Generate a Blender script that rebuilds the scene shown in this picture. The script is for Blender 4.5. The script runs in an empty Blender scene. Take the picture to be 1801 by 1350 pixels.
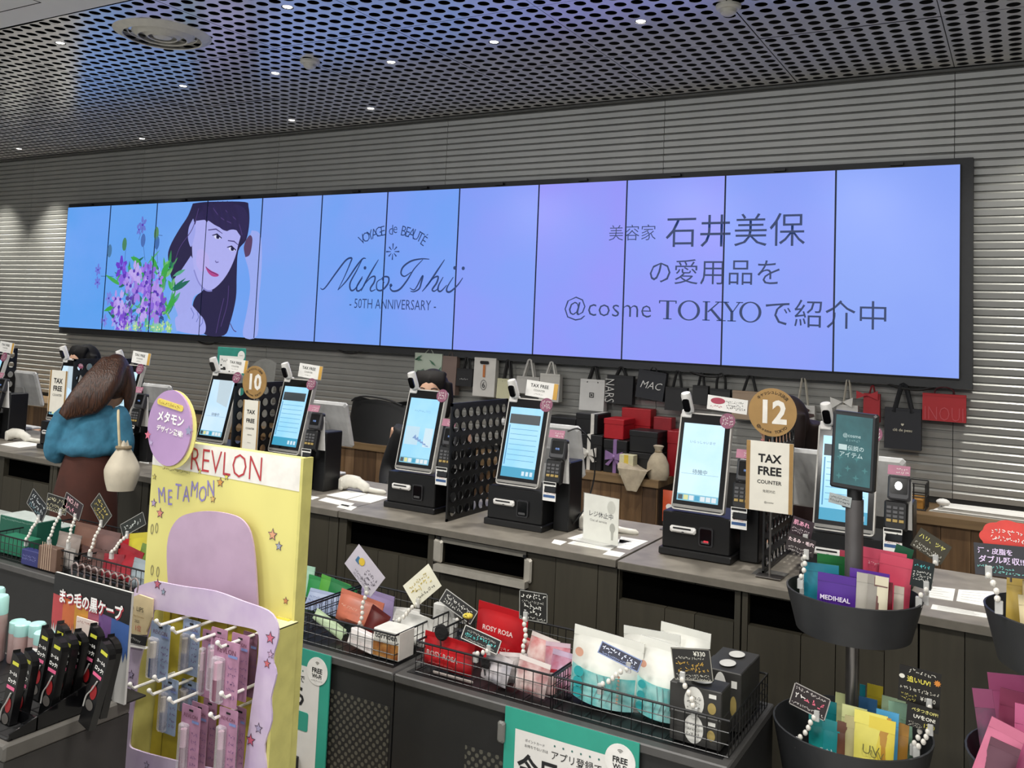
import bpy, math, random
from mathutils import Vector, Matrix
rnd = random.Random(7)
scene = bpy.context.scene
col = scene.collection
PI = math.pi

# ------------------------------------------------------------------ camera
CAM_H = 1.65
F_PX, CX, CY = 1586.24, 900.5, 460.92
YAW, PITCH, ROLL = 0.5218, 0.0740, -0.0423
_f = Vector((-math.sin(YAW)*math.cos(PITCH), math.cos(YAW)*math.cos(PITCH), math.sin(PITCH)))
_r = Vector((math.cos(YAW), math.sin(YAW), 0))
_d = -_r.cross(_f)
CR = _r*math.cos(ROLL) + _d*math.sin(ROLL)
CD = -_r*math.sin(ROLL) + _d*math.cos(ROLL)
cam = bpy.data.cameras.new('camera')
camo = bpy.data.objects.new('camera', cam)
col.objects.link(camo)
M = Matrix.Identity(4)
for i in range(3):
    M[i][0] = CR[i]; M[i][1] = -CD[i]; M[i][2] = -_f[i]
M[2][3] = CAM_H
camo.matrix_world = M
cam.sensor_width = 36.0
cam.lens = F_PX/1801*36
cam.shift_y = -(675-CY)/1801
cam.clip_start = 0.05
scene.camera = camo

# ------------------------------------------------------------------ world, lights, exposure
w = bpy.data.worlds.new('world'); scene.world = w; w.use_nodes = True
w.node_tree.nodes['Background'].inputs[0].default_value = (0.93, 0.96, 1.0, 1)
w.node_tree.nodes['Background'].inputs[1].default_value = 0.92
scene.view_settings.view_transform = 'Standard'
scene.view_settings.look = 'None'
scene.view_settings.gamma = 1.0
scene.view_settings.use_curve_mapping = False
scene.view_settings.exposure = 0.0

def area(name, loc, size, power, color=(1, .97, .92), aim=None, shape='DISK', size_y=None, spread=None):
    l = bpy.data.lights.new(name, 'AREA'); l.energy = power; l.shape = shape; l.size = size
    if size_y: l.size_y = size_y
    l.color = color
    if spread: l.spread = math.radians(spread)
    o = bpy.data.objects.new(name, l); col.objects.link(o); o.location = loc
    if aim: o.rotation_euler = (Vector(aim)-Vector(loc)).to_track_quat('-Z', 'Y').to_euler()
    return o
# rows of ceiling lamps over the shopping aisle
for i, x in enumerate((-4.6, -2.9, -1.3, 0.3)):
    area('aisle_light', (x, 1.0, 2.98), 0.5, 35)
for i, x in enumerate((-3.2, -1.2, 0.8)):
    area('aisle_light', (x, -1.2, 2.98), 0.5, 38)
# small downlights just under the perforated ceiling, close to the slatted wall
for x, e in ((-8.28, 13), (-7.52, 15), (0.05, 3.5), (1.1, 2), (-5.9, 1.5), (-4.45, 1.5), (-2.2, 1.5)):
    area('wall_washer', (x, 4.58, 2.985), 0.09, e*0.9, (1, .97, .88), spread=75)
for x in (-6.0, -4.48, -2.96, -1.45, 0.06):
    area('till_downlight', (x, 3.67, 2.985), 0.12, 9.0, (1, .97, .92), spread=80)

# ------------------------------------------------------------------ helpers
def ray(x, y):
    return CR*((x-CX)/F_PX) + CD*((y-CY)/F_PX) + _f
def P(x, y, Y):
    d = ray(x, y); d = d*(Y/d.y); return Vector((d.x, d.y, d.z+CAM_H))
def PZ(x, y, Z):
    d = ray(x, y); d = d*((Z-CAM_H)/d.z); return Vector((d.x, d.y, d.z+CAM_H))

def lin(c):
    c = c/255.0
    return c/12.92 if c <= 0.04045 else ((c+0.055)/1.055)**2.4
def rgb(h):
    if isinstance(h, str):
        h = h.lstrip('#'); h = tuple(int(h[i:i+2], 16) for i in (0, 2, 4))
    return (lin(h[0]), lin(h[1]), lin(h[2]), 1.0)

MATS = {}
def mat(name, c, rough=0.5, metal=0.0, emit=0.0, noise=0.06, scale=30.0, bump=0.0, alpha=1.0, trans=0.0, c2=None, stretch=None, coat=0.0, spec=0.5):
    if name in MATS: return MATS[name]
    m = bpy.data.materials.new(name); m.use_nodes = True
    nt = m.node_tree; b = nt.nodes['Principled BSDF']
    base = rgb(c)
    b.inputs['Roughness'].default_value = rough
    b.inputs['Metallic'].default_value = metal
    b.inputs['Specular IOR Level'].default_value = spec
    b.inputs['Coat Weight'].default_value = coat
    tc = nt.nodes.new('ShaderNodeTexCoord')
    mp = nt.nodes.new('ShaderNodeMapping')
    nt.links.new(tc.outputs['Object'], mp.inputs[0])
    if stretch: mp.inputs['Scale'].default_value = stretch
    nz = nt.nodes.new('ShaderNodeTexNoise'); nz.inputs['Scale'].default_value = scale; nz.inputs['Detail'].default_value = 4
    nt.links.new(mp.outputs[0], nz.inputs['Vector'])
    mx = nt.nodes.new('ShaderNodeMix'); mx.data_type = 'RGBA'
    if c2 is None:
        k = 1-noise*2.2
        a2 = (base[0]*k, base[1]*k, base[2]*k, 1)
    else: a2 = rgb(c2)
    mx.inputs['A'].default_value = base; mx.inputs['B'].default_value = a2
    rmp = nt.nodes.new('ShaderNodeMapRange'); rmp.inputs[1].default_value = .35; rmp.inputs[2].default_value = .65
    nt.links.new(nz.outputs[0], rmp.inputs[0]); nt.links.new(rmp.outputs[0], mx.inputs['Factor'])
    nt.links.new(mx.outputs['Result'], b.inputs['Base Color'])
    if emit:
        nt.links.new(mx.outputs['Result'], b.inputs['Emission Color']); b.inputs['Emission Strength'].default_value = emit
        b.inputs['Base Color'].default_value = (0.02, .02, .02, 1)
        for l in list(b.inputs['Base Color'].links): nt.links.remove(l)
    if bump:
        bp = nt.nodes.new('ShaderNodeBump'); bp.inputs['Strength'].default_value = bump; bp.inputs['Distance'].default_value = 0.01
        nt.links.new(nz.outputs[0], bp.inputs['Height']); nt.links.new(bp.outputs[0], b.inputs['Normal'])
    if alpha < 1: b.inputs['Alpha'].default_value = alpha
    if trans: b.inputs['Transmission Weight'].default_value = trans; b.inputs['IOR'].default_value = 1.3
    MATS[name] = m
    return m
def cm(c, rough=0.5, **k):
    """plain-coloured material by colour"""
    if c in MATS: return MATS[c]
    return mat('paint_%s_%d' % (c.lstrip('#'), int(rough*100)), c, rough, **k) if c.startswith('#') else MATS[c]
def em(c, s=1.0):
    return mat('lit_%s_%d' % (c.lstrip('#'), int(s*100)), c, .4, emit=s, noise=0.01)

class MB:
    def __init__(s): s.v = []; s.f = []; s.m = []
    def add(s, vs, fs, m=0):
        o = len(s.v); s.v += [tuple(p) for p in vs]
        s.f += [tuple(i+o for i in f) for f in fs]; s.m += [m]*len(fs)
        return s
    def box(s, x0, x1, y0, y1, z0, z1, m=0):
        return s.hexa([(x0,y0,z0),(x1,y0,z0),(x1,y1,z0),(x0,y1,z0),(x0,y0,z1),(x1,y0,z1),(x1,y1,z1),(x0,y1,z1)], m)
    def hexa(s, p, m=0):
        return s.add(p, [(3,2,1,0),(4,5,6,7),(0,1,5,4),(1,2,6,5),(2,3,7,6),(3,0,4,7)], m)
    def bbox(s, x0, x1, y0, y1, z0, z1, b=.004, m=0):
        """box with chamfered vertical-front outline and edges"""
        x0,x1 = min(x0,x1),max(x0,x1)
        def ring(y, i): return [(x0+i+b,y,z0+i),(x1-i-b,y,z0+i),(x1-i,y,z0+i+b),(x1-i,y,z1-i-b),(x1-i-b,y,z1-i),(x0+i+b,y,z1-i),(x0+i,y,z1-i-b),(x0+i,y,z0+i+b)]
        rs = [ring(y0, b), ring(y0+b, 0), ring(y1-b, 0), ring(y1, b)]
        n = 8; vs = sum(rs, []); fs = []
        for k in range(3):
            for j in range(n):
                fs.append((k*n+j, k*n+(j+1)%n, (k+1)*n+(j+1)%n, (k+1)*n+j))
        fs.append(tuple(range(n-1, -1, -1))); fs.append(tuple(range(3*n, 4*n)))
        fs = [tuple(reversed(f)) for f in fs]; fs = [tuple(reversed(f)) for f in fs]
        return s.add(vs, fs, m)
    def prism(s, pts, y0, y1, m=0):
        """2-D outline in x,z pushed through y"""
        n = len(pts)
        vs = [(p[0], y0, p[1]) for p in pts] + [(p[0], y1, p[1]) for p in pts]
        fs = [tuple(range(n)), tuple(range(2*n-1, n-1, -1))]
        fs += [(j, j+n, (j+1) % n+n, (j+1) % n) for j in range(n)]
        return s.add(vs, fs, m)
    def flat(s, pts, y=0.0, m=0):
        return s.add([(p[0], y, p[1]) for p in pts], [tuple(range(len(pts)))], m)
    def disc(s, cx, cz, rx, y, rz=None, n=24, m=0, y1=None):
        pts = [(cx+rx*math.cos(2*PI*i/n), cz+(rz or rx)*math.sin(2*PI*i/n)) for i in range(n)]
        return s.prism(pts, y, y1, m) if y1 is not None else s.flat(pts, y, m)
    def tube(s, path, r, n=6, m=0, caps=True):
        path = [Vector(p) for p in path]; k = len(path)
        rr = r if isinstance(r, (list, tuple)) else [r]*k
        vs = []; up = None
        for i, p in enumerate(path):
            t = (path[min(i+1, k-1)]-path[max(i-1, 0)])
            if t.length < 1e-9: t = Vector((0, 0, 1))
            t.normalize()
            if up is None:
                up = Vector((0, 0, 1)) if abs(t.z) < .9 else Vector((1, 0, 0))
            a = t.cross(up)
            if a.length < 1e-5: a = t.cross(Vector((0, 1, 0)))
            a.normalize(); b = a.cross(t); up = b
            for j in range(n):
                an = 2*PI*j/n; vs.append(p + (a*math.cos(an)+b*math.sin(an))*rr[i])
        fs = []
        for i in range(k-1):
            for j in range(n):
                fs.append((i*n+j, i*n+(j+1) % n, (i+1)*n+(j+1) % n, (i+1)*n+j))
        if caps: fs += [tuple(range(n-1, -1, -1)), tuple(range((k-1)*n, k*n))]
        return s.add(vs, fs, m)
    def lathe(s, prof, n=24, c=(0, 0, 0), m=0, sx=1, sy=1):
        vs = []; k = len(prof)
        for r, z in prof:
            for j in range(n):
                an = 2*PI*j/n; vs.append((c[0]+r*sx*math.cos(an), c[1]+r*sy*math.sin(an), c[2]+z))
        fs = [(i*n+j, i*n+(j+1) % n, (i+1)*n+(j+1) % n, (i+1)*n+j) for i in range(k-1) for j in range(n)]
        if prof[0] != prof[-1]:
            if prof[0][0] > 0: fs.append(tuple(range(n-1, -1, -1)))
            if prof[-1][0] > 0: fs.append(tuple(range((k-1)*n, k*n)))
        return s.add(vs, fs, m)
    def ball(s, c, r, nu=12, nv=8, m=0, rot=None):
        if not isinstance(r, (list, tuple)): r = (r, r, r)
        vs = []
        for i in range(nv+1):
            t = PI*i/nv
            for j in range(nu):
                p = 2*PI*j/nu
                q = Vector((r[0]*math.sin(t)*math.cos(p), r[1]*math.sin(t)*math.sin(p), r[2]*math.cos(t)))
                if rot is not None: q = rot @ q
                vs.append(Vector(c)+q)
        fs = [(i*nu+j, (i+1)*nu+j, (i+1)*nu+(j+1) % nu, i*nu+(j+1) % nu) for i in range(nv) for j in range(nu)]
        return s.add(vs, fs, m)
    def grid(s, fn, nu, nv, m=0):
        vs = [fn(i/nu, j/nv) for j in range(nv+1) for i in range(nu+1)]
        fs = [(j*(nu+1)+i, j*(nu+1)+i+1, (j+1)*(nu+1)+i+1, (j+1)*(nu+1)+i) for j in range(nv) for i in range(nu)]
        return s.add(vs, fs, m)
    def mesh(s, name, mats):
        me = bpy.data.meshes.new(name); me.from_pydata(s.v, [], s.f)
        if not isinstance(mats, (list, tuple)): mats = [mats]
        for m in mats: me.materials.append(cm(m) if isinstance(m, str) else m)
        for p, i in zip(me.polygons, s.m): p.material_index = i
        me.update(); return me
    def build(s, name, mats, parent=None, loc=(0, 0, 0), rot=(0, 0, 0), smooth=False):
        me = s.mesh(name, mats)
        if smooth:
            me.polygons.foreach_set('use_smooth', [True]*len(me.polygons))
            try: me.set_sharp_from_angle(angle=math.radians(38))
            except Exception: pass
        return link(name, me, parent, loc, rot)
def link(name, data, parent=None, loc=(0, 0, 0), rot=(0, 0, 0)):
    o = bpy.data.objects.new(name, data); col.objects.link(o)
    o.location = loc; o.rotation_euler = rot
    if parent is not None: o.parent = parent
    return o
def tag(o, label, cat, group=None, kind=None):
    o['label'] = label
    if cat: o['category'] = cat
    if group: o['group'] = group
    if kind: o['kind'] = kind
    return o
def thing(name, label, cat, loc=(0, 0, 0), rot=(0, 0, 0), group=None):
    return tag(link(name, None, None, loc, rot), label, cat, group)
def struct(o):
    o['kind'] = 'structure'; return o
def copy_tree(o, parent=None):
    c = o.copy(); col.objects.link(c)
    if parent is not None: c.parent = parent
    for ch in o.children: copy_tree(ch, c)
    return c

# text: font curves collected first, turned into meshes in one go at the end
PENDING = []
def text(s, size, m, parent, x, z, y=-0.0008, w=None, align='CENTER', bold=0.0, roll=0.0, shear=0.0, name='lettering', space=1.0, tall=1.0, rot=None):
    cu = bpy.data.curves.new('font', 'FONT'); cu.body = s; cu.size = size
    cu.align_x = align; cu.align_y = 'CENTER'; cu.offset = bold*size; cu.resolution_u = 2; cu.shear = shear; cu.space_character = space
    o = bpy.data.objects.new('font_tmp', cu); col.objects.link(o)
    PENDING.append((o, name, cm(m) if isinstance(m, str) else m, parent, (x, y, z), w, roll, tall, rot))
def flush_text():
    bpy.context.view_layer.update()
    dg = bpy.context.evaluated_depsgraph_get()
    done = []
    for o, name, m, parent, loc, w, roll, tall, rot in PENDING:
        me = bpy.data.meshes.new_from_object(o.evaluated_get(dg)); done.append(me)
    for (o, name, m, parent, loc, w, roll, tall, rot), me in zip(PENDING, done):
        cu = o.data; bpy.data.objects.remove(o); bpy.data.curves.remove(cu)
        if not len(me.vertices): continue
        xs = [v.co.x for v in me.vertices]; ys = [v.co.y for v in me.vertices]
        k = 1.0
        if w: k = w/max(1e-6, max(xs)-min(xs))
        cy = (max(ys)+min(ys))/2
        for v in me.vertices:
            c = v.co.copy(); v.co = (c.x*k, 0.0, (c.y-cy)*k*tall)
        me.materials.clear(); me.materials.append(m); me.name = name
        ob = link(name, me, parent, loc, (0, -roll, 0) if rot is None else rot)
    PENDING.clear()
def scribble(parent, x0, x1, z, h, m, y=-0.0009, name='handwriting', rows=1, gap=None, th=None):
    """rows of unreadable hand-written marks"""
    mb = MB(); gap = gap or h*1.5; th = th or h*.16
    for r in range(rows):
        x = x0; zz = z-r*gap
        while x < x1-h*.4:
            for k in range(rnd.choice((2, 3, 3))):
                ax, az = x+rnd.uniform(0, .7)*h, zz+rnd.uniform(-.5, .5)*h
                an = rnd.choice((0, 0, PI/2, .9, 2.2))+rnd.uniform(-.2, .2); L = h*rnd.uniform(.35, .7)
                dx, dz = math.cos(an)*L/2, math.sin(an)*L/2; nx, nz = -math.sin(an)*th/2, math.cos(an)*th/2
                mb.flat([(ax-dx-nx, az-dz-nz), (ax+dx-nx, az+dz-nz), (ax+dx+nx, az+dz+nz), (ax-dx+nx, az-dz+nz)], 0)
            x += h*rnd.uniform(.85, 1.1)
    return mb.build(name, m, parent, (0, y, 0))
def stroke(mb, pts, w, m=0, y=0.0):
    """ribbon of varying width along a 2-D line"""
    n = len(pts)
    L = []; R = []
    for i in range(n):
        a = pts[max(i-1, 0)]; b = pts[min(i+1, n-1)]
        dx, dz = b[0]-a[0], b[1]-a[1]; l = math.hypot(dx, dz) or 1
        ww = (w[i] if isinstance(w, (list, tuple)) else w)/2
        L.append((pts[i][0]-dz/l*ww, pts[i][1]+dx/l*ww)); R.append((pts[i][0]+dz/l*ww, pts[i][1]-dx/l*ww))
    for i in range(n-1):
        mb.flat([R[i], R[i+1], L[i+1], L[i]], y, m)
def spline(pts, k=6):
    """Catmull-Rom through 2-D or 3-D points"""
    out = []; n = len(pts)
    P_ = [Vector(p) for p in pts]
    for i in range(n-1):
        p0, p1, p2, p3 = P_[max(i-1, 0)], P_[i], P_[i+1], P_[min(i+2, n-1)]
        for j in range(k):
            t = j/k
            out.append(tuple(0.5*((2*p1)+(p2-p0)*t+(2*p0-5*p1+4*p2-p3)*t*t+(3*p1-p0-3*p2+p3)*t*t*t)))
    out.append(tuple(P_[-1])); return out
def rrect(x0, x1, z0, z1, r, n=4):
    pts = []
    for cx, cz, a in ((x1-r, z1-r, 0), (x0+r, z1-r, 90), (x0+r, z0+r, 180), (x1-r, z0+r, 270)):
        for i in range(n+1):
            an = math.radians(a+90*i/n); pts.append((cx+r*math.cos(an), cz+r*math.sin(an)))
    return pts
def star(cx, cz, r, k=.45, n=5, a0=PI/2):
    return [(cx+(r if i % 2 == 0 else r*k)*math.cos(a0+PI*i/n), cz+(r if i % 2 == 0 else r*k)*math.sin(a0+PI*i/n)) for i in range(2*n)]

# shared materials
BLK = mat('black_plastic', '#131314', .45, noise=.1)
BLKG = mat('black_gloss', '#0b0b0d', .12)
WHT = mat('white_plastic', '#e9e7e3', .35)
PAPER = mat('white_paper', '#efeee9', .8, noise=.02)
CHAR = mat('charcoal_laminate', '#3b3a37', .6, noise=.08, scale=60)
INK = mat('dark_ink', '#1a1a1c', .8)
WIRE = mat('black_wire', '#101012', .4, spec=.6)
ACRY = mat('clear_acrylic', '#f4f6f5', .08, alpha=.28)
CHROME = mat('brushed_steel', '#8b8784', .32, metal=.9)
# ================================================================== THE SETTING
D = 4.888; ZC = 3.03; MOD = 0.757; X_SEAM = -0.318
floor = struct(MB().box(-10.5, 3.5, -3.5, 5.0, -.06, 0).build('floor', mat('floor_tile', '#b3b0a9', .35, noise=.05, scale=3)))
floor['label'] = 'grey shop floor'
metal_ceil = mat('perforated_metal', '#e2e1e0', .2, metal=.45, noise=.03, scale=5)
white_ceil = mat('white_ceiling_board', '#dcdcda', .7, noise=.02, scale=3)
dark_void = mat('plenum_black', '#050505', .95, spec=.0)
ceiling = struct(MB().box(-10.5, 3.5, -3.5, 2.515, ZC, ZC+.04).build('ceiling', white_ceil))
ceiling['label'] = 'white ceiling board and perforated metal ceiling panels'
MB().box(-10.5, 3.5, 2.5, 5.2, ZC+.42, ZC+.45).build('plenum_cover', dark_void, ceiling)
MB().box(-10.5, 3.5, 2.52, 2.53, ZC+.0, ZC+.42).build('plenum_side', dark_void, ceiling)
hx, hy = -3.87, 2.37
mb = MB()
for a in ((hx-.5, hx, hy-.004, hy), (hx-.5, hx, hy-.5, hy-.496), (hx-.004, hx, hy-.5, hy), (hx-.5, hx-.496, hy-.5, hy)):
    mb.box(a[0], a[1], a[2], a[3], ZC-.0012, ZC)
mb.build('access_hatch', dark_void, ceiling)
# one perforated panel, 10 x 10 round holes, shared by every copy
def perforated(nx, ny, px, py, r, t, seg=12):
    mb = MB(); idx = []
    for iy in range(ny):
        for ix in range(nx):
            cx, cy = (ix+.5)*px, (iy+.5)*py
            o = len(mb.v)
            out = []
            for j in range(seg):
                an = 2*PI*(j+.5)/seg; c, s_ = math.cos(an), math.sin(an)
                k = 1/max(abs(c), abs(s_)); out.append((cx+c*k*px/2, cy+s_*k*py/2))
            inn = [(cx+r*math.cos(2*PI*(j+.5)/seg), cy+r*math.sin(2*PI*(j+.5)/seg)) for j in range(seg)]
            vs = [(p[0], p[1], 0) for p in out]+[(p[0], p[1], 0) for p in inn]+[(p[0], p[1], t) for p in inn]
            fs = []
            for j in range(seg):
                k = (j+1) % seg
                fs.append((j, seg+j, seg+k, k)); fs.append((seg+j, 2*seg+j, 2*seg+k, seg+k))
            mb.add(vs, fs)
            # the square's corners
            for j in range(seg):
                k = (j+1) % seg
                a, b = out[j], out[k]
                if abs(a[0]-b[0]) > 1e-6 and abs(a[1]-b[1]) > 1e-6:
                    mb.add([(a[0], a[1], 0), (b[0], b[1], 0), (cx+math.copysign(px/2, a[0]+b[0]-2*cx), cy+math.copysign(py/2, a[1]+b[1]-2*cy), 0)], [(0, 1, 2)])
    return mb
yp = [2.522, 3.297, 4.073, 4.848]
pitchY = (yp[1]-yp[0]-.004)/10
pm = perforated(10, 10, (MOD-.004)/10, pitchY, .0268, .0015, 14).mesh('ceiling_panel', metal_ceil)
for k in range(-2, 13):
    for j in range(3):
        o = link('ceiling_panel', pm, ceiling, (X_SEAM-MOD*k+.002, yp[j]+.002, ZC), (rnd.uniform(-.0015, .0015), rnd.uniform(-.0015, .0015), 0))
# wall
slat_m = mat('slat_metal', '#adada9', .36, metal=.35, noise=.03, scale=8)
wall = struct(MB().box(-9.5, 3.4, D+.014, D+.08, 0, 3.5).build('wall_back', mat('wall_shadow_gap', '#2a2a29', .7)))
wall['label'] = 'grey back wall of horizontal metal slats'
PIT = 0.0402
segs = [(X_SEAM+2*MOD*k, X_SEAM+2*MOD*(k+1)) for k in range(1, -7, -1)]
prof = [(0.013, 0.0), (0.005, 0.0008), (0.0, .0275), (.0105, .0388), (.014, .0388)]
slat_mesh = {}
def slat(x0, x1):
    L = round(x1-x0, 4)
    if L not in slat_mesh:
        mb = MB(); n = len(prof)
        vs = [(0.0015, p[0], p[1]) for p in prof]+[(L-.0015, p[0], p[1]) for p in prof]
        fs = [(j, j+1, n+j+1, n+j) for j in range(n-1)]+[tuple(range(n-1, -1, -1)), tuple(range(n, 2*n))]
        fs = [tuple(reversed(f)) for f in fs]
        slat_mesh[L] = mb.add(vs, fs).mesh('slat', slat_m)
    return slat_mesh[L]
for x0, x1 in segs:
    if x1 > 1.5 or x0 < -9.5: continue
    z = ZC-.012
    while z > .93:
        z -= PIT
        if 1.52 < z < 2.48 and x1 < -0.3 and x0 > -6.5: continue     # hidden behind the screens
        link('slat', slat(x0, x1), wall, (x0, D, z))
struct(MB().box(-9.6, -9.5, -3.5, 5.0, 0, 3.45).build('wall_left', mat('side_wall_grey', '#8b8a86', .7)))
struct(MB().box(3.4, 3.5, -3.5, 5.0, 0, 3.45).build('wall_right_blocker', mat('side_wall_grey', '#8b8a86', .7)))  # unseen wall, added to block ambient light from the open right side
struct(MB().box(-9.5, 3.0, D-.02, D+.02, ZC-.012, ZC).build('trim_1', mat('trim_grey', '#7b7b78', .5, metal=.4)))

# air diffuser, detectors, downlights behind the perforation
t = thing('air_diffuser', 'large round off-white air diffuser with nested rings on the perforated ceiling', 'air diffuser', (-3.715, 2.905, ZC))
R0 = .232
def cone_ring(ro, ri, zo, zi, th=.006):
    return MB().lathe([(ro, zo), (ri, zi), (ri-th, zi+.004), (ro-th, zo+.006), (ro, zo)], 40)
dif = mat('diffuser_enamel', '#cfcdc4', .5, noise=.04)
cone_ring(R0, R0*.80, 0.0, -.022, .004).build('outer_ring', dif, t, smooth=True)
MB().lathe([(R0*.78, .014), (R0*.7, -.006), (R0*.685, -.003), (R0*.765, .016), (R0*.78, .014)], 40).build('inner_ring', dif, t, smooth=True)
cone_ring(R0*.66, R0*.50, .006, -.024, .004).build('inner_ring', dif, t, smooth=True)
cone_ring(R0*.44, R0*.30, .004, -.022, .004).build('inner_ring', dif, t, smooth=True)
MB().lathe([(R0*.26, .004), (R0*.18, -.018), (R0*.05, -.024), (0.0, -.026)], 40).build('centre_cone', dif, t, smooth=True)
MB().lathe([(R0*.8, .012), (R0*.8, .02), (0, .021)], 40).build('throat', mat('diffuser_throat', '#8d8b84', .7), t)
for loc, lab in (((-3.327, 3.535), 'small cream smoke detector on the ceiling right of the round air diffuser'), ((-1.084, 3.60), 'cream smoke detector cut by the upper edge of the picture')):
    t = thing('smoke_detector', lab, 'detector', (loc[0], loc[1], ZC), group='ceiling detectors')
    MB().lathe([(.052, 0), (.052, -.012), (.044, -.02), (.0, -.02)], 28).build('base_plate', dif, t, smooth=True)
    MB().lathe([(.034, -.02), (.032, -.034), (.018, -.044), (0, -.046)], 24).build('sensor_dome', dif, t, smooth=True)
    MB().box(-.004, .004, -.05, -.046, -.012, -.006).build('indicator', INK, t)
lampm = em('#fffaf0', 9.0)
housing = mat('lamp_housing', '#2b2b2c', .5)
dl = [(-4.36, 2.83, 'near the left end of the white ceiling board'), (-2.86, 2.86, 'at the top edge right of the air diffuser'), (-3.676, 3.661, 'below the small detector'),
      (-2.93, 3.683, 'second right of the small detector'), (-2.23, 3.674, 'above the middle of the video wall'), (-1.493, 3.659, 'near the upper detector at the picture top'),
      (-4.467, 3.678, 'in the blue reflection left'), (-3.697, 4.53, 'near the wall above the screen script'), (-4.454, 4.543, 'near the wall above the pictured woman'),
      (-6.1, 4.67, 'near the wall above the left screens'), (-7.588, 4.588, 'far left beside the bright wall streaks')]
for x, y, pl in dl:
    px_ = (MOD-.004)/10; kx = math.floor((x-X_SEAM)/MOD); x = X_SEAM+kx*MOD+.002+(math.floor((x-X_SEAM-kx*MOD)/px_)+.5)*px_
    j = max(i for i in range(3) if yp[i] <= y); y = yp[j]+.002+(math.floor((y-yp[j])/pitchY)+.5)*pitchY
    t = thing('downlight', 'small white downlight showing through ceiling holes ' + pl, 'light', (x, y, ZC-.0005), group='downlights above the perforated ceiling')
    MB().lathe([(.028, 0), (.028, .05), (.022, .05), (.022, .004), (.028, 0)], 20).build('housing', housing, t)
    MB().lathe([(.021, .003), (0, .0005)], 20).build('lens', lampm, t)

# ================================================================== VIDEO WALL
vw = thing('video_wall', 'long video wall of twelve upright screens showing a blue advertisement with a woman', 'video wall', (0, 0, 0))
PW = .577; VX0 = -7.207; VZ0 = 1.506; VZ1 = 2.534; VY = 4.80
bez = mat('screen_bezel', '#1d1e20', .4, noise=.05)
MB().box(VX0-.022, VX0+12*PW+.052, 4.822, 4.886, VZ0-.05, VZ1+.036).build('mounting_frame', mat('frame_graphite', '#2c2d2f', .5), vw)
SC = ['#5ea5f6', '#64a6f7', '#6ba6f8', '#72a6f9', '#7ba9fa', '#72a6fb', '#74a4fc', '#82a0fd', '#8a9bfe', '#9297fe', '#84a1fe', '#87a4fe']
SC2 = ['#6ea8fb', '#6aa9f9', '#74aefa', '#7aa8fa', '#86a6fb', '#84a6fc', '#82a2fd', '#8c9cfe', '#9694fe', '#8a9ffe', '#8fa0fe', '#8ca9fe']
for i in range(12):
    x0 = VX0+i*PW
    m = mat('screen_glow_%d' % i, SC[i], .25, emit=.92, c2=SC2[i], scale=1.6)
    p = MB().box(x0+.002, x0+PW-.002, VY, 4.822, VZ0-.004, VZ1+.004).build('screen_panel', bez, vw)
    MB().flat([(x0+.0045, VZ0), (x0+PW-.0045, VZ0), (x0+PW-.0045, VZ1), (x0+.0045, VZ1)], VY-.0006).build('lit_area', m, p)
    MB().box(x0+PW*.5-.03, x0+PW*.5+.03, 4.80, 4.83, VZ1+.012, VZ1+.026).build('clip_tab', bez, vw)
    if i: MB().box(x0-.0028, x0+.0028, VY-.004, VY+.01, VZ0, VZ1).build('bezel_seam', mat('seam_navy', '#12294f', .5), vw)
for px, py in ((615, 607), (1245, 640), (1600, 660), (365, 592)):
    a = P(px, py, 4.83)
    MB().tube(spline([(a.x-.14, 4.84, VZ0-.03), (a.x-.05, 4.82, VZ0-.06), (a.x+.05, 4.82, VZ0-.065), (a.x+.16, 4.84, VZ0-.03)]), .007, 6).build('cable', BLK, vw, smooth=True)

def px2(pts, Y=VY):
    return [(lambda q: (q.x, q.z))(P(x, y, Y)) for x, y in pts]
def crop3(pts): return [(x, max(z, VZ0+.003)) for x, z in px2([(100+x/3.602, 330+y/3.602) for x, y in pts])]
def pic(name, pts, c, lay, smooth=True, s=.92):
    q = crop3(pts)
    if smooth: q = [tuple(a) for a in spline([Vector((x, z)) for x, z in q+[q[0]]], 4)][:-1]
    return MB().flat(list(reversed(q)) if area2(q) < 0 else q, VY-.0010-.0002*lay).build(name, em(c, s), vw)
def area2(q): return sum(q[i][0]*q[(i+1) % len(q)][1]-q[(i+1) % len(q)][0]*q[i][1] for i in range(len(q)))
# the pictured woman (flat screen image)
pic('pictured_hair', [(862,100),(830,180),(775,265),(718,370),(705,450),(735,590),(800,540),(850,500),(880,560),(930,640),(880,690),(862,760),(900,850),(940,930),(1060,935),(1100,850),(1135,700),(1140,560),(1150,400),(1200,330),(1220,220),(1215,120),(1190,90),(1010,88),(920,92)], '#211b47', 0)
pic('pictured_neck', [(850,430),(790,520),(740,590),(728,700),(760,800),(800,900),(850,760),(870,690),(930,640),(900,520)], '#a9aef4', 1)
pic('pictured_shoulder', [(728,620),(735,720),(765,800),(770,905),(720,910),(690,860),(700,760)], '#7fb0f8', 2)
pic('pictured_face', [(885,205),(862,300),(858,400),(868,500),(890,580),(940,640),(985,645),(1040,600),(1090,530),(1130,440),(1150,360),(1165,290),(1120,265),(1060,270),(1000,225),(940,200)], '#b3b4f7', 3)
pic('pictured_cheek', [(890,400),(885,480),(915,530),(965,500),(960,430),(920,390)], '#bdb4f6', 4)
pic('pictured_ear', [(865,195),(838,250),(832,320),(850,375),(868,330),(880,260)], '#a2a9f2', 4)
pic('pictured_fringe', [(885,210),(900,165),(980,110),(1100,100),(1190,130),(1215,220),(1190,330),(1160,300),(1120,250),(1080,275),(1040,255),(1000,235),(950,205)], '#2a2152', 5)
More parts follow.
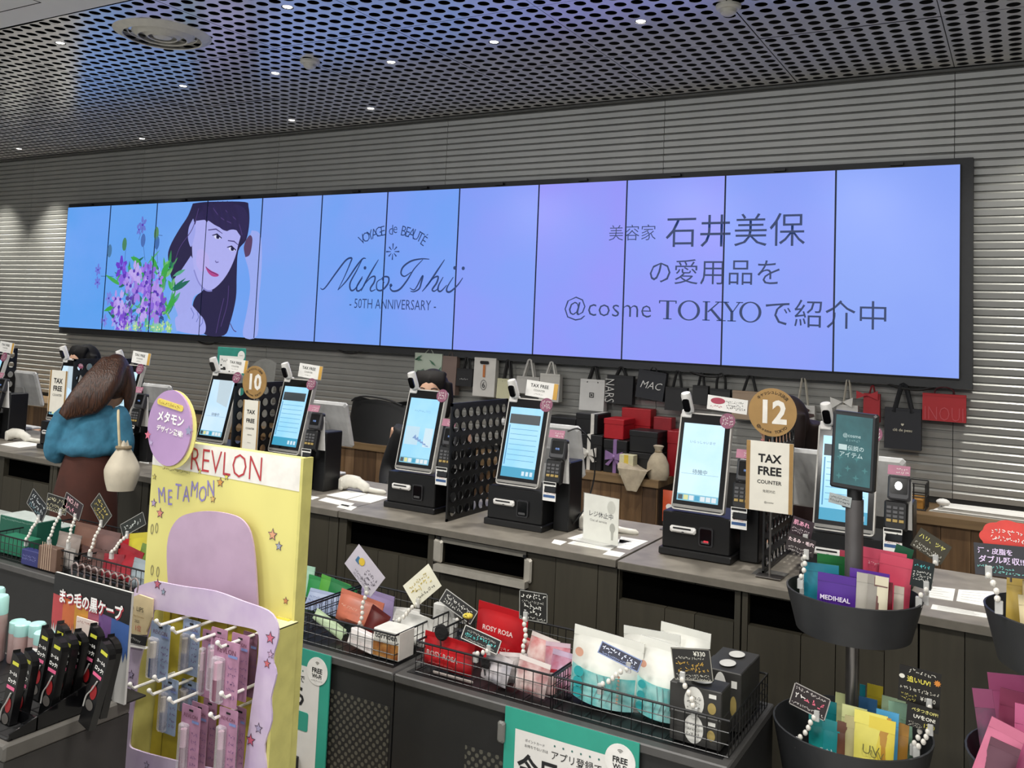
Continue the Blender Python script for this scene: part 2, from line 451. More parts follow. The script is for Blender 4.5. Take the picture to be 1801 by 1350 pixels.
pic('pictured_arm', [(1235,270),(1285,290),(1300,400),(1295,560),(1280,720),(1270,935),(1180,938),(1205,780),(1225,640),(1215,520),(1190,420),(1215,330)], '#9fb0f8', 1)
pic('pictured_arm', [(1195,440),(1225,420),(1240,330),(1225,300),(1200,330),(1185,380)], '#5a3f66', 2)
pic('pictured_hand', [(760,905),(750,830),(790,800),(830,770),(850,740),(880,770),(905,800),(930,830),(945,880),(930,925),(850,925)], '#aab0f6', 6)
for a in ([(850,760),(870,800),(860,830)], [(890,785),(900,820),(885,850)], [(925,825),(925,855),(905,880)]):
    mb = MB(); stroke(mb, crop3(a), .008); mb.build('pictured_finger_line', em('#7d86d8', .8), vw, (0, VY-.0026, 0))
for c, rx in (((1020, 312), 20), ((1112, 388), 18)):
    pic('pictured_eye', [(c[0]-rx-4, c[1]-6), (c[0], c[1]-16), (c[0]+rx, c[1]+4), (c[0]+4, c[1]+14), (c[0]-rx+4, c[1]+8)], '#dfe2ff', 6)
    pic('pictured_iris', [(c[0]-8, c[1]-12), (c[0]+9, c[1]-9), (c[0]+9, c[1]+10), (c[0]-7, c[1]+9)], '#1c1747', 7)
    mb = MB(); stroke(mb, crop3([(c[0]-rx-14, c[1]-10), (c[0]-4, c[1]-18), (c[0]+rx+6, c[1]+8)]), [.006, .012, .008]); mb.build('pictured_lashes', em('#191540', .8), vw, (0, VY-.0028, 0))
for a in ([(960,268),(1010,262),(1050,290)], [(1085,335),(1125,340),(1150,362)]):
    mb = MB(); stroke(mb, crop3(a), [.008, .01, .005]); mb.build('pictured_brow', em('#5a5191', .8), vw, (0, VY-.0024, 0))
mb = MB(); stroke(mb, crop3([(1005,462),(1012,474),(1026,470)]), .008); mb.build('pictured_nose', em('#6a62ab', .8), vw, (0, VY-.0024, 0))
pic('pictured_lips', [(943,498),(960,512),(985,528),(1025,548),(1020,562),(990,562),(965,545),(950,520)], '#b5468f', 6)
mb = MB(); stroke(mb, crop3([(945,500),(975,530),(1022,552)]), .005); mb.build('pictured_lip_line', em('#5d2a68', .8), vw, (0, VY-.0028, 0))
for a in ([(1030,110),(1100,170),(1150,220),(1175,300)], [(985,120),(1040,190),(1120,230)], [(900,130),(860,260),(780,380),(740,500)], [(1060,700),(1035,800),(1010,920)], [(1090,620),(1080,740),(1040,880)], [(1100,860),(1120,900),(1138,912)]):
    mb = MB(); q = crop3(a); stroke(mb, [tuple(p) for p in spline([Vector(p) for p in q], 5)], .007); mb.build('pictured_hair_strand', em('#54407f', .8), vw, (0, VY-.0022, 0))
for a in ([(1010,95),(1030,160),(1035,245)], [(1040,95),(1065,170),(1075,262)], [(1070,95),(1105,180),(1118,258)], [(1100,98),(1140,180),(1152,268)], [(975,100),(985,150),(1003,232)], [(940,110),(935,170),(955,215)]):
    mb = MB(); q = crop3(a); stroke(mb, [tuple(p) for p in spline([Vector(p) for p in q], 5)], [.05-.0036*i for i in range(11)]); mb.build('pictured_fringe', em('#292050', .85), vw, (0, VY-.00225, 0))
mb = MB(); q = crop3([(870,520),(900,600),(945,648),(985,652)]); stroke(mb, [tuple(p) for p in spline([Vector(p) for p in q], 5)], .012); mb.build('pictured_jaw_line', em('#8f90dc', .85), vw, (0, VY-.0021, 0))
# bouquet
cols = ['#8f6be0', '#a884ea', '#7c4fd0', '#b79af0', '#9cb4fb', '#6f55c8', '#c3aef5']
def petal_flower(cx, cy, r, c, n=5, lay=7, inner='#5a35b8'):
    mb = MB()
    q = crop3([(cx, cy)])[0]; rr = r/3.602/200
    for k in range(n):
        an = 2*PI*k/n+rnd.random(); dx, dz = math.cos(an), math.sin(an)
        pts = [(q[0]+dx*rr*t*.9-dz*w_*rr, q[1]+dz*rr*t*1.25+dx*w_*rr*1.2) for t, w_ in ((.1, 0), (.5, .28), (1, .12), (1, -.12), (.5, -.28))]
        mb.flat(pts if area2(pts) > 0 else pts[::-1], 0, 0)
    mb.disc(q[0], q[1], rr*.22, -.0001, n=8, m=1)
    mb.v = [(x, y, min(max(z, VZ0+.003), VZ1-.003)) for x, y, z in mb.v]
    mb.build('pictured_flower', [em(c, .9), em(inner, .9)], vw, (0, VY-.0012-.0002*lay, 0))
def leaf(x0, y0, x1, y1, w_, c, lay=5):
    a, b = crop3([(x0, y0), (x1, y1)]); mb = MB()
    pts = [(a[0]+(b[0]-a[0])*t, a[1]+(b[1]-a[1])*t) for t in (0, .25, .5, .75, 1)]
    stroke(mb, pts, [.004, w_*.8, w_, w_*.7, .003]); mb.build('pictured_leaf', em(c, .85), vw, (0, VY-.0012-.0002*lay, 0))
g = ['#2f8f56', '#49b356', '#1f6f5e', '#7cc77a', '#2c7f7c', '#57b08c']
for k in range(95):
    x = rnd.uniform(370, 750); y = rnd.uniform(470, 880)
    if y < 560 and x < 450: continue
    an = rnd.uniform(-2.6, -.4); L = rnd.uniform(60, 130)
    leaf(x, y, x+math.cos(an)*L, y+math.sin(an)*L, rnd.uniform(.018, .045), rnd.choice(g), 3)
for a in ((655,640,720,450),(660,560,700,480),(690,800,755,650),(700,770,760,700),(640,520,600,430),(520,560,495,440),(470,440,530,470),(300,780,390,740)): leaf(*a, .04, '#3fae4c', 4)
for k in range(58):
    petal_flower(rnd.uniform(365, 670), rnd.uniform(520, 890), rnd.uniform(26, 56), rnd.choice(cols), 5, 6+k % 3)
for a in ((410,510,60,'#6d3fd2'),(430,560,62,'#8d68e4'),(450,600,50,'#a98aee'),(560,540,50,'#9a72ea'),(570,600,62,'#8a5fe0'),(620,660,50,'#b79af0'),(390,830,54,'#7d50d6'),(400,870,50,'#8a5ae0'),(540,780,56,'#c0a6f4'),(680,860,44,'#5aa2f4'),(660,800,50,'#2f4f86'),(470,700,50,'#58469c')): petal_flower(*a)
for k in range(14): petal_flower(rnd.uniform(440, 720), rnd.uniform(870, 905), 26, rnd.choice(['#a9d9a0', '#8fd0a8', '#6fc088']), 6, 8, '#e9f3a0')
for x0, y0, x1, y1 in ((280,560,360,562),(430,480,440,360),(560,460,545,330),(640,480,632,350),(520,330,545,250),(335,420,335,395),(640,300,670,303)):
    mb = MB(); a, b = crop3([(x0, y0), (x1, y1)]); stroke(mb, [a, b], .005); mb.build('pictured_stem', em('#4a6fae', .8), vw, (0, VY-.0018, 0))
for a in ((262,520,30,'#6f7be0'),(258,600,30,'#6f7be0'),(545,235,40,'#6b7bd8'),(520,265,26,'#6b7bd8'),(330,700,34,'#7c8ae8'),(300,840,34,'#7c8ae8')): petal_flower(*a, 6, 2)
for cx, cy, c in ((336,400,'#4f7fae'),(430,358,'#4e8b66'),(632,290,'#5a9062'),(636,348,'#3f6fb8'),(548,333,'#4c74c0')):
    q = crop3([(cx, cy)])[0]; MB().disc(q[0], q[1], .028, 0, .055, 14).build('pictured_bud', em(c, .85), vw, (0, VY-.0022, 0))
# lettering on the screens
NAVY = em('#23427f', .75); NAVY2 = em('#1e3a72', .75)
def area2(q): return sum(q[i][0]*q[(i+1) % len(q)][1]-q[(i+1) % len(q)][0]*q[i][1] for i in range(len(q)))
def on_screen(s, px, py, wpx, m=NAVY, **k):
    a = P(px, py, VY); b = P(px-wpx/2, py, VY); c = P(px+wpx/2, py, VY)
    text(s, .15, m, vw, a.x, a.z, VY-.003, w=(c.x-b.x), **k)
on_screen('美容家', 1112, 409, 82, NAVY2, bold=-.008)
on_screen('石井美保', 1289, 405, 244, NAVY2, bold=-.004)
on_screen('の愛用品を', 1254, 478, 228, NAVY2, bold=-.004)
on_screen('@cosme', 1067, 544, 152, NAVY2, bold=-.010, tall=1.0)
def lx(px): return P(px, 545, VY).x
zb_, zt_ = P(1164, 561, VY).z, P(1164, 528, VY).z
def zz(f): return zb_+(zt_-zb_)*f
def roman(*polys):
    mb = MB()
    for pl in polys:
        q = [(lx(x), zz(f)) for x, f in pl]; mb.flat(q if area2(q) > 0 else q[::-1], 0)
    mb.build('lettering', NAVY2, vw, (0, VY-.0031, 0))
def rect(x0, x1, f0, f1): return [(x0, f0), (x1, f0), (x1, f1), (x0, f1)]
def ring_o(cx, rx):
    mb = MB(); n = 32
    mb.add([(lx(cx+rx*math.cos(2*PI*i/n)), 0, zz(.5+.53*math.sin(2*PI*i/n))) for i in range(n)]+[(lx(cx+(rx-5)*math.cos(2*PI*i/n)), 0, zz(.5+.47*math.sin(2*PI*i/n))) for i in range(n)], [(i, (i+1) % n, n+(i+1) % n, n+i) for i in range(n)])
    mb.build('lettering', NAVY2, vw, (0, VY-.0031, 0))
roman(rect(1159, 1190, .94, 1), rect(1159, 1161, .84, .96), rect(1188, 1190, .84, .96), rect(1172, 1177, 0, .96), rect(1167, 1182, 0, .05))
ring_o(1212, 19.5)
roman(rect(1240, 1244.5, 0, 1), rect(1236, 1249, .95, 1), rect(1236, 1249, 0, .05), [(1244.5, .48), (1263, .97), (1266, .97), (1246, .42)], rect(1258, 1272, .95, 1), [(1249, .56), (1253, .62), (1272, 0), (1266, 0)], rect(1261, 1277, 0, .05))
roman([(1272, 1), (1277.5, 1), (1290, .5), (1285, .48)], [(1300, 1), (1302.5, 1), (1290, .48), (1288, .48)], rect(1285, 1290, 0, .52), rect(1268, 1282, .95, 1), rect(1295, 1307, .95, 1), rect(1280, 1295, 0, .05))
ring_o(1320, 19.5)
on_screen('で紹介中', 1450, 552, 212, NAVY2, bold=-.004)
on_screen('- 50TH ANNIVERSARY -', 689, 535, 152, NAVY, bold=-.004, tall=1.35)
arc = 'VOYAGE de BEAUTÉ'
for k, ch in enumerate(arc):
    if ch == ' ': continue
    t_ = (k-(len(arc)-1)/2)/((len(arc)-1)/2)
    q = P(692+t_*55, 404+t_*t_*17, VY)
    text(ch, .085, NAVY, vw, q.x, q.z, VY-.003, roll=-t_*.55, tall=1.15, bold=-.006)
def crop4(pts): return px2([(540+x/3.915, 330+y/3.915) for x, y in pts])
mb = MB()
for k in range(8):
    an = PI*k/4; q = crop4([(592, 440)])[0]; L = .055 if k % 2 == 0 else .045
    c_, s_ = math.cos(an), math.sin(an)
    stroke(mb, [(q[0]+c_*.015, q[1]+s_*.015), (q[0]+c_*L, q[1]+s_*L)], [.004, .011])
mb.build('star_emblem', NAVY, vw, (0, VY-.0031, 0))
script = [[(95,690),(110,700),(135,680),(200,590),(270,500),(310,485),(300,520),(262,610),(215,705)], [(215,705),(275,640),(340,545),(385,490),(408,488)], [(385,490),(345,570),(300,655),(305,705),(335,695),(385,620)],
 [(385,610),(350,670),(345,705),(365,708),(400,670)], [(495,495),(450,570),(400,660),(375,712)], [(395,670),(440,620),(470,612),(465,650),(440,690),(445,712),(475,700)], [(520,625),(485,650),(485,700),(520,705),(560,660),(565,620),(540,612),(520,625),(535,655)],
 [(845,492),(790,490),(720,505),(665,545),(650,590),(675,610),(720,580)], [(800,495),(740,560),(690,640),(640,700),(595,712),(575,690),(590,670)],
 [(710,690),(745,700),(790,620),(800,610),(790,650),(775,695),(740,715),(715,712)], [(950,495),(900,570),(840,660),(795,715)], [(820,680),(870,625),(905,612),(895,655),(865,700),(880,712),(910,690)],
 [(940,615),(910,670),(905,705),(925,712),(965,670)], [(1010,615),(970,680),(965,712),(990,715),(1040,670),(1075,620)]]
mb = MB()
for s_ in script:
    q = [tuple(p) for p in spline([Vector(p) for p in crop4(s_)], 6)]; n = len(q)
    stroke(mb, q, [.005+.008*math.sin(PI*i/(n-1)) for i in range(n)])
for cx, cy in ((402, 552), (1020, 552), (1078, 555), (580, 672)):
    q = crop4([(cx, cy)])[0]; mb.disc(q[0], q[1], .012, 0, n=10)
mb.build('script_lettering', NAVY, vw, (0, VY-.0045, 0))
# ================================================================== BACK COUNTER (wood, along the wall)
woods = [mat('wood_plank_%d' % i, c, .55, noise=.12, scale=4, stretch=(9, 9, .8), c2=c2) for i, (c, c2) in enumerate((('#75593b', '#5a4229'), ('#664c31', '#4c3722'), ('#80654a', '#62492f'), ('#5a432c', '#432f1e')))]
wood_top = mat('wood_top', '#7f6747', .5, noise=.1, scale=4, stretch=(.8, 9, 9), c2='#6a5439')
BY0 = 4.50
for x0, x1, lab in ((-9.3, -3.0, 'wooden back counter at left, below the black bags against the slatted wall'), (-2.95, -1.66, 'wooden back counter in the middle carrying black and red gift boxes'), (-0.47, 1.6, 'wooden back counter at the right edge with a paper bundle on top')):
    t = thing('back_counter', lab, 'counter', ((x0+x1)/2, BY0, 0), group='wooden counters along the back wall')
    h = (x1-x0)/2
    MB().box(-h, h, -.0, D-BY0-.004, .862, .9).build('worktop', wood_top, t)
    MB().box(-h+.01, h-.01, .035, D-BY0-.01, .05, .862).build('carcass', mat('carcass_brown', '#3b2a1c', .7), t)
    MB().box(-h+.02, h-.02, .07, D-BY0-.02, 0, .05).build('toe_kick', BLK, t)
    x = -h+.01; i = 0
    while x < h-.02:
        wd = min(rnd.choice((.075, .1, .06, .12)), h-.01-x)
        MB().box(x+.001, x+wd-.001, .02+rnd.uniform(0, .003), .036, .06, .86).build('plank', woods[rnd.randrange(4)], t); x += wd; i += 1

# ================================================================== FRONT CHECKOUT COUNTER
FY = 2.865
panel_m = [mat('counter_board_%d' % i, c, .6, noise=.08, scale=6, stretch=(6, 6, .7)) for i, c in enumerate(('#373328', '#333026', '#3b372c'))]
void = mat('recess_shade', '#040404', .95, spec=.0)  # shade inside the slots is put into this near-black, gloss-free colour
bounds = [(-6.4, -5.55, None), (-5.55, -4.72, (-5.50, -5.1)), (-4.72, -4.255, (-4.672, -4.28)), (-4.255, -3.58, (-4.22, -3.86)), (-3.58, -3.115, (-3.535, -3.145)), (-3.115, -2.395, (-3.085, -2.72)),
          (-2.395, -1.93, (-2.352, -1.961)), (-1.93, -1.19, (-1.9, -1.537)), (-1.19, -.775, (-1.183, -.797)), (-.775, -.27, (-.754, -.36)), (-.27, .5, None), (.5, 1.3, None)]
places = ['at the far left end', 'second from the far left', 'with a black slot left of the blue sweater', 'hidden behind the shopper', 'left of the yellow display board', 'behind the yellow display board',
          'with a plain black slot below the fourth kiosk from right', 'with a silver-framed open slot', 'with a wide black slot left of the basket stand', 'with a black slot behind the basket stand', 'plain boarded, right of the basket stand', 'plain boarded, at the right edge']
board_w = [.115, .16, .1, .14]
for (x0, x1, op), pl in zip(bounds, places):
    if x1 > -1.2: yf = FY-.0
    else: yf = FY
    t = thing('counter_unit', 'olive-grey boarded counter unit ' + pl, 'counter', ((x0+x1)/2, yf, 0), group='checkout counter units')
    cx = (x0+x1)/2
    a, b = x0-cx+.0015, x1-cx-.0015
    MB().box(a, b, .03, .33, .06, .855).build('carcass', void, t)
    MB().box(a, b, .05, .3, 0, .06).build('plinth', BLK, t)
    if op:
        oa, ob = op[0]-cx, op[1]-cx
        segs_ = [(a, oa, .06, .871), (oa, ob, .06, .77), (ob, b, .06, .871), (oa, ob, .864, .871)]
    else: segs_ = [(a, b, .06, .871)]
    k = 0
    for sa, sb, za, zb in segs_:
        x = sa
        while x < sb-.003:
            wd = board_w[k % 4]; k += 1
            if sb-(x+wd) < .03: wd = sb-x
            MB().box(x+.0012, x+wd-.0012, rnd.uniform(0, .0015), .03, za, zb).build('board', panel_m[rnd.randrange(3)], t); x += wd
    if op:
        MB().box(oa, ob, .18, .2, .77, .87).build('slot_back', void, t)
    if pl == 'with a silver-framed open slot':
        sil = mat('silver_film', '#b5b0a5', .4, metal=.3)
        MB().box(oa-.012, ob+.012, -.03, 0, .748, .772).build('flap_sill', sil, t)
        MB().bbox(oa-.03, oa+.012, -.012, 0, .775, .858, .006).build('flap_jamb', sil, t)
        MB().bbox(ob-.006, ob+.026, -.012, 0, .765, .85, .006).build('flap_jamb', sil, t)
        MB().box(oa, ob, -.006, 0, .85, .87).build('flap_rail', mat('grey_film', '#6d6a62', .5), t)
        for xx, zz in ((oa-.004, .866), (ob-.002, .855), (oa-.006, .766)): MB().box(xx-.006, xx+.006, -.014, 0, zz-.005, zz+.005).build('flap_hinge', BLK, t)
top_m = mat('worktop_grey', '#8f887d', .42, noise=.1, scale=12, c2='#7b756b')
for x0, x1, z1, y0, lab in ((-6.5, -2.385, .9, 2.845, 'long grey stone-look worktop at left under the far kiosks'), (-2.383, -1.19, .9, 2.848, 'grey stone-look worktop in the middle carrying two kiosks and a divider'), (-1.186, 1.35, .897, 2.852, 'grey stone-look worktop at right carrying the two nearest kiosks')):
    t = thing('worktop', lab, 'worktop', ((x0+x1)/2, y0, z1))
    h = (x1-x0)/2
    MB().box(-h+.001, h-.001, .0, .62, -.024, 0).build('slab', top_m, t)
    MB().box(-h+.001, h-.001, -.003, .0, -.024, -.001).build('front_edge', mat('worktop_edge', '#6a655c', .45), t)

# ================================================================== KIOSKS
frame_m = mat('kiosk_frame', '#c9c6bf', .35)
def content(t, kind, W, H):
    """what the tilted screen shows: flat lit shapes inside W x H around 0,0 on the face"""
    bgc = {'idle': '#b7dff2', 'list': '#a8d8f4', 'photo': '#a3d6f2', 'dim': '#b3d4ee'}[kind]
    d = MB().flat([(-W/2, -H/2), (W/2, -H/2), (W/2, H/2), (-W/2, H/2)], 0).build('display', mat('kiosk_display_'+kind, bgc, .2, emit=1.2, c2={'idle': '#c9e8f6', 'list': '#8fcdf2', 'photo': '#8fcbf0', 'dim': '#c3dcf2'}[kind], scale=7), t, (0, -.0125, 0))
    teal, pale, dk = em('#3aa9cf', .9), em('#d9eefa', .95), em('#31424f', .7)
    if kind == 'list':
        MB().flat([(-W/2, -H/2), (W/2, -H/2), (W/2, -H*.36), (-W/2, -H*.36)], -.0003).build('button_bar', teal, d)
        MB().flat([(-W*.47, H*.26), (W*.44, H*.26), (W*.44, H*.40), (-W*.47, H*.40)], -.0004).build('banner', em('#3b464c', .75), d)
        for i in range(7): MB().flat([(-W*.40, H*(.18-i*.074)), (W*.42, H*(.18-i*.074)), (W*.42, H*(.188-i*.074)), (-W*.40, H*(.188-i*.074))], -.0003).build('list_line', em('#6fb6dd', .8), d)
        MB().flat([(-W*.46, -H*.33), (-W*.43, -H*.33), (-W*.43, H*.24), (-W*.46, H*.24)], -.0003).build('side_rule', em('#4f9fd2', .8), d)
        for i in range(3): MB().flat([(W*(.12+.12*i), -H*.465), (W*(.2+.12*i), -H*.465), (W*(.2+.12*i), -H*.405), (W*(.12+.12*i), -H*.405)], -.0005).build('button', pale, d)
    else:
        MB().flat([(-W/2, -H/2), (W/2, -H/2), (W/2, -H*.41), (-W/2, -H*.41)], -.0003).build('button_bar', em('#7cc5df', .9), d)
        for i, c in enumerate(('#3a4a52', '#e7e6a0', '#e9f4fa', '#38a7d0', '#e9f4fa', '#e9f4fa', '#e9f4fa')):
            x = -W*.47+i*W*.135; MB().flat([(x, -H*.485), (x+W*.11, -H*.485), (x+W*.11, -H*.425), (x, -H*.425)], -.0005).build('button', em(c, .9), d)
        if kind in ('idle', 'dim'):
            text('待機中', .018, em('#3c5a6c', .7), d, 0, -H*.12, -.0005, bold=.0)
            if kind == 'idle': text('いらっしゃいませ', .02, em('#7fa5bb', .8), d, 0, H*.26, -.0005, w=W*.62)
            if kind == 'dim': MB().flat([(-W*.1, H*.1), (W*.42, H*.02), (W*.45, H*.5), (-W*.2, H*.5)], -.0003).build('painted_glare', em('#c5d9e4', .95), d)  # reflection on the glass, painted as a paler lit patch
            MB().flat([(-W*.45, -H*.155), (W*.45, -H*.155), (W*.45, -H*.151), (-W*.45, -H*.151)], -.0004).build('list_line', em('#8fbcd2', .8), d)
        else:
            for x0, x1, z0, z1, c in ((-.46, .0, -.22, .06, '#c3e4f5'), (.18, .46, -.24, .05, '#d3ecf8')):
                MB().flat([(W*x0, H*z0), (W*x1, H*z0), (W*x1, H*z1), (W*x0, H*z1)], -.0003).build('tile', em(c, .95), d)
            mb = MB()
            for i in range(6): mb.add([(W*(-.2+.09*i), -.0006, H*(-.12-.02*i)), (W*(-.05+.09*i), -.0006, H*(-.13-.02*i)), (W*(-.1+.09*i), -.0006, H*(-.06-.03*i))], [(0, 1, 2)])
            mb.build('picture', em('#7fa3d8', .85), d)
            scribble(d, -W*.28, W*.3, H*.3, .007, em('#7fb3cf', .8), -.0004, 'caption')
def kiosk(cx, kind, label, tax=None, sticker=True, base_blue=False):
    t = thing('self_checkout_kiosk', label, 'kiosk', (cx, 3.045, .9), group='self-checkout kiosks on the counter')
    MB().bbox(-.127, .127, -.012, .228, .0, .024, .003).build('plinth', BLK, t)
    MB().bbox(-.119, .119, .0, .205, .024, .146, .003).build('base', mat('kiosk_black', '#0e0e0f', .38), t)
    s_ = MB().bbox(-.088, .004, -.016, .0, .080, .102, .005).build('receipt_slot', WHT, t)
    MB().box(-.075, -.012, -.017, -.015, .093, .098).build('slot_opening', INK, s_)
    MB().box(-.044, -.036, -.0168, -.0155, .083, .086).build('slot_mark', INK, s_)
    w_ = MB().prism(rrect(.012, .062, .045, .108, .008), -.006, 0).build('scanner_frame', mat('scanner_grey', '#2c2c2e', .3), t)
    MB().prism(rrect(.017, .057, .050, .103, .006), -.0068, -.005).build('scanner_glass', BLKG, w_)
    MB().box(.022, .050, -.0085, -.006, .055, .063).build('scanner_lip', mat('scanner_lip_grey', '#4b4b4c', .3), w_)
    # tilted tablet
    tilt = math.radians(14)
    fr = MB().prism(rrect(-.093, .093, .0, .338, .012), -.010, .012).build('tablet', frame_m, t, (0, .016, .152), (-tilt, 0, 0))
    MB().prism(rrect(-.088, .088, .005, .333, .009), -.0115, -.009).build('glass', BLKG, fr)
    dsp = link('display_face', None, fr, (-.002, 0, .163))
    content_host = fr
    W, H = .146, .268
    # shapes are laid straight onto the tablet (thing > part > sub-part)
    class Host: pass
    content(fr_shift(fr), kind, W, H)
    MB().box(-.09, .09, -.012, -.010, .008, .018).build('tablet_lip', mat('lip_grey', '#8d8b86', .4), fr)
    col.objects.unlink(dsp); bpy.data.objects.remove(dsp)
    # camera on its bracket
    cmr = MB().bbox(-.088, -.052, -.018, .012, .318, .346, .003).build('camera_clip', WHT, fr)
    hd = MB(); pr = [(0, 0), (.0165, .0), (.018, .006), (.018, .062), (.016, .07), (0, .072)]
    hd.lathe(pr, 16)
    head = hd.build('camera_head', WHT, t, (-.060, .080, .486), (math.radians(20), math.radians(-7), 0), smooth=True)
    MB().prism(rrect(-.012, .012, .006, .054, .009), -.0200, -.012).build('camera_lens', BLKG, head)
    MB().tube([(0, 0, -.02), (0, 0, .004)], .006, 8).build('camera_stem', WHT, head)
    if sticker:
        st = MB().disc(.078, .318, .027, -.0145, n=24, y1=-.0125).build('round_sticker', mat('sticker_plum', '#8d4c68', .5), fr)
        scribble(st, .06, .096, .330, .008, 'white_paper', -.0150, 'sticker_print', 3, .011)
    if tax:
        c = MB().prism([(-.07, 0), (.07, 0), (.07, .062), (-.07, .062)], 0, .003).build('tax_free_card', PAPER, t, (.035, .112, .487), (math.radians(-4), math.radians(4), 0))
        MB().prism([(.052, .0005), (.07, .0005), (.07, .0615), (.052, .0615)], -.0006, 0).build('card_edge', mat('amber_edge', '#d8a94e', .5), c)
        text('TAX FREE', .02, INK, c, -.01, .044, -.0008, bold=.01, w=.08)
        text('COUNTER', .01, mat('grey_ink', '#66645f', .8), c, -.01, .026, -.0008, w=.05)
        scribble(c, -.03, .01, .012, .005, mat('grey_ink', '#66645f', .8), -.0008, 'small_print')
    return t
HOSTS = {}
def fr_shift(fr):
    """display area centre on the tablet face"""
    o = link('display_area', None, fr, (-.002, 0, .166)); return o
KX = [-5.26, -4.54, -4.065, -3.365, -2.895, -2.18, -1.695, -.985, -.51]
kl = ['self-checkout kiosk cut by the left edge of the picture', 'self-checkout kiosk left of the shopper, partly behind a tax free placard', 'self-checkout kiosk hidden behind the long-haired shopper',
      'self-checkout kiosk just left of the round 10 sign, pale blue idle screen', 'self-checkout kiosk just right of the round 10 sign, list on screen', 'self-checkout kiosk with the staff member looking over it',
      'self-checkout kiosk right of the black perforated divider, dark banner on its screen', 'self-checkout kiosk left of the round 12 sign, idle light blue screen', 'self-checkout kiosk behind the teal sign on a pole']
kk = ['list', 'dim', 'idle', 'dim', 'list', 'photo', 'list', 'idle', 'list']
kt = [True, False, True, True, True, False, True, False, False]
KS = [kiosk(x, k, l, tx) for x, k, l, tx in zip(KX, kk, kl, kt)]
# display areas collapse into their tablets so that parts stay two levels deep
bpy.context.view_layer.update()
for o in [o for o in col.objects if o.name.startswith('display_area')]:
    for ch in list(o.children):
        ch.parent = o.parent; ch.location = Vector(ch.location)+Vector(o.location)
    bpy.data.objects.remove(o)
# red digits in one scanner
text('-999', .011, em('#ff3b4a', 1.2), KS[7], .038, .062, -.0095, bold=.02)
c = thing('notice_card', 'white notice card with red stamp on the kiosk left of the 12 sign', 'sign', (KX[7]+.065, 3.165, 1.392))
MB().prism([(-.075, 0), (.068, 0), (.068, .05), (-.075, .05)], 0, .003).build('card', PAPER, c, (0, 0, 0), (0, math.radians(4), 0))
MB().disc(-.035, .036, .026, -.0012, .011, 20).build('stamp', mat('stamp_red', '#b0455a', .6), c)
scribble(c, -.06, -.02, .016, .007, mat('stamp_red', '#b0455a', .6)); scribble(c, -.005, .06, .034, .007, INK, rows=3, gap=.011)

# ------------------------------------------------------------------ card terminals
def terminal(kx, label, bright=False, dx=.148):
    t = thing('card_terminal', label, 'card terminal', (kx+dx, 3.06, .9), group='card terminals beside the kiosks')
    MB().bbox(-.028, .038, .05, .16, .0, .26, .004).build('post', mat('kiosk_black', '#0e0e0f', .38), t)
    MB().hexa([(-.03, .045, .18), (.036, .045, .18), (.036, .05, .18), (-.03, .05, .18), (-.03, .03, .33), (.036, .03, .33), (.036, .034, .33), (-.03, .034, .33)]).build('bracket', WHT, t)
    u = MB().bbox(-.032, .034, 0, .03, 0, .075, .005).build('display_module', mat('terminal_grey', '#3c3c3f', .4), t, (0, .0, .275), (math.radians(-14), 0, 0))
    MB().prism(rrect(-.024, .026, .018, .066, .004), -.001, .001).build('display_glass', BLKG, u)
    if bright: MB().disc(.0, .043, .011, -.002, .013, 10).build('painted_glare_spot', em('#ffffff', 3), u)  # glare on the dark display, painted as a glowing disc
    else: text('待機', .009, em('#8fb7ff', .9), u, .002, .036, -.0022)
    k = MB().bbox(-.034, .034, 0, .028, 0, .088, .005).build('keypad_module', BLK, t, (-.006, -.014, .185), (math.radians(-10), 0, 0))
    for r in range(4):
        for c_ in range(3):
            MB().bbox(-.026+c_*.018, -.012+c_*.018, -.003, .001, .062-r*.013, .071-r*.013, .001).build('key', mat('key_amber', '#b59a58', .5) if r == 3 else mat('key_grey', '#5a5a5c', .5), k)
    MB().bbox(-.028, .024, -.004, .03, -.035, .0, .003).build('card_slot', BLKG, k)
    pk = MB().prism([(-.03, 0), (.034, 0), (.034, .03), (-.03, .03)], 0, .002).build('pink_card', mat('pink_card', '#b5788e', .6), t, (0, -.008, .352), (math.radians(-22), 0, 0))
    scribble(pk, -.004, .03, .018, .006, PAPER, -.0006, 'card_print', 2, .01)
    g_ = MB().prism([(-.027, -.07), (.027, -.07), (.027, 0), (-.027, 0)], 0, .0015).build('hanging_tag', PAPER, t, (-.012, -.02, .19))
    MB().flat([(-.025, -.01), (.025, -.01), (.025, -.002), (-.025, -.002)], -.0004).build('tag_band', INK, g_)
    MB().flat([(-.024, -.058), (.024, -.058), (.024, -.048), (-.024, -.048)], -.0004).build('tag_band', mat('tag_blue', '#3d5f92', .6), g_)
    scribble(g_, -.022, .022, -.02, .009, INK, -.0005, 'tag_print'); scribble(g_, -.022, .022, -.032, .006, mat('tag_red', '#b0505e', .6), -.0005, 'tag_print', 2, .009)
    return t
tl = ['card terminal at the left edge beside the cropped kiosk', None, 'card terminal just right of the shopper\'s blue shoulder', None, 'card terminal on the kiosk right of the 10 sign, in front of a white monitor',
      'narrow card terminal against the perforated divider', 'card terminal with a looping black cable beside the divider', 'card terminal half covered by the large tax free placard', 'card terminal with a bright glare spot, right of the teal pole sign']
for i, l in enumerate(tl):
    if l: terminal(KX[i], l, i == 8, .160)
t = thing('terminal_cable', 'thin black cable looping down beside the card terminal', 'cable', (-1.5, 3.1, .9))
MB().tube(spline([(-.01, .0, .375), (.03, .02, .385), (.075, .04, .33), (.085, .05, .22), (.05, .06, .1), (.0, .05, .02), (-.02, .06, .004)], 6), .0032, 6).build('cord', BLK, t, smooth=True)

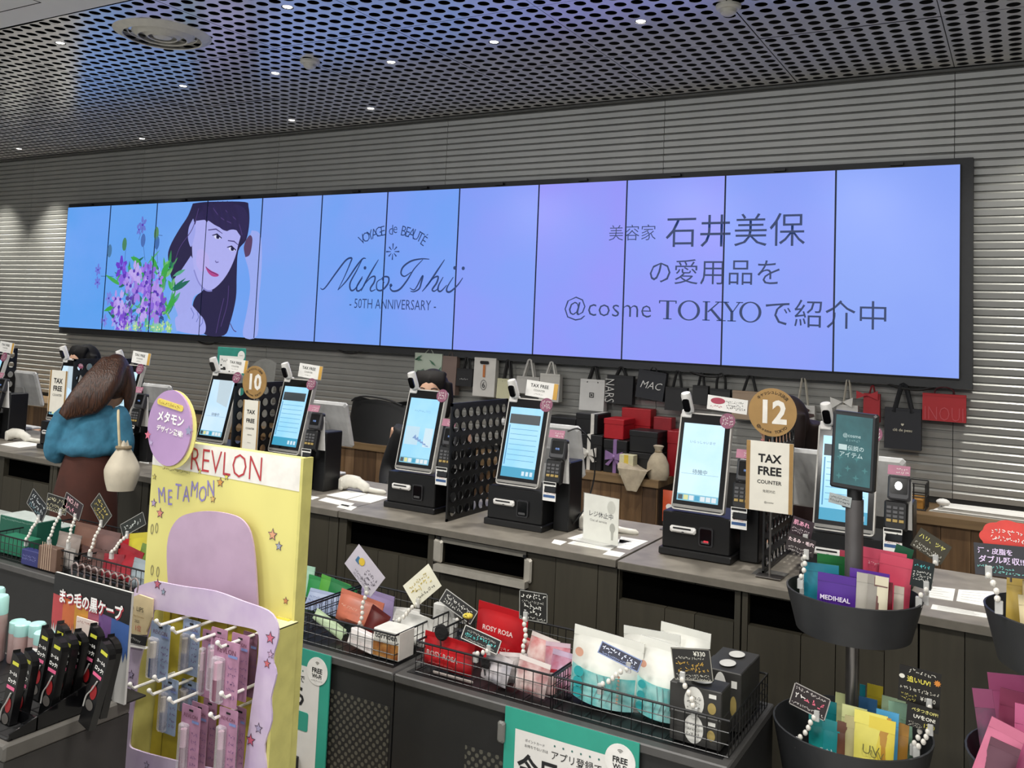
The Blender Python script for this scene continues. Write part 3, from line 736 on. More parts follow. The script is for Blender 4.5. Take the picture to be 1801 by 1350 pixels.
# ------------------------------------------------------------------ staff-side monitors (white backs)
mon_m = mat('monitor_white', '#cfcfcd', .4)
for x0, x1, lab in ((-5.68, -5.29, 'white back of a staff monitor at the far left'), (-4.45, -4.07, 'white back of a staff monitor behind the shopper'), (-3.21, -2.83, 'white back of a staff monitor right of the 10 sign'), (-1.985, -1.598, 'white back of a staff monitor behind the perforated divider'), (-.765, -.366, 'white back of a staff monitor behind the teal pole sign')):
    t = thing('staff_monitor', lab, 'monitor', ((x0+x1)/2, 3.34, .9), group='white staff monitors')
    h = (x1-x0)/2
    b_ = MB().bbox(-h, h, 0, .028, 0, .225, .010).build('back_shell', mon_m, t, (0, .115, .145), (math.radians(18), 0, 0))
    MB().bbox(-h*.35, h*.35, -.012, 0, .05, .13, .005).build('vent_block', mat('monitor_grey', '#b5b5b3', .45), b_)
    MB().box(-h+.01, h-.01, .028, .029, .012, .213).build('front_glass', BLKG, b_)
    MB().hexa([(-.05, .06, 0), (.05, .06, 0), (.05, .10, 0), (-.05, .10, 0), (-.04, .09, .22), (.04, .09, .22), (.04, .11, .22), (-.04, .11, .22)]).build('stand_neck', mon_m, t)
    MB().bbox(-.1, .1, .02, .19, 0, .014, .004).build('stand_foot', mon_m, t)
t = thing('staff_tablet', 'dark angled staff tablet screen left of the shopper', 'tablet', (-5.0, 3.40, .9))
b_ = MB().bbox(-.15, .15, 0, .02, 0, .26, .008).build('bezel', BLK, t, (0, .06, .22), (math.radians(-24), 0, math.radians(-12)))
MB().flat([(-.138, .012), (.138, .012), (.138, .248), (-.138, .248)], -.0008).build('glass', mat('tablet_glass', '#5d6f78', .2, noise=.1, scale=6), b_)
MB().bbox(-.05, .05, .05, .1, 0, .26, .006).build('stand', BLK, t)

# ------------------------------------------------------------------ black dividers with rows of round holes
def divider(x, y0, y1, z1, nr, ncol, label):
    t = thing('divider_panel', label, 'divider', (x, y0, .9), group='black perforated dividers')
    L, Hh = y1-y0, z1-.9
    pm = perforated(ncol, nr, (L-.02)/ncol, (Hh-.02)/nr, min((L-.02)/ncol, (Hh-.02)/nr)*.36, .004, 12)
    o = pm.build('perforated_sheet', mat('divider_black', '#0d0d0e', .4), t, (.002, .01, .008), (PI/2, 0, PI/2))
    mb = MB()
    mb.box(-.003, .003, 0, L, 0, .01); mb.box(-.003, .003, 0, L, Hh-.012, Hh); mb.box(-.003, .003, 0, .01, 0, Hh); mb.box(-.003, .003, L-.01, L, 0, Hh)
    mb.build('rim', BLK, t)
divider(-1.948, 2.962, 3.40, 1.352, 8, 8, 'black divider with rows of round holes between the two middle kiosks')
divider(-3.128, 2.965, 3.40, 1.352, 8, 8, 'black divider with round holes behind the round 10 sign')
divider(-.742, 2.99, 3.40, 1.352, 8, 8, 'black divider with round holes under the round 12 sign')
divider(-4.30, 2.965, 3.40, 1.40, 8, 8, 'black divider with round holes just left of the shopper\'s hair')
divider(-5.5, 2.965, 3.40, 1.40, 8, 8, 'black divider with round holes at the far left')

# ------------------------------------------------------------------ number discs with tax free placards
gold = mat('gold_board', '#a98550', .45, noise=.05, metal=.15)
def number_sign(x, y, num, zc, r, label, w_, z0, z1, lean=0.0):
    t = thing('number_sign', label, 'sign', (x, y, .9), group='gold number signs with tax free placards')
    MB().tube([(0, .004, 0), (0, .004, zc-.9)], .0035, 8).build('pole', CHROME, t)
    MB().bbox(-.04, .04, -.02, .03, 0, .004, .001).build('foot', CHROME, t)
    d_ = MB().disc(0, zc-.9, r, -.004, n=40, y1=0).build('number_disc', gold, t)
    text(num, r*1.0, mat('sign_white', '#f1ede3', .6), d_, 0, zc-.9+.002, -.0048, bold=.035, w=r*1.0, tall=1.08)
    dk = mat('sign_brown', '#3b2b18', .7)
    for s_, rr, up in (('キャッシュレス決済', r*.82, 1), ('@cosme TOKYO', r*.82, -1)):
        n = len(s_)
        for k, ch in enumerate(s_):
            if ch == ' ': continue
            tt = (k-(n-1)/2)*(.19 if up == 1 else .135)
            an = PI/2-tt if up == 1 else -PI/2+tt
            text(ch, r*.17, dk, d_, rr*math.cos(an), zc-.9+rr*math.sin(an), -.0048, roll=(an-PI/2) if up == 1 else (an+PI/2), bold=.02)
    c_ = MB().prism([(-w_/2, z0-.9), (w_/2, z0-.9), (w_/2, z1-.9), (-w_/2, z1-.9)], -.009, -.006).build('tax_free_placard', mat('placard_cream', '#e9e5d8', .7, noise=.02), t, (-.004, 0, 0))
    for s0 in (-1, 1): MB().flat([(s0*w_*.46-w_*.045, z0-.9), (s0*w_*.46+w_*.04, z0-.9), (s0*w_*.46+w_*.04, z1-.9), (s0*w_*.46-w_*.045, z1-.9)], -.0094).build('gold_band', gold, c_)
    hh = z1-z0
    for s_, f, k in (('TAX', .76, .5), ('FREE', .58, .5), ('COUNTER', .42, .52)):
        text(s_, hh*.2, INK, c_, 0, z0-.9+hh*f, -.0098, bold=.03 if k == .5 else .015, w=w_*k)
    text('免税対応', hh*.07, mat('grey_ink', '#66645f', .8), c_, 0, z0-.9+hh*.29, -.0098, w=w_*.27)
    text('@cosme', hh*.05, mat('grey_ink', '#66645f', .8), c_, 0, z0-.9+hh*.13, -.0098, w=w_*.2)
    return t
number_sign(-.715, 2.965, '12', 1.419, .077, 'round gold sign reading 12 above a large tax free placard', .148, 1.105, 1.325)
number_sign(-3.004, 2.965, '10', 1.365, .073, 'round gold sign reading 10 above a narrow tax free placard', .10, 1.07, 1.285)
t = thing('tax_free_sign', 'cream tax free placard leaning on the kiosk left of the shopper', 'sign', (-4.47, 3.0, .9))
c_ = MB().prism([(-.075, .21), (.075, .21), (.075, .43), (-.075, .43)], 0, .003).build('placard', mat('placard_cream', '#e9e5d8', .7), t)
for s0 in (-1, 1): MB().flat([(s0*.066-.006, .21), (s0*.066+.006, .21), (s0*.066+.006, .43), (s0*.066-.006, .43)], -.0005).build('gold_band', gold, c_)
text('TAX', .04, INK, c_, 0, .375, -.0008, bold=.03, w=.075); text('FREE', .04, INK, c_, 0, .335, -.0008, bold=.03, w=.075); text('COUNTER', .02, INK, c_, 0, .30, -.0008, w=.078)
MB().tube([(0, .006, 0), (0, .006, .4)], .0035, 8).build('pole', CHROME, t); MB().bbox(-.04, .04, -.02, .03, 0, .004, .001).build('foot', CHROME, t)

# teal app poster standing behind the kiosks
t = thing('teal_stand_poster', 'small teal-edged poster standing behind the kiosk left of the 10 sign', 'poster', (-4.12, 3.44, .9))
b_ = MB().bbox(-.105, .105, 0, .004, .30, .56, .002).build('board', mat('app_teal', '#2f8f80', .6), t, (0.45, 0, 0.03))
MB().flat([(-.085, .30), (.085, .30), (.085, .515), (-.085, .515)], -.0005).build('paper_field', PAPER, b_)
MB().disc(.075, .52, .026, -.0008, n=20).build('wifi_badge', PAPER, b_); scribble(b_, .06, .09, .522, .006, INK, -.0012)
scribble(b_, -.07, .07, .49, .012, INK, -.001); scribble(b_, -.075, .075, .45, .03, INK, -.001, th=.008)
MB().tube([(.45, .006, 0), (.45, .006, .45)], .004, 8).build('pole', CHROME, t); MB().bbox(.40, .50, -.02, .04, 0, .004, .001).build('foot', CHROME, t)

# out-of-service stand
a = Vector((-1.335, 3.04, .9))
t = thing('out_of_service_sign', 'clear acrylic stand with a closed-till notice on the worktop', 'sign', a, (0, 0, math.radians(-12)))
pl = MB().prism([(-.077, .002), (.077, .002), (.077, .165), (-.077, .165)], 0, .002).build('notice_sheet', mat('notice_cream', '#e9e9df', .6, noise=.03), t)
text('レジ休止中', .03, INK, pl, .0, .098, -.0008, w=.105, bold=.008)
text('Out of service', .016, mat('grey_ink', '#66645f', .8), pl, -.01, .075, -.0008, w=.075)
mb = MB(); mb.disc(.052, .06, .012, 0, .017, 16); mb.flat([(.048, .018), (.056, .018), (.058, .046), (.046, .046)], 0); mb.build('clerk_drawing', mat('pale_grey_print', '#a7a79c', .7), pl, (0, -.0008, 0))
mb = MB(); mb.disc(.045, .13, .018, 0, .024, 16); mb.build('clerk_drawing', mat('paler_grey_print', '#cfcfc4', .7), pl, (0, -.0007, 0))
MB().prism([(-.079, 0), (.079, 0), (.079, .168), (-.079, .168)], -.0035, -.0025).build('acrylic_front', mat('thin_acrylic', '#f4f6f5', .08, alpha=.08), t)
MB().box(-.079, .079, -.05, .05, 0, .003).build('acrylic_foot', ACRY, t)

# papers and mats lying on the worktops
def sheet(name, px, label, Z=.9, c='white_paper', h=.0015, marks=True):
    q = [PZ(x, y, Z+h) for x, y in px]; c0 = sum(q, Vector())/len(q)
    mb = MB(); n = len(q)
    vs = [(p.x-c0.x, p.y-c0.y, 0.0) for p in q]
    if sum(vs[i][0]*vs[(i+1) % n][1]-vs[(i+1) % n][0]*vs[i][1] for i in range(n)) < 0: vs = vs[::-1]
    lo = [(x, y, -h+.0003) for x, y, z in vs]
    mb.add(vs+lo, [tuple(range(n)), tuple(range(2*n-1, n-1, -1))]+[(i, n+i, n+(i+1) % n, (i+1) % n) for i in range(n)])
    o = mb.build(name, c, None, (c0.x, c0.y, Z+h)); tag(o, label, 'paper', 'papers on the worktops')
    if marks:
        mk = MB()
        for k in range(4):
            f = (k+1)/5
            ax = Vector(vs[0]).lerp(Vector(vs[-1]), f); bx = Vector(vs[1]).lerp(Vector(vs[-2]), f)
            p, q_ = ax.lerp(bx, .1), ax.lerp(bx, rnd.uniform(.5, .9)); d_ = (Vector(vs[-1])-Vector(vs[0])).normalized()*.002
            mk.add([(p.x, p.y, .0003), (q_.x, q_.y, .0003), (q_.x+d_.x, q_.y+d_.y, .0003), (p.x+d_.x, p.y+d_.y, .0003)], [(0, 1, 2, 3)])
        mk.build('printed_lines', mat('pale_grey_print', '#a7a79c', .7), o)
    return o
Z1 = .9
sheet('paper_sheet', [(574,870),(610,877),(645,868),(614,862)], 'white sheet on the worktop right of the yellow display, left of the pair')
sheet('paper_sheet', [(612,878),(652,884),(684,874),(648,868)], 'white sheet on the worktop nearest the fourth kiosk from the right')
sheet('paper_sheet', [(534,874),(550,878),(562,874),(546,871)], 'tiny white slip beside the yellow display board')
sheet('paper_sheet', [(560,879),(612,891),(624,885),(574,874)], 'narrow white strip in front of the two sheets', marks=False)
sheet('paper_sheet', [(592,891),(618,897),(628,891),(602,886)], 'small white card near the worktop edge right of the yellow display')
sheet('paper_sheet', [(998,946),(1060,960),(1112,952),(1030,936)], 'white sheet lying under the closed-till notice')
sheet('paper_sheet', [(1085,962),(1108,966),(1140,951),(1092,943)], 'white sheet just right of the closed-till notice')
sheet('paper_sheet', [(998,955),(1070,968),(1080,963),(1008,951)], 'narrow white strip in front of the closed-till notice')
sheet('paper_sheet', [(1060,974),(1090,979),(1100,972),(1072,967)], 'small white card at the worktop corner in front of the closed-till notice', marks=False)
sheet('paper_sheet', [(970,954),(986,958),(997,952),(975,948)], 'tiny white slip left of the closed-till notice', marks=False)
sheet('paper_sheet', [(0,781),(34,787),(76,782),(40,775)], 'white sheets on the worktop at the far left', marks=True)
sheet('paper_sheet', [(1626,1048),(1676,1056),(1680,1035),(1632,1030)], 'white sheet on the worktop right of the upper bin', Z=.897)
sheet('paper_sheet', [(1682,1056),(1748,1068),(1752,1040),(1686,1036)], 'white sheet at the right beside the chalk-style card', Z=.897)
sheet('paper_sheet', [(1637,1070),(1744,1087),(1744,1080),(1640,1062)], 'long white strip along the right worktop edge', Z=.897)
sheet('counter_mat', [(1322,1008),(1378,1016),(1388,1008),(1335,998)], 'grey mat at the foot of the round 12 sign', Z=.897, c=mat('mat_grey', '#5b5a57', .6), marks=False)
sheet('paper_sheet', [(245,812),(262,815),(262,806),(250,805)], 'white slip on the worktop right of the white handbag', marks=False)

# hand scanners lying in white cradles
def hand_scanner(x, y, rz, label):
    t = thing('hand_scanner', label, 'scanner', (x, y, .9), (0, 0, rz), group='white hand scanners')
    s_ = mat('scanner_cream', '#d8d4c8', .4)
    MB().tube(spline([(-.05, 0, .03), (-.02, 0, .042), (.03, 0, .036), (.08, 0, .014), (.16, .01, .006)], 5), [.03]*5+[.028]*5+[.022]*5+[.012]*5+[.004], 12).build('body', s_, t, smooth=True)
    MB().bbox(-.062, -.04, -.03, .03, .002, .056, .006).build('nose', s_, t)
    MB().box(-.064, -.062, -.022, .022, .01, .05).build('window', mat('scanner_window', '#b9b7b0', .15), t)
hand_scanner(-1.43, 3.22, math.radians(10), 'white hand scanner lying behind the closed-till notice')
hand_scanner(-2.62, 3.22, math.radians(10), 'white hand scanner lying right of the yellow display board')
hand_scanner(-4.98, 3.12, math.radians(20), 'white hand scanner with coiled cord at the far left')
# ================================================================== BAGS HANGING ON THE SLATTED WALL
def bx(px, Y):
    """image box -> centre x, bottom z, width, height on the plane at depth Y"""
    x0, y0, x1, y1 = px
    xm = (x0+x1)/2; ym = (y0+y1)/2
    a, b = P(x0, ym, Y), P(x1, ym, Y); t_, u = P(xm, y0, Y), P(xm, y1, Y)
    return (a.x+b.x)/2, u.z, b.x-a.x, t_.z-u.z
def bag(px, c, label, hz, hc, hw=.004, straps='rope', dep=.05, roll=0.0, Y=4.80, letter=None, name='paper_bag', flare=0.0, smooth=.35):
    x, z, W, H = bx(px, Y)
    t = thing(name, label, 'bag', (x, Y, z), (0, roll, 0), group='shop bags hung on the slatted wall')
    m = mat('bag_'+c.lstrip('#'), c, .6, noise=.05, scale=8) if c.startswith('#') else MATS[c]
    mb = MB(); h = W/2; f = h*(1+flare)
    mb.hexa([(-f, 0, 0), (f, 0, 0), (f, dep, 0), (-f, dep, 0), (-h, .01, H), (h, .01, H), (h, dep-.006, H), (-h, dep-.006, H)])
    mb.build('body', m, t)
    MB().hexa([(-h, .008, H-.012), (h, .008, H-.012), (h, .012, H-.012), (-h, .012, H-.012), (-h, .008, H), (h, .008, H), (h, .012, H), (-h, .012, H)]).build('top_fold', m, t)
    top = P((px[0]+px[2])/2, hz, Y).z - z
    hm = mat('handle_'+hc.lstrip('#'), hc, .6)
    for k, yy in enumerate((.014, dep-.012)):
        s_ = .45 if straps != 'wide' else .5
        a = W*s_*.5; n = W*.12
        if straps == 'loop':
            pts = spline([(-a, yy, H-.02), (-a*.9, yy, H+(top-H)*.6), (0, yy+.01, top), (a*.9, yy, H+(top-H)*.6), (a, yy, H-.02)], 5)
        else:
            pts = [(-a, yy, H-.02), (-n*.5, yy+.01, top-.004), (0, yy+.012, top), (n*.5, yy+.01, top-.004), (a, yy, H-.02)]
        MB().tube(pts, hw, 6).build('handle', hm, t)
    MB().tube([(0, dep-.004, top-.004), (0, dep+.03, top-.002)], .003, 6).build('hook', CHROME, t)
    if letter:
        for s_, w_, fz, c_, kw in letter:
            text(s_, .03, mat('print_'+c_.lstrip('#'), c_, .6), t, kw.pop('x', 0)*W, fz*H, -.001, w=w_*W if w_ else None, **kw)
    return t
b1 = bag((727, 621, 775, 690), '#b9c4b4', 'white bag with green leaf pattern behind the staff member\'s head', 614, '#8f958c')
W_ = bx((727, 621, 775, 690), 4.8)[2]; H_ = bx((727, 621, 775, 690), 4.8)[3]
mb = MB()
for k in range(26):
    cx_, cz_ = rnd.uniform(-.44, .44)*W_, rnd.uniform(.1, .93)*H_; an = rnd.uniform(0, PI); L = .03
    stroke(mb, [(cx_-math.cos(an)*L, cz_-math.sin(an)*L), (cx_, cz_), (cx_+math.cos(an)*L, cz_+math.sin(an)*L)], [.002, .014, .002])
pp = mb.build('leaf_print', mat('leaf_print', '#4f7a60', .7), b1, (0, -.001, 0)); pp['kind'] = 'stuff'
bag((776, 626, 801, 694), '#7d6a62', 'mauve-brown bag hanging right of the leaf-patterned bag', 618, '#4b403b')
b3 = bag((802, 648, 830, 679), '#1a1a1c', 'small black bag with black ribbon beside the tall white bag', 628, '#111112', .006)
text('merci', .03, mat('print_d8d8d4', '#d8d8d4', .6), b3, 0, .05, -.001, w=.05) if False else scribble(b3, -.03, .03, .045, .01, mat('print_d8d8d4', '#d8d8d4', .6), -.0012, 'print')
b4 = bag((832, 629, 870, 697), '#d2cfc9', 'tall white bag with a dark oval slot and an orange stripe', 627, '#55514c', .002)
x, z, W, H = bx((832, 629, 870, 697), 4.8)
MB().prism(rrect(-W*.2, W*.2, H*.84, H*.92, .008), -.0015, .001).build('oval_slot', INK, b4)
MB().flat([(-.008, H*.5), (.008, H*.5), (.008, H*.82), (-.008, H*.82)], -.001).build('orange_stripe', mat('print_c4763f', '#c4763f', .6), b4)
mb = MB()
mb.add([(W*.14*math.cos(2*PI*i/20)*k, -.001, H*.3+W*.2*math.sin(2*PI*i/20)*k) for k in (1, .9) for i in range(20)], [(i, (i+1) % 20, 20+(i+1) % 20, 20+i) for i in range(20)])
mb.build('emblem_ring', INK, b4); text('6', .05, INK, b4, 0, H*.3, -.0012)
bag((873, 666, 904, 701), '#c9c6a5', 'cream bag with a black ribbon handle right of the tall white bag', 632, '#121213', .006)
bag((907, 662, 947, 692), '#b4b2ad', 'light grey bag with wide pale straps above a tax free card', 632, '#c2c0ba', .007, 'wide')
bag((948, 657, 983, 706), '#c4c2bb', 'pale bag with a faint oval print and pale straps', 636, '#cbc9c2', .006, 'wide')
b8 = bag((1019, 667, 1062, 722), '#d3d2cf', 'white bag with a small square emblem and crossed black handle', 645, '#141415', .007)
mb = MB(); x, z, W, H = bx((1019, 667, 1062, 722), 4.8)
for a_ in ((-.014, .014, -.014, -.010), (-.014, .014, .010, .014), (-.014, -.010, -.014, .014), (.010, .014, -.014, .014), (-.005, .005, -.005, .005)):
    mb.flat([(a_[0], H*.5+a_[2]), (a_[1], H*.5+a_[2]), (a_[1], H*.5+a_[3]), (a_[0], H*.5+a_[3])], 0)
mb.build('square_emblem', INK, b8, (0, -.001, 0))
b9 = bag((1066, 660, 1112, 710), '#17181c', 'black bag with tall white letters running down its left edge', 645, '#0e0e10', .006)
x, z, W, H = bx((1066, 660, 1112, 710), 4.8)
text('NARS', .05, mat('print_d8d8d4', '#d8d8d4', .6), b9, -W*.36, H*.45, -.0015, w=H*.82, rot=(0, PI/2, 0), tall=1.5, bold=-.01)
bag((1117, 652, 1166, 702), '#181b22', 'blue-black bag with white slanted letters in the middle of the row', 645, '#121318', .004, roll=math.radians(6), letter=[('MAC', .78, .50, '#d8d8d4', dict(shear=.3, bold=-.005))])
b11 = bag((1169, 681, 1207, 722), '#161618', 'black bag with a tiny white mark hanging below the slanted letters', 651, '#0e0e10', .004)
scribble(b11, -.006, .006, .09, .03, mat('print_d8d8d4', '#d8d8d4', .6), -.0012, 'print')
bag((1217, 678, 1244, 711), '#141415', 'narrow black bag above the kiosk camera left of the 12 sign', 655, '#0e0e10', .004)
b13 = bag((1248, 684, 1283, 714), '#161618', 'small black bag with looped handles left of the tan bag', 656, '#0e0e10', .004, 'loop')
bag((1287, 688, 1345, 738), '#9b8670', 'tan bag half hidden by the round 12 sign', 660, '#17171a', .005, letter=[('S A L I V A', None, .12, '#c9b8a2', dict(bold=-.01))] if False else None)
b15 = bag((1388, 712, 1432, 760), '#c9c7c2', 'white bag with a dark ribbon right of the round 12 sign', 664, '#b9b3a4', .0035)
x, z, W, H = bx((1388, 712, 1432, 760), 4.8)
mb = MB(); stroke(mb, [(-W*.5, H*1.0), (-W*.15, H*.72), (W*.2, H*.62), (W*.5, H*.66)], [.012, .03, .03, .012]); stroke(mb, [(-W*.1, H*.75), (W*.1, H*.9), (W*.3, H*.8)], .014)
mb.build('ribbon', mat('ribbon_brown', '#3a211c', .6), b15, (0, -.003, 0))
b16 = bag((1470, 712, 1508, 760), '#d0cec8', 'white bag with a white bow behind the teal pole sign', 667, '#b9b3a4', .0035)
MB().add([(-.06, -.006, .17), (0, -.008, .15), (-.055, -.006, .11), (.05, -.006, .175), (.045, -.006, .125)], [(0, 2, 1), (1, 4, 3)]).build('bow', mat('bow_white', '#dcdad4', .6), b16, (-.02, 0, .0))
b17 = bag((1518, 692, 1547, 742), '#a51420', 'small red bag with a red bow right of the teal pole sign', 678, '#7d0f19', .003)
MB().add([(-.05, -.006, .16), (0, -.008, .14), (-.05, -.006, .12), (.05, -.006, .165), (.05, -.006, .12)], [(0, 2, 1), (1, 4, 3)]).build('bow', mat('bow_red', '#b01a26', .5), b17, (-.02, 0, -.01))
bag((1555, 718, 1620, 790), '#15171f', 'large navy tote bag with a small pale heart and lettering', 676, '#0e1016', .011, 'wide', letter=[('clé de peau', .52, .46, '#cfc9b4', dict(bold=.01)), ('♥', .08, .6, '#cfc9b4', {})])
bag((1622, 693, 1699, 741), '#a5121c', 'wide red bag with thin outlined letters at the right end of the row', 681, '#4a0f18', .003, 'loop', letter=[('INOUI', .88, .28, '#c05058', dict(bold=-.02, tall=1.5))])

# ================================================================== THINGS ON THE BACK COUNTER
def gift(px, Y, dep, c, label, ribbon=None, bow=False, cat='box', name='gift_box', lid=True, vert=.5):
    x, z, W, H = bx(px, Y)
    t = thing(name, label, cat, (x, Y, z), group='gift boxes on the back counter')
    MB().bbox(-W/2, W/2, 0, dep, 0, H, .003).build('box_body', mat('gift_'+c.lstrip('#'), c, .45, noise=.05), t)
    if lid: MB().bbox(-W/2-.002, W/2+.002, -.002, dep+.002, H*.72, H+.001, .003).build('lid', mat('gift_'+c.lstrip('#'), c, .45), t)
    if ribbon:
        rm = mat('ribbon_'+ribbon.lstrip('#'), ribbon, .5)
        rx = (vert-.5)*W
        MB().box(rx-.012, rx+.012, -.0035, dep+.0035, -.0002, H+.003).build('ribbon', rm, t)
        if bow:
            b_ = MB()
            for s_ in (-1, 1):
                b_.add([(rx, -.012, H*.4), (rx+s_*.05, -.02, H*.4+.03), (rx+s_*.055, -.012, H*.4-.012), (rx+s_*.02, -.006, H*.4-.05), (rx+s_*.045, -.006, H*.4-.055)], [(0, 1, 2), (0, 3, 4)] if s_ < 0 else [(2, 1, 0), (4, 3, 0)])
            b_.ball((rx, -.012, H*.4), .012, 8, 6); b_.build('bow', rm, t)
    return t
zt = .9
def on_top(px):
    """move a box so that it stands on the back counter"""
    return px
def gbox(x0, x1, y, dep, h, z0, *a, **k):
    """gift box given in metres"""
    t = gift((0, 0, 10, 10), y, dep, *a, **k)
    return t
def crate(x0, x1, y0, dep, z0, z1, c, label, ribbon=None, bow=False, vert=.5, name='gift_box', lid=True):
    t = thing(name, label, 'box', ((x0+x1)/2, y0, z0), group='gift boxes on the back counter'); W = x1-x0; H = z1-z0
    MB().bbox(-W/2, W/2, 0, dep, 0, H, .003).build('box_body', mat('gift_'+c.lstrip('#'), c, .45, noise=.05), t)
    if lid: MB().bbox(-W/2-.002, W/2+.002, -.002, dep+.002, H*.72, H+.001, .003).build('lid', mat('gift_'+c.lstrip('#'), c, .45), t)
    if ribbon:
        rm = mat('ribbon_'+ribbon.lstrip('#'), ribbon, .5); rx = (vert-.5)*W
        MB().box(rx-.010, rx+.010, -.0035, dep+.0035, 0, H+.003).build('ribbon', rm, t)
        if bow:
            b_ = MB(); q = H*.5
            for s_ in (-1, 1):
                b_.hexa([(rx, -.02, q-.01), (rx+s_*.05, -.02, q-.02), (rx+s_*.05, -.006, q-.02), (rx, -.006, q-.01), (rx, -.02, q+.01), (rx+s_*.05, -.02, q+.03), (rx+s_*.05, -.006, q+.03), (rx, -.006, q+.01)])
                b_.hexa([(rx, -.016, q-.01), (rx+s_*.03, -.016, q-.05), (rx+s_*.03, -.008, q-.05), (rx, -.008, q-.01), (rx+s_*.005, -.016, q), (rx+s_*.05, -.016, q-.045), (rx+s_*.05, -.008, q-.045), (rx+s_*.005, -.008, q)])
            b_.ball((rx, -.014, q), .012, 8, 6); b_.build('bow', rm, t)
    return t
crate(-2.19, -2.02, 4.58, .2, .9, 1.09, '#141416', 'black gift box tied with a white ribbon bow', '#d5d2cb', True, .55)
crate(-2.19, -2.06, 4.60, .18, 1.093, 1.20, '#121214', 'black box stacked on the white-ribboned gift box', '#d5d2cb', False, .78)
crate(-2.008, -1.875, 4.58, .2, .9, 1.075, '#131315', 'black gift box tied with a purple ribbon', '#8a6a9c', True, .5)
crate(-2.02, -1.905, 4.60, .16, 1.078, 1.185, '#b01420', 'small bright red box stacked on the purple-ribboned gift box')
crate(-1.868, -1.70, 4.60, .16, .9, 1.02, '#161618', 'low black box behind the cloth pouch')
crate(-1.868, -1.71, 4.60, .155, 1.023, 1.135, '#121214', 'black box with two tiny white marks, upper of its stack')
crate(-2.0, -1.83, 4.74, .12, 1.19, 1.205, '#b01420', 'flat red lid standing on boxes', lid=False) if False else None
t = crate(-1.995, -1.825, 4.79, .085, .9, 1.235, '#a8121e', 'large bright red box at the back under the black bags')
crate(-1.80, -1.70, 4.85-.07, .07, .9, 1.20, '#8e1420', 'tall dark red box against the wall right of the bright red box')
crate(-1.69, -1.62, 4.70, .15, .9, 1.14, '#97121e', 'narrow dark red box just left of the kiosk tablet')
crate(-2.42, -2.22, 4.66, .18, .9, 1.16, '#101012', 'black carton behind the staff monitor in the middle')
# cream cloth pouch and folded fabric
t = thing('cloth_pouch', 'small cream drawstring pouch on the wooden back counter', 'pouch', (-1.685, 4.555, .9))
clm = mat('cream_cloth', '#b3a68f', .9, noise=.1, scale=25, bump=.3)
MB().lathe([(.0, .0), (.05, .0), (.062, .03), (.058, .08), (.04, .12), (.016, .142), (.02, .155), (.03, .172), (.022, .176), (0, .165)], 18, sy=.7).build('sack', clm, t, smooth=True)
MB().lathe([(.018, .138), (.021, .143), (.018, .148)], 14, sy=.8).build('drawstring', mat('cord_tan', '#8a7a60', .8), t)
t = thing('folded_fabric', 'cream fabric hanging over the wooden counter edge', 'fabric', (-1.80, 4.50, .9))
MB().grid(lambda u, v: ((u-.5)*.19*(1-.7*max(0, v-.4)/.6), .1*(1-v*2.2) if v < .5 else -.016-.004*math.sin(9*u), .055+.02*math.sin(5*u+1)*(1-v) if v < .45 else .055-(v-.45)*.22), 14, 14).build('cloth', clm, t, smooth=True)
t = thing('price_box', 'small yellow and white box beside the cream fabric', 'box', (-1.855, 4.53, .9))
MB().bbox(-.04, .04, 0, .06, 0, .11, .002).build('carton', mat('cream_card', '#cfc9a6', .6), t); MB().box(-.012, .012, -.001, 0, .0, .11).build('band', mat('band_yellow', '#d8bd4a', .5), t)
# left: black shopping bags and cartons
t = thing('black_shopping_bag', 'large black bag slumped on the wooden counter right of the 10 sign', 'bag', (-3.57, 4.62, .9))
MB().grid(lambda u, v: (.26*math.cos(2*PI*u)*(1-.12*v), .09*math.sin(2*PI*u)*(1-.55*v), .26*v+.012*math.sin(6*PI*u)*v), 24, 8).build('sack', mat('bag_black', '#0f0f10', .5), t, smooth=True)
MB().tube(spline([(-.2, -.05, .25), (-.1, -.06, .285), (.08, -.06, .28), (.2, -.05, .25)], 5), .006, 6).build('handle', BLK, t, smooth=True)
t = thing('white_carton', 'white carton on the wooden counter beside the staff member', 'box', (-3.25, 4.7, .9))
MB().hexa([(-.09, 0, 0), (.09, 0, 0), (.09, .1, 0), (-.09, .1, 0), (-.1, 0, .2), (.1, 0, .2), (.1, .11, .2), (-.1, .11, .2)]).build('carton', mat('carton_cream', '#b9b5a8', .7), t)
MB().box(-.1, .1, -.002, .11, .2, .204).build('lid', mat('carton_cream', '#b9b5a8', .7), t)
t = thing('clear_bags', 'bundle of clear plastic bags on the counter behind the idle kiosk', 'bag', (-4.85, 4.7, .9))
MB().grid(lambda u, v: ((u-.5)*.5, .05*math.sin(7*u)*v, v*(.42+.05*math.sin(9*u))), 16, 8).build('film', mat('cloudy_film', '#9d9d97', .3, alpha=.6), t, smooth=True)
t = thing('paper_bundle', 'bundle of folded white paper on the wooden counter at the right', 'paper', (-.14, 4.66, .9))
for k in range(4):
    MB().hexa([(-.26+.02*k, -.04, .008*k), (.24-.015*k, -.05, .008*k), (.26, .06, .008*k), (-.22, .07, .008*k), (-.25+.02*k, -.035, .008*k+.007), (.235-.015*k, -.045, .008*k+.01), (.25, .055, .008*k+.01), (-.21, .065, .008*k+.007)]).build('sheet', PAPER if k % 2 else mat('paper_grey', '#a9a69e', .8), t)
MB().ball((-.2, -.02, .045), (.03, .02, .016), 10, 6).build('crumpled_end', PAPER, t, smooth=True)
t = thing('label_crate', 'small black wire crate with orange contents on the counter at right', 'crate', (-.56+.05, 4.60, .9))
mb = MB()
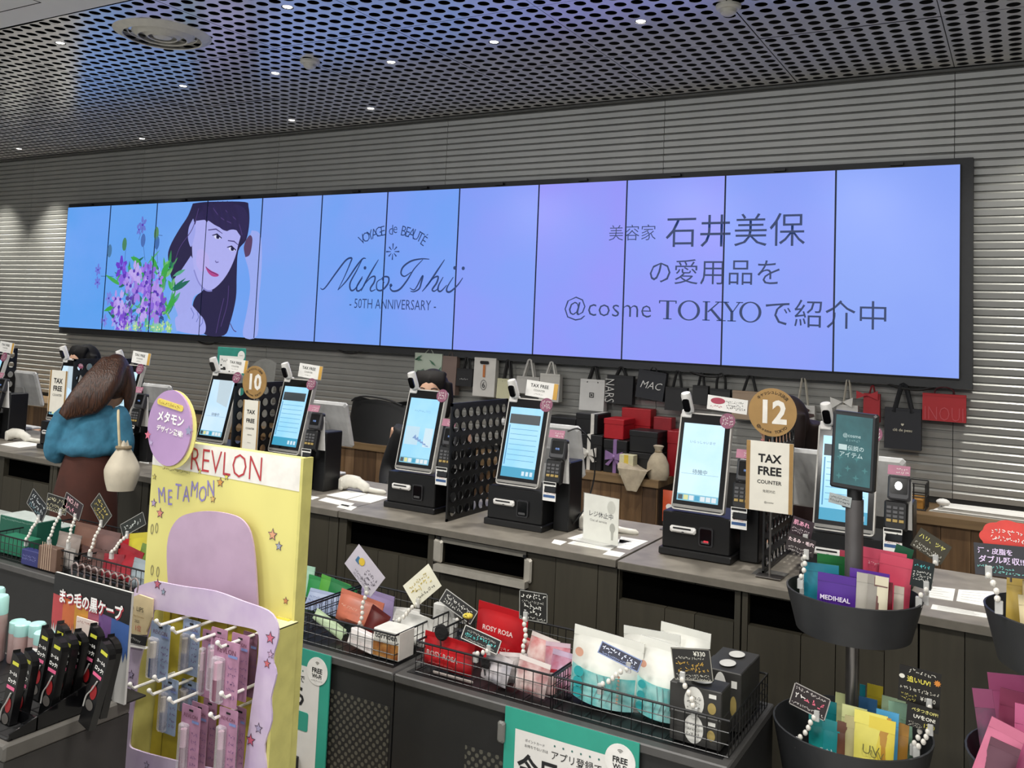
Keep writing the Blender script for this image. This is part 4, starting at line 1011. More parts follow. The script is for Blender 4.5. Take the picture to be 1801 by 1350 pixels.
for zz in (.004, .06, .12): mb.tube([(-.1, 0, zz), (.1, 0, zz), (.1, .14, zz), (-.1, .14, zz), (-.1, 0, zz)], .003, 5)
for xx, yy in ((-.1, 0), (-.05, 0), (0, 0), (.05, 0), (.1, 0), (.1, .07), (.1, .14), (-.1, .14), (-.1, .07)): mb.tube([(xx, yy, 0), (xx, yy, .12)], .003, 5)
mb.build('wire_frame', WIRE, t)
MB().bbox(-.09, .09, .01, .13, .004, .05, .003).build('orange_pack', mat('orange_pack', '#a8762c', .5), t); MB().box(-.09, .04, -.002, .002, .06, .11).build('label_sheet', mat('label_grey', '#9c978a', .7), t)
t = thing('clear_tray', 'cloudy clear plastic cup standing behind the white monitor', 'container', (-1.545, 3.56, .9)) if False else None
t = thing('orange_packs', 'orange snack-like packs hanging left of the 12 kiosk', 'pack', (-1.19, 3.42, .9))
MB().tube([(0, 0, 0), (0, 0, .26)], .004, 6).build('stand_rod', CHROME, t); MB().bbox(-.05, .05, -.03, .03, 0, .004, .001).build('stand_foot', CHROME, t)
MB().grid(lambda u, v: ((u-.5)*.1, -.012*math.sin(PI*u)*math.sin(PI*v)-.004, .03+v*.12), 6, 6).build('pack_front', mat('pack_orange', '#c8502a', .35), t, smooth=True)
MB().grid(lambda u, v: ((u-.5)*.1, .012*math.sin(PI*u)*math.sin(PI*v)+.002, .03+v*.12), 6, 6).build('pack_back', mat('pack_orange', '#c8502a', .35), t, smooth=True)
for xx in (-.02, .02): MB().disc(xx, .09, .012, -.018, n=12, y1=-.016).build('white_dot', PAPER, t)

# ================================================================== PEOPLE
def remesh(o, vox, it=6):
    m = o.modifiers.new('continuous', 'REMESH'); m.mode = 'VOXEL'; m.voxel_size = vox; m.use_smooth_shade = True
    s_ = o.modifiers.new('soften', 'SMOOTH'); s_.factor = .5; s_.iterations = it
    return o
skin = mat('skin', '#c79d82', .55, noise=.04)
def limb(mb, pts, rs, k=5):
    q = spline(pts, k); n = len(q); m_ = len(rs)-1
    rr = []
    for i in range(n):
        f = i/(n-1)*m_; j = min(int(f), m_-1); rr.append(rs[j]+(rs[j+1]-rs[j])*(f-j))
    mb.tube(q, rr, 12)
def loft(mb, rings, n=20):
    """rings: (cx, cy, z, rx, ry)"""
    vs = []; k = len(rings)
    for cx, cy, z, rx, ry in rings:
        for j in range(n):
            an = 2*PI*j/n; vs.append((cx+rx*math.cos(an), cy+ry*math.sin(an), z))
    fs = [(i*n+j, i*n+(j+1) % n, (i+1)*n+(j+1) % n, (i+1)*n+j) for i in range(k-1) for j in range(n)]
    fs += [tuple(range(n-1, -1, -1)), tuple(range((k-1)*n, k*n))]
    mb.add(vs, fs)
def hand(mb, wrist, d, side):
    """palm, four fingers and a thumb reaching along d"""
    w_ = Vector(wrist); d = Vector(d).normalized(); s_ = d.cross(Vector((0, 0, 1)))
    if s_.length < .2: s_ = Vector((1, 0, 0))
    s_.normalize(); s_ *= side; n_ = s_.cross(d)
    limb(mb, [w_, w_+d*.04, w_+d*.085], [.024, .032, .028])
    for i, (o_, L) in enumerate(((-.028, .062), (-.009, .074), (.010, .07), (.027, .055))):
        b_ = w_+d*.08+s_*o_
        limb(mb, [b_, b_+d*L*.5-n_*.004*side, b_+d*L-n_*.018*side], [.0095, .009, .0075], 3)
    b_ = w_+d*.03-s_*.025
    limb(mb, [b_, b_+d*.03-s_*.022, b_+d*.058-s_*.024], [.0115, .0105, .009], 3)
def head_mesh(mb, c, tilt=0.0):
    """head facing +y with nose, ears and chin"""
    R = Matrix.Rotation(tilt, 3, 'X'); c = Vector(c)
    mb.ball(c, (.074, .092, .108), 18, 12, rot=R)
    mb.ball(c+R @ Vector((0, .03, -.055)), (.056, .058, .062), 14, 8, rot=R)
    mb.ball(c+R @ Vector((0, .098, -.02)), (.014, .018, .024), 8, 6, rot=R)
    for s_ in (-1, 1): mb.ball(c+R @ Vector((s_*.076, -.005, -.012)), (.012, .02, .03), 8, 6, rot=R)
    return R
def face_parts(t, c, R):
    c = Vector(c)
    for s_ in (-1, 1):
        o = MB().ball((0, 0, 0), (.013, .006, .008), 8, 6).build('eye', mat('eye_white', '#e6e2dc', .3), t, c+R @ Vector((s_*.031, .083, .004)))
        MB().ball((0, 0, 0), (.006, .003, .0065), 8, 6).build('iris', mat('iris_dark', '#1b130f', .2), o, (0, .005, 0))
        mb = MB(); mb.tube([c+R @ Vector((s_*.016, .091, .026)), c+R @ Vector((s_*.032, .09, .031)), c+R @ Vector((s_*.048, .08, .026))], .003, 5); mb.build('eyebrow', mat('brow_dark', '#2a1c15', .8), t)
    mb = MB(); mb.tube([c+R @ Vector((-.022, .083, -.062)), c+R @ Vector((0, .09, -.063)), c+R @ Vector((.022, .083, -.062))], .0045, 6); mb.build('mouth', mat('lip_rose', '#a5605a', .5), t)

# ---- the shopper in the blue sweater, seen from behind
SX, SY = -3.585, 2.58
t = thing('person', 'person in a blue sweater and brown skirt standing with back turned', 'person', (SX, SY, 0), (0, 0, math.radians(42))); t.scale = (.80, .82, 1)
hc = (.085, .10, 1.345)
body = MB()
R = head_mesh(body, hc, math.radians(-18))
limb(body, [(.02, .03, 1.17), (.05, .06, 1.22), (.075, .085, 1.28)], [.05, .045, .045])
loft(body, [(0, 0, .85, .12, .09), (0, .0, 1.0, .11, .085), (0, .02, 1.13, .13, .085), (.01, .03, 1.19, .08, .06)])
for s_ in (-1, 1):
    limb(body, [(s_*.075, 0, .9), (s_*.072, .01, .47), (s_*.07, -.01, .06)], [.08, .055, .035])
    limb(body, [(s_*.07, -.02, .05), (s_*.072, .05, .03), (s_*.075, .11, .025)], [.035, .033, .026])
    limb(body, [(s_*.13, .02, 1.17), (s_*.165, -.01, 1.05), (s_*.14, .12, 1.02), (s_*.10, .22, 1.09)], [.036, .032, .028, .022])
    hand(body, (s_*.10, .22, 1.09), (-.1*s_, .8, .45), s_)
remesh(body.build('body', skin, t), .008, 4)
face_parts(t, hc, R)
sw = MB()
loft(sw, [(0, 0, 1.02, .115, .09), (-.005, -.01, 1.035, .145, .115), (-.005, -.015, 1.06, .152, .118), (0, 0, 1.11, .145, .105), (0, .01, 1.17, .14, .09), (.01, .02, 1.205, .11, .075), (.03, .035, 1.235, .06, .05)])
for s_ in (-1, 1):
    limb(sw, [(s_*.10+.01, .02, 1.20), (s_*.145, .0, 1.17), (s_*.178, -.01, 1.07), (s_*.17, .02, 1.03), (s_*.145, .10, 1.03), (s_*.12, .17, 1.06)], [.05, .056, .056, .052, .044, .034])
o = remesh(sw.build('sweater', mat('blue_knit', '#36748f', .85, noise=.12, scale=18, bump=.35, c2='#2b6079'), t), .009, 4)
dm = o.modifiers.new('folds', 'DISPLACE'); tx = bpy.data.textures.new('fold_noise', 'CLOUDS'); tx.noise_scale = .06; dm.texture = tx; dm.strength = .016; dm.mid_level = .5
sk = MB(); loft(sk, [(0, 0, 1.05, .11, .085), (-.005, 0, .97, .135, .105), (-.005, 0, .84, .165, .125), (-.005, 0, .6, .185, .14), (-.005, 0, .34, .19, .145)], 28)
sk.build('skirt', mat('brown_skirt', '#472116', .85, noise=.15, scale=9, bump=.2), t, smooth=True)
for s_ in (-1, 1): MB().bbox(s_*.072-.038, s_*.072+.038, -.06, .15, 0, .05, .015).build('shoe', BLK, t)
hair = MB()
hair.ball(Vector(hc)+Vector((0, -.014, .012)), (.083, .102, .108), 18, 12, rot=R)
for k in range(9):
    f = k/8
    limb(hair, [(.085+.055*(f-.5), .03-.02*abs(f-.5), 1.42), (.05+.10*(f-.5), -.045, 1.35), (-.005+.12*(f-.5), -.095+.02*f, 1.27), (-.055+.13*(f-.5), -.115+.035*f, 1.195+.03*f)], [.045, .048, .042, .03], 5)
for k in range(3): limb(hair, [(.135, .06+.03*k, 1.40), (.163, .07+.03*k, 1.31), (.165, .075+.03*k, 1.20+.01*k)], [.035, .032, .012])
ho = remesh(hair.build('hair', mat('brown_hair', '#4a2a17', .38, noise=.2, scale=16, stretch=(10, 10, 1.2), c2='#24120a', bump=.4), t), .006, 3)
# handbag on the right shoulder: a thing of its own
a = P(212, 862, 2.44)
t = thing('handbag', 'off-white drawstring handbag hanging from the shopper\'s right shoulder', 'handbag', (a.x, a.y, a.z), (0, 0, math.radians(42))); t.scale = (.82, .82, 1)
hb = mat('cream_leather', '#cdc3ae', .6, noise=.08, scale=14, bump=.25)
def sack(u, v):
    rx = .062+.022*math.sin(PI*min(1, v*1.15))-.045*max(0, v-.45)/.55; ry = rx*.62
    return (rx*math.cos(2*PI*u)*(1+.06*math.sin(10*PI*u)*v), ry*math.sin(2*PI*u)*(1+.10*math.cos(8*PI*u)*v), .19*v+.010*math.sin(6*PI*u)*v*v)
mb = MB().grid(sack, 40, 14); mb.add([sack(i/40, 0) for i in range(40)], [tuple(range(39, -1, -1))]); mb.build('sack', hb, t, smooth=True)
MB().lathe([(.036, .165), (.040, .171), (.036, .177)], 18, sy=.7).build('drawstring', mat('cord_tan', '#8a7a60', .8), t)
MB().tube(spline([(-.015, -.01, .16), (-.024, -.008, .22), (-.036, .006, .29), (-.046, .05, .312), (-.05, .10, .25)], 6), .0065, 8).build('strap', mat('strap_cream', '#c9bb98', .7), t, smooth=True)

# ---- staff
def staff(x, y, label, hair_c, top_c, bangs=True, long_hair=False, H0=1.42, rz=PI):
    t = thing('person', label, 'person', (x, y, 0), (0, 0, rz))
    hc = (0, .03, H0-.115)
    b_ = MB(); R = head_mesh(b_, hc, 0)
    limb(b_, [(0, 0, H0-.3), (0, .01, H0-.25), (0, .015, H0-.18)], [.05, .047, .046])
    loft(b_, [(0, 0, .75, .14, .10), (0, 0, .92, .125, .09), (0, 0, H0-.34, .16, .1), (0, 0, H0-.27, .09, .06)])
    for s_ in (-1, 1):
        limb(b_, [(s_*.08, 0, .8), (s_*.075, .01, .42), (s_*.07, -.01, .06)], [.085, .055, .035])
        limb(b_, [(s_*.07, -.02, .05), (s_*.072, .06, .03), (s_*.075, .12, .025)], [.035, .035, .028])
        limb(b_, [(s_*.165, 0, H0-.31), (s_*.2, -.02, H0-.53), (s_*.17, .12, H0-.6), (s_*.12, .22, H0-.55)], [.045, .04, .033, .025])
        hand(b_, (s_*.12, .22, H0-.55), (-.2*s_, .9, -.1), s_)
    remesh(b_.build('body', skin, t), .009, 4)
    face_parts(t, hc, R)
    c_ = MB()
    loft(c_, [(0, 0, .78, .17, .125), (0, 0, .92, .15, .115), (0, 0, H0-.42, .175, .12), (0, 0, H0-.31, .17, .105), (0, 0, H0-.265, .07, .06)])
    for s_ in (-1, 1): limb(c_, [(s_*.13, 0, H0-.31), (s_*.205, -.02, H0-.52), (s_*.175, .1, H0-.6), (s_*.14, .18, H0-.57)], [.068, .058, .05, .04])
    remesh(c_.build('uniform', mat('uniform_'+top_c.lstrip('#'), top_c, .8, noise=.1), t), .011, 4)
    for s_ in (-1, 1):
        l_ = MB(); limb(l_, [(s_*.08, 0, .84), (s_*.078, .01, .42), (s_*.074, 0, .06)], [.1, .075, .06]); l_.build('trouser_leg', mat('trouser_black', '#141414', .8), t, smooth=True)
    h_ = MB(); h_.ball(Vector(hc)+Vector((0, -.028, .018)), (.088, .092, .108), 18, 12)
    if bangs:
        for k in range(7): limb(h_, [(-.06+k*.02, .05, H0-.01), (-.066+k*.022, .094-abs(k-3)*.006, H0-.045), (-.066+k*.022, .100-abs(k-3)*.007, H0-.100)], [.022, .015, .007], 3)
    for s_ in (-1, 1): limb(h_, [(s_*.075, .01, H0-.06), (s_*.088, .02, H0-.15), (s_*.08, .02, H0-.24 if not long_hair else H0-.36)], [.03, .028, .016])
    if long_hair: limb(h_, [(0, -.08, H0-.1), (.01, -.09, H0-.25), (.02, -.08, H0-.42)], [.08, .085, .04])
    remesh(h_.build('hair', mat('hair_'+hair_c.lstrip('#'), hair_c, .7, noise=.2, scale=20, spec=.25), t), .008, 4)
    return t
staff(-2.685, 3.9, 'person in black with dark fringe peering over the fourth kiosk from right', '#15100e', '#141416', rz=PI+.4)
staff(-.86, 3.82, 'person with dark reddish hair in maroon behind the right kiosk, mostly hidden', '#1d0f0c', '#2a1210', False, True, 1.42, PI*.8)
staff(-5.45, 3.85, 'person with black hair behind the shopper\'s till, only hair visible', '#0e0c0c', '#141416', True, False, 1.42)
# ================================================================== BUILDERS FOR THE SALES FIXTURES
tbl_m = mat('table_charcoal', '#1d1d1d', .55, noise=.08, scale=20)
edge_m = mat('table_edge', '#4a4948', .45, noise=.05)
def dotted():
    if 'painted_light_dots' in MATS: return MATS['painted_light_dots']
    m = bpy.data.materials.new('painted_light_dots'); m.use_nodes = True; nt = m.node_tree; b = nt.nodes['Principled BSDF']
    b.inputs['Roughness'].default_value = .6
    tc = nt.nodes.new('ShaderNodeTexCoord'); mp = nt.nodes.new('ShaderNodeMapping'); nt.links.new(tc.outputs['Object'], mp.inputs[0])
    mp.inputs['Rotation'].default_value = (0, math.radians(45), 0); mp.inputs['Scale'].default_value = (62, 0, 62)
    fr = nt.nodes.new('ShaderNodeVectorMath'); fr.operation = 'FRACTION'; nt.links.new(mp.outputs[0], fr.inputs[0])
    sb = nt.nodes.new('ShaderNodeVectorMath'); sb.operation = 'DISTANCE'; nt.links.new(fr.outputs[0], sb.inputs[0]); sb.inputs[1].default_value = (.5, 0, .5)
    lt = nt.nodes.new('ShaderNodeMath'); lt.operation = 'LESS_THAN'; lt.inputs[1].default_value = .33; nt.links.new(sb.outputs['Value'], lt.inputs[0])
    mx = nt.nodes.new('ShaderNodeMix'); mx.data_type = 'RGBA'; mx.inputs['A'].default_value = rgb('#1a1a19'); mx.inputs['B'].default_value = rgb('#4f4d44')  # light from behind the holes is put into the paler dot colour
    nt.links.new(lt.outputs[0], mx.inputs['Factor']); nt.links.new(mx.outputs['Result'], b.inputs['Base Color'])
    MATS['painted_light_dots'] = m; return m
TZ = .745
def display_table(x0, x1, label, dots=None, y0=1.975, y1=2.36):
    t = thing('display_table', label, 'display table', ((x0+x1)/2, y0, 0), group='charcoal display tables'); h = (x1-x0)/2; d_ = y1-y0
    MB().box(-h, h, 0, .012, .02, TZ-.022).build('front_panel', tbl_m, t); MB().box(-h, h, d_-.012, d_, .02, TZ-.022).build('back_panel', tbl_m, t)
    MB().box(-h, -h+.012, .012, d_-.012, .02, TZ-.022).build('side_panel', tbl_m, t); MB().box(h-.012, h, .012, d_-.012, .02, TZ-.022).build('side_panel', tbl_m, t)
    MB().bbox(-h-.001, h+.001, -.008, d_+.008, TZ-.022, TZ, .003).build('tray_top', edge_m, t)
    MB().box(-h+.02, h-.02, .02, d_-.02, TZ-.0005, TZ+.0015).build('tray_liner', BLK, t)
    if dots: MB().box(dots[0]-(x0+x1)/2, dots[1]-(x0+x1)/2, -.0015, 0, .04, dots[2]).build('perforated_panel', dotted(), t)
    return t
display_table(-3.5, -2.44, 'long charcoal display table at the left behind the eyelash sign')
display_table(-2.435, -1.437, 'charcoal display table partly behind the yellow board, dotted front panel', (-1.66, -1.445, .655))
display_table(-1.432, -.553, 'charcoal display table with the large teal poster on its front', (-1.21, -1.10, .62))
def wire_basket(x0, x1, y0, y1, z0, z1, label, sp=.024):
    t = thing('wire_basket', label, 'basket', ((x0+x1)/2, (y0+y1)/2, z0), group='black wire baskets'); a, b, h = (x1-x0)/2, (y1-y0)/2, z1-z0; r = .0013
    def face(p, q, nm):
        mb = MB(); p, q = Vector(p), Vector(q); L = (q-p).length; n = max(2, int(L/sp)); m_ = max(2, int(h/.02))
        for i in range(n+1):
            c = p.lerp(q, i/n); mb.tube([c, c+Vector((0, 0, h))], r, 4, caps=False)
        for j in range(m_+1): mb.tube([p+Vector((0, 0, h*j/m_)), q+Vector((0, 0, h*j/m_))], r, 4, caps=False)
        mb.build(nm, WIRE, t)
    face((-a, -b, 0), (a, -b, 0), 'front_grid'); face((-a, b, 0), (a, b, 0), 'back_grid'); face((-a, -b, 0), (-a, b, 0), 'side_grid'); face((a, -b, 0), (a, b, 0), 'side_grid')
    mb = MB()
    for i in range(int(2*a/.04)+1): mb.tube([(-a+i*.04, -b, .001), (-a+i*.04, b, .001)], r, 4, caps=False)
    mb.build('floor_grid', WIRE, t)
    MB().tube([(-a, -b, h), (a, -b, h), (a, b, h), (-a, b, h), (-a, -b, h)], .0028, 6).build('rim', WIRE, t)
BZ = TZ+.004
wire_basket(-1.815, -1.462, 2.005, 2.335, BZ, .825, 'black wire basket of cosmetic pouches right of the yellow board')
wire_basket(-1.392, -.995, 2.005, 2.335, BZ, .825, 'black wire basket full of red pouches')
wire_basket(-.988, -.562, 2.005, 2.335, BZ, .825, 'black wire basket of white aqua bags and grey boxes')
wire_basket(-2.30, -1.83, 2.005, 2.335, BZ, .825, 'black wire basket of red and yellow packs behind the yellow board')
wire_basket(-2.78, -2.33, 2.005, 2.335, BZ, .825, 'black wire basket of brown and clear packs above the eyelash sign')
wire_basket(-3.30, -2.80, 2.005, 2.335, BZ, .825, 'dark green wire basket of green boxes at the left edge')

def put_lines(o, W, H, lines, y, z0=0.0):
    """print on a face: (text or None for scribble, x, z, width, colour[, scribble height, rows])"""
    for ln in lines:
        s_, x, z, w_, c = ln[:5]; m = mat('ink_'+c.lstrip('#'), c, .7)
        if s_ is None:
            hh = ln[5]*H; scribble(o, (x-w_/2)*W, (x+w_/2)*W, z0+z*H, hh, m, y, 'handwriting', ln[6] if len(ln) > 6 else 1)
        else: text(s_, .03, m, o, x*W, z0+z*H, y, w=w_*W, bold=ln[5] if len(ln) > 5 else .0)
def pouch(px, Y, zb, c, label, name='pouch', th=.022, lean=0.0, roll=0.0, turn=0.0, lines=(), seal=None, rough=.35, group='cosmetic pouches in the baskets', metal=0.0, cat='pouch', c2=None):
    x0, x1, yt = px
    a, b = P(x0, yt, Y), P(x1, yt, Y); W = b.x-a.x; H = (a.z+b.z)/2-zb
    if Y > 2.24 and zb < .8: lean = max(lean, -.08)
    up = W/2*abs(math.sin(roll))+th*abs(math.sin(lean))+.003; zb += up; H -= up
    t = thing(name, label, cat, ((a.x+b.x)/2, Y, zb), (lean, roll, turn), group=group)
    m = mat('pouch_%s_%s' % (c.lstrip('#'), (c2 or '').lstrip('#')), c, rough, noise=.08, scale=14, metal=metal, c2=c2)
    def f(u, v): return th*math.sin(PI*u)**.6*(max(0, 1-v/.84)**.55)*min(1, .35+v*4)+.0006
    mb = MB(); mb.grid(lambda u, v: ((u-.5)*W, -f(u, v), v*H), 10, 10); mb.grid(lambda u, v: ((.5-u)*W, f(1-u, v), v*H), 10, 10)
    mb.box(-W/2+.002, W/2-.002, -.0008, .0008, 0, H)
    mb.build('body', m, t, smooth=True)
    sm = mat('pouch_seal_'+(seal or c).lstrip('#'), seal or c, rough+.1, noise=.02)
    MB().box(-W/2, W/2, -.0016, .0016, H*.86, H).build('seal_strip', sm, t)
    put_lines(t, W, H, lines, -th-.0025)
    return t
def in_bin(o, cx, cy, r):
    """slide a pack so that its foot stays inside the round bin"""
    W = max(abs(v.co.x) for v in o.children[0].data.vertices)
    y = max(-r*.72, min(r*.72, o.location.y-cy)); ch = math.sqrt(max(1e-6, r*r-y*y))
    if W > ch*.95: y *= .4; ch = math.sqrt(r*r-y*y)
    x = max(-(ch-W) if ch > W else 0, min(ch-W if ch > W else 0, o.location.x-cx))
    o.location.x = cx+x; o.location.y = cy+y
def carton(px, Y, zb, dep, c, label, lines=(), name='carton', lean=0.0, roll=0.0, turn=0.0, group='cartons in the baskets', lid=None, cat='box'):
    zb += .003; x0, x1, yt = px; a, b = P(x0, yt, Y), P(x1, yt, Y); W = b.x-a.x; H = (a.z+b.z)/2-zb; zb += W/2*abs(math.sin(roll)); H -= W/2*abs(math.sin(roll))
    t = thing(name, label, cat, ((a.x+b.x)/2, Y, zb), (lean, roll, turn), group=group)
    MB().bbox(-W/2, W/2, 0, dep, 0, H, .002).build('carton_body', mat('carton_'+c.lstrip('#'), c, .5, noise=.05), t)
    if lid: MB().box(-W/2+.002, W/2-.002, .002, dep-.002, H, H+.0015).build('top_flap', mat('carton_'+lid.lstrip('#'), lid, .5), t)
    put_lines(t, W, H, lines, -.0008); return t
bead_m = mat('bead_white', '#e3dfd6', .4)
bead_mesh = MB().ball((0, 0, 0), (.0058, .0058, .0068), 8, 6).mesh('bead', bead_m)
def pop(c_px, wpx, hpx, Y, bg, label, lines=(), roll=0.0, foot=None, border=None, turn=0.0, lean=0.0, rim_z=.825, second=None, name='price_card'):
    cx, cy = c_px; cen = P(cx, cy, Y); W = P(cx+wpx/2, cy, Y).x-P(cx-wpx/2, cy, Y).x; H = P(cx, cy-hpx/2, Y).z-P(cx, cy+hpx/2, Y).z
    if foot: fp = P(foot[0], foot[1], Y)
    else: fp = Vector((cen.x, Y, rim_z))
    t = thing(name, label, 'price card', fp, group='hand-written price cards')
    rel = cen-fp
    o = MB().prism([(-W/2, -H/2), (W/2, -H/2), (W/2, H/2), (-W/2, H/2)], 0, .0016).build('card', mat('card_'+bg.lstrip('#'), bg, .5, noise=.03), t, rel, (lean, roll, turn))
    if border:
        bm = mat('ink_'+border.lstrip('#'), border, .7); mb = MB(); e = .0022
        for q in ((-W/2, W/2, -H/2, -H/2+e), (-W/2, W/2, H/2-e, H/2), (-W/2, -W/2+e, -H/2, H/2), (W/2-e, W/2, -H/2, H/2)): mb.flat([(q[0], q[2]), (q[1], q[2]), (q[1], q[3]), (q[0], q[3])], -.0006)
        mb.build('border', bm, o)
    put_lines(o, W, H, lines, -.0010)
    # lowest point of the turned card
    lo = min(((x*math.cos(roll)+z*math.sin(roll), -x*math.sin(roll)+z*math.cos(roll)) for x, z in ((-W/2, -H/2), (W/2, -H/2), (-W/2, H/2), (W/2, H/2), (0, -H/2))), key=lambda p: p[1])
    top = Vector((rel.x+lo[0]*.5, -.003, rel.z+lo[1]*.75)); bot = Vector((0, -.003, 0))
    MB().bbox(-.006, .006, -.003, .003, -.012, .012, .001).build('clip', mat('clip_clear', '#d9d9d6', .15, alpha=.6), t, top)
    MB().bbox(-.007, .007, -.004, .006, -.02, .004, .001).build('rim_clip', mat('clip_clear', '#d9d9d6', .15, alpha=.6), t)
    L = (top-bot).length; n = int(L/.0132)
    for i in range(n):
        p = bot.lerp(top, (i+.6)/max(1, n)); link('bead', bead_mesh, t, (p.x+.003*math.sin(i*1.3), p.y, p.z))
    return t

# ================================================================== BASKET 1 : pouches right of the yellow board
pouch((548, 604, 1086), 2.055, BZ, '#b9cda8', 'pale green sheet-mask pack leaning at the left of the basket', th=.008, lean=-.25, roll=.35, lines=[(None, 0, .5, .6, '#7f9474', .05, 3)])
pouch((560, 612, 1092), 2.10, BZ, '#a9bf9a', 'second pale green sheet-mask pack behind the first', th=.008, lean=-.25, roll=.4)
pouch((592, 668, 1047), 2.15, BZ, '#c9735a', 'coral pink stand-up pouch with a faint print', th=.03, lean=-.15, roll=.10, lines=[(None, -.1, .6, .35, '#e8b7a2', .08, 1)])
pouch((638, 672, 1068), 2.10, BZ, '#5a1613', 'dark red pouch edge beside the coral pouch', th=.02, lean=-.1, roll=.35)
pouch((634, 692, 1040), 2.24, BZ, '#9d8fb8', 'lilac pouch standing behind the coral pouch', th=.015, roll=.06)
o = carton((657, 703, 1108), 2.02, BZ, .07, '#e6e4dc', 'white and amber carton with dark lettering at the basket corner', lines=[('torriden', 0, .80, .85, '#3a3a3c', .02)])
if o:
    W = .085
    MB().flat([(-W*.5, .004), (W*.5, .004), (W*.5, .042), (-W*.5, .042)], -.0009).build('amber_print', mat('amber_print', '#c08a4a', .5, c2='#8a4a22', scale=40), o)
carton((610, 656, 1112), 2.02, BZ, .03, '#ece6e4', 'white flat pack with fine print beside the amber carton', lines=[(None, 0, .4, .8, '#c7a7a4', .06, 3)], lean=-.2, roll=.15)
for k, (x0, x1, yt, Y, lb) in enumerate(((668, 740, 1068, 2.26, 'white pump bottle lying at the back of the first basket'), (690, 758, 1082, 2.14, 'white pouch lying across the corner of the first basket'), (705, 750, 1078, 2.2, 'white pouch between the pump bottle and the corner'))):
    pouch((x0, x1, yt), Y, BZ, '#e4e3dd', lb, th=.025, lean=-.2, roll=-.1+.12*k, rough=.4)
for k, (x0, x1, yt, c, lb) in enumerate(((533, 552, 996, '#9fc4ae', 'pale mint carton at the back beside the yellow board'), (540, 585, 1016, '#2f8a4a', 'bright green pack at the back left'), (560, 612, 1018, '#57a33f', 'lime green pack behind the pale sheets'), (575, 622, 1024, '#2a7a45', 'deep green pack nearest the lilac card'))):
    pouch((x0, x1, yt), 2.30-.01*k, BZ, c, lb, th=.012, lean=-.3, roll=.06*k)
pouch((535, 600, 1040), 2.2, BZ, '#8f9cb8', 'blue and white patterned sachet in the first basket', th=.008, lean=-.5, lines=[(None, 0, .6, .8, '#2f3f77', .1, 3)])
pop((641, 1003), 62, 50, 2.08, '#c3bdc9', 'lilac grey diamond-turned card with a yellow badge', roll=math.radians(38), foot=(633, 1100), lines=[(None, .25, .1, .4, '#6b6672', .12, 3), (None, .05, -.28, .5, '#8a858f', .08, 2)])
o = [c for c in bpy.data.objects if c.name.startswith('card') and c.parent and c.parent.get('label', '').startswith('lilac grey')][0]
MB().disc(-.022, .012, .011, -.0014, n=20).build('yellow_badge', mat('badge_yellow', '#d8b93e', .5), o); MB().prism([(-.042, -.002), (-.026, -.002), (-.026, .014), (-.042, .014)], -.0012, 0).build('blue_tag', mat('tag_blue2', '#3f6f96', .5), o)
pop((742, 1030), 58, 46, 2.10, '#ebe8d4', 'cream diamond-turned card with yellow lettering', roll=math.radians(-42), foot=(700, 1092), lines=[(None, 0, .25, .7, '#bfa94a', .12), (None, 0, 0, .75, '#d8c46a', .2), (None, 0, -.28, .7, '#6a6a60', .12, 1)])

# ================================================================== BASKET 2 : red pouches
RED = '#b3121c'
pouch((746, 834, 1120), 2.05, BZ, RED, 'red puff pouch at the front left with white lettering', th=.03, roll=.05, lines=[('ROSY ROSA', .0, .52, .62, '#f0dcd8', .02), (None, 0, .25, .5, '#d88a86', .05)])
pouch((838, 926, 1066), 2.20, BZ, RED, 'tall red puff pouch at the back with white lettering', th=.035, roll=.06, lines=[('ROSY ROSA', .05, .62, .6, '#f0dcd8', .02), (None, .2, .3, .35, '#e8cfc8', .05, 2)])
pouch((848, 905, 1146), 2.12, BZ, '#a8101a', 'small red pouch lying below the turquoise chalk card', th=.025, lean=-.5)
for k, (x0, x1, yt, Y, c, c2, r_, lb) in enumerate(((846, 892, 1150, 2.03, '#d8cfd0', '#8f8f99', .2, 'clear pack with black and white puffs in front'), (880, 930, 1150, 2.06, '#d9cfcd', '#1c1718', -.15, 'clear pack with a black sponge in front of the bead chain'),
        (905, 960, 1160, 2.03, '#ddd2ce', '#8a1c28', .1, 'clear and red pack at the front middle'), (930, 980, 1176, 2.05, '#8f1f2a', '#dcd0cc', -.1, 'clear and red pack at the front right corner'), (925, 975, 1118, 2.2, '#e6dcd6', '#b51f2a', .15, 'white and red pack right of the bead chain'),
        (960, 1004, 1132, 2.18, '#d2b8c4', '#b03a4c', -.1, 'pink and lilac pack at the right side'), (905, 950, 1122, 2.26, '#c83a3e', '#e2cfc8', .2, 'red and white striped pack at the back'), (965, 1012, 1148, 2.1, '#cdb6cf', '#a33048', .05, 'lilac pack leaning on the right side of the red basket'))):
    pouch((x0, x1, yt), Y, BZ, c, lb, th=.016, lean=-.2, roll=r_, c2=c2, rough=.25, group='clear packs in the red basket')
for cx_, cy_, r_, Y, lb in ((776, 1112, .021, 2.03, 'large round black puff clipped over the first red pouch'), (853, 1168, .013, 2.02, 'small round black puff at the basket front')):
    p = P(cx_, cy_, Y); t = thing('round_puff', lb, 'puff', (p.x, p.y, p.z-r_), group='round black puffs')
    MB().lathe([(0, 0), (r_*.8, .002), (r_, r_*.25), (r_, r_*.4), (r_*.8, r_*.6), (0, r_*.66)], 24).build('sponge', mat('puff_black', '#0c0c0d', .95, bump=.4, scale=80), t, (0, .008, r_), (PI/2, 0, 0), smooth=True)
    MB().tube([(0, -.002, .002), (.004, -.004, -.012)], .002, 6).build('ribbon_loop', BLK, t)
p = P(823, 1084, 2.12); t = thing('yellow_puff', 'small yellow flower-shaped puff at the back of the red basket', 'puff', (p.x, p.y, p.z-.01))
mb = MB()
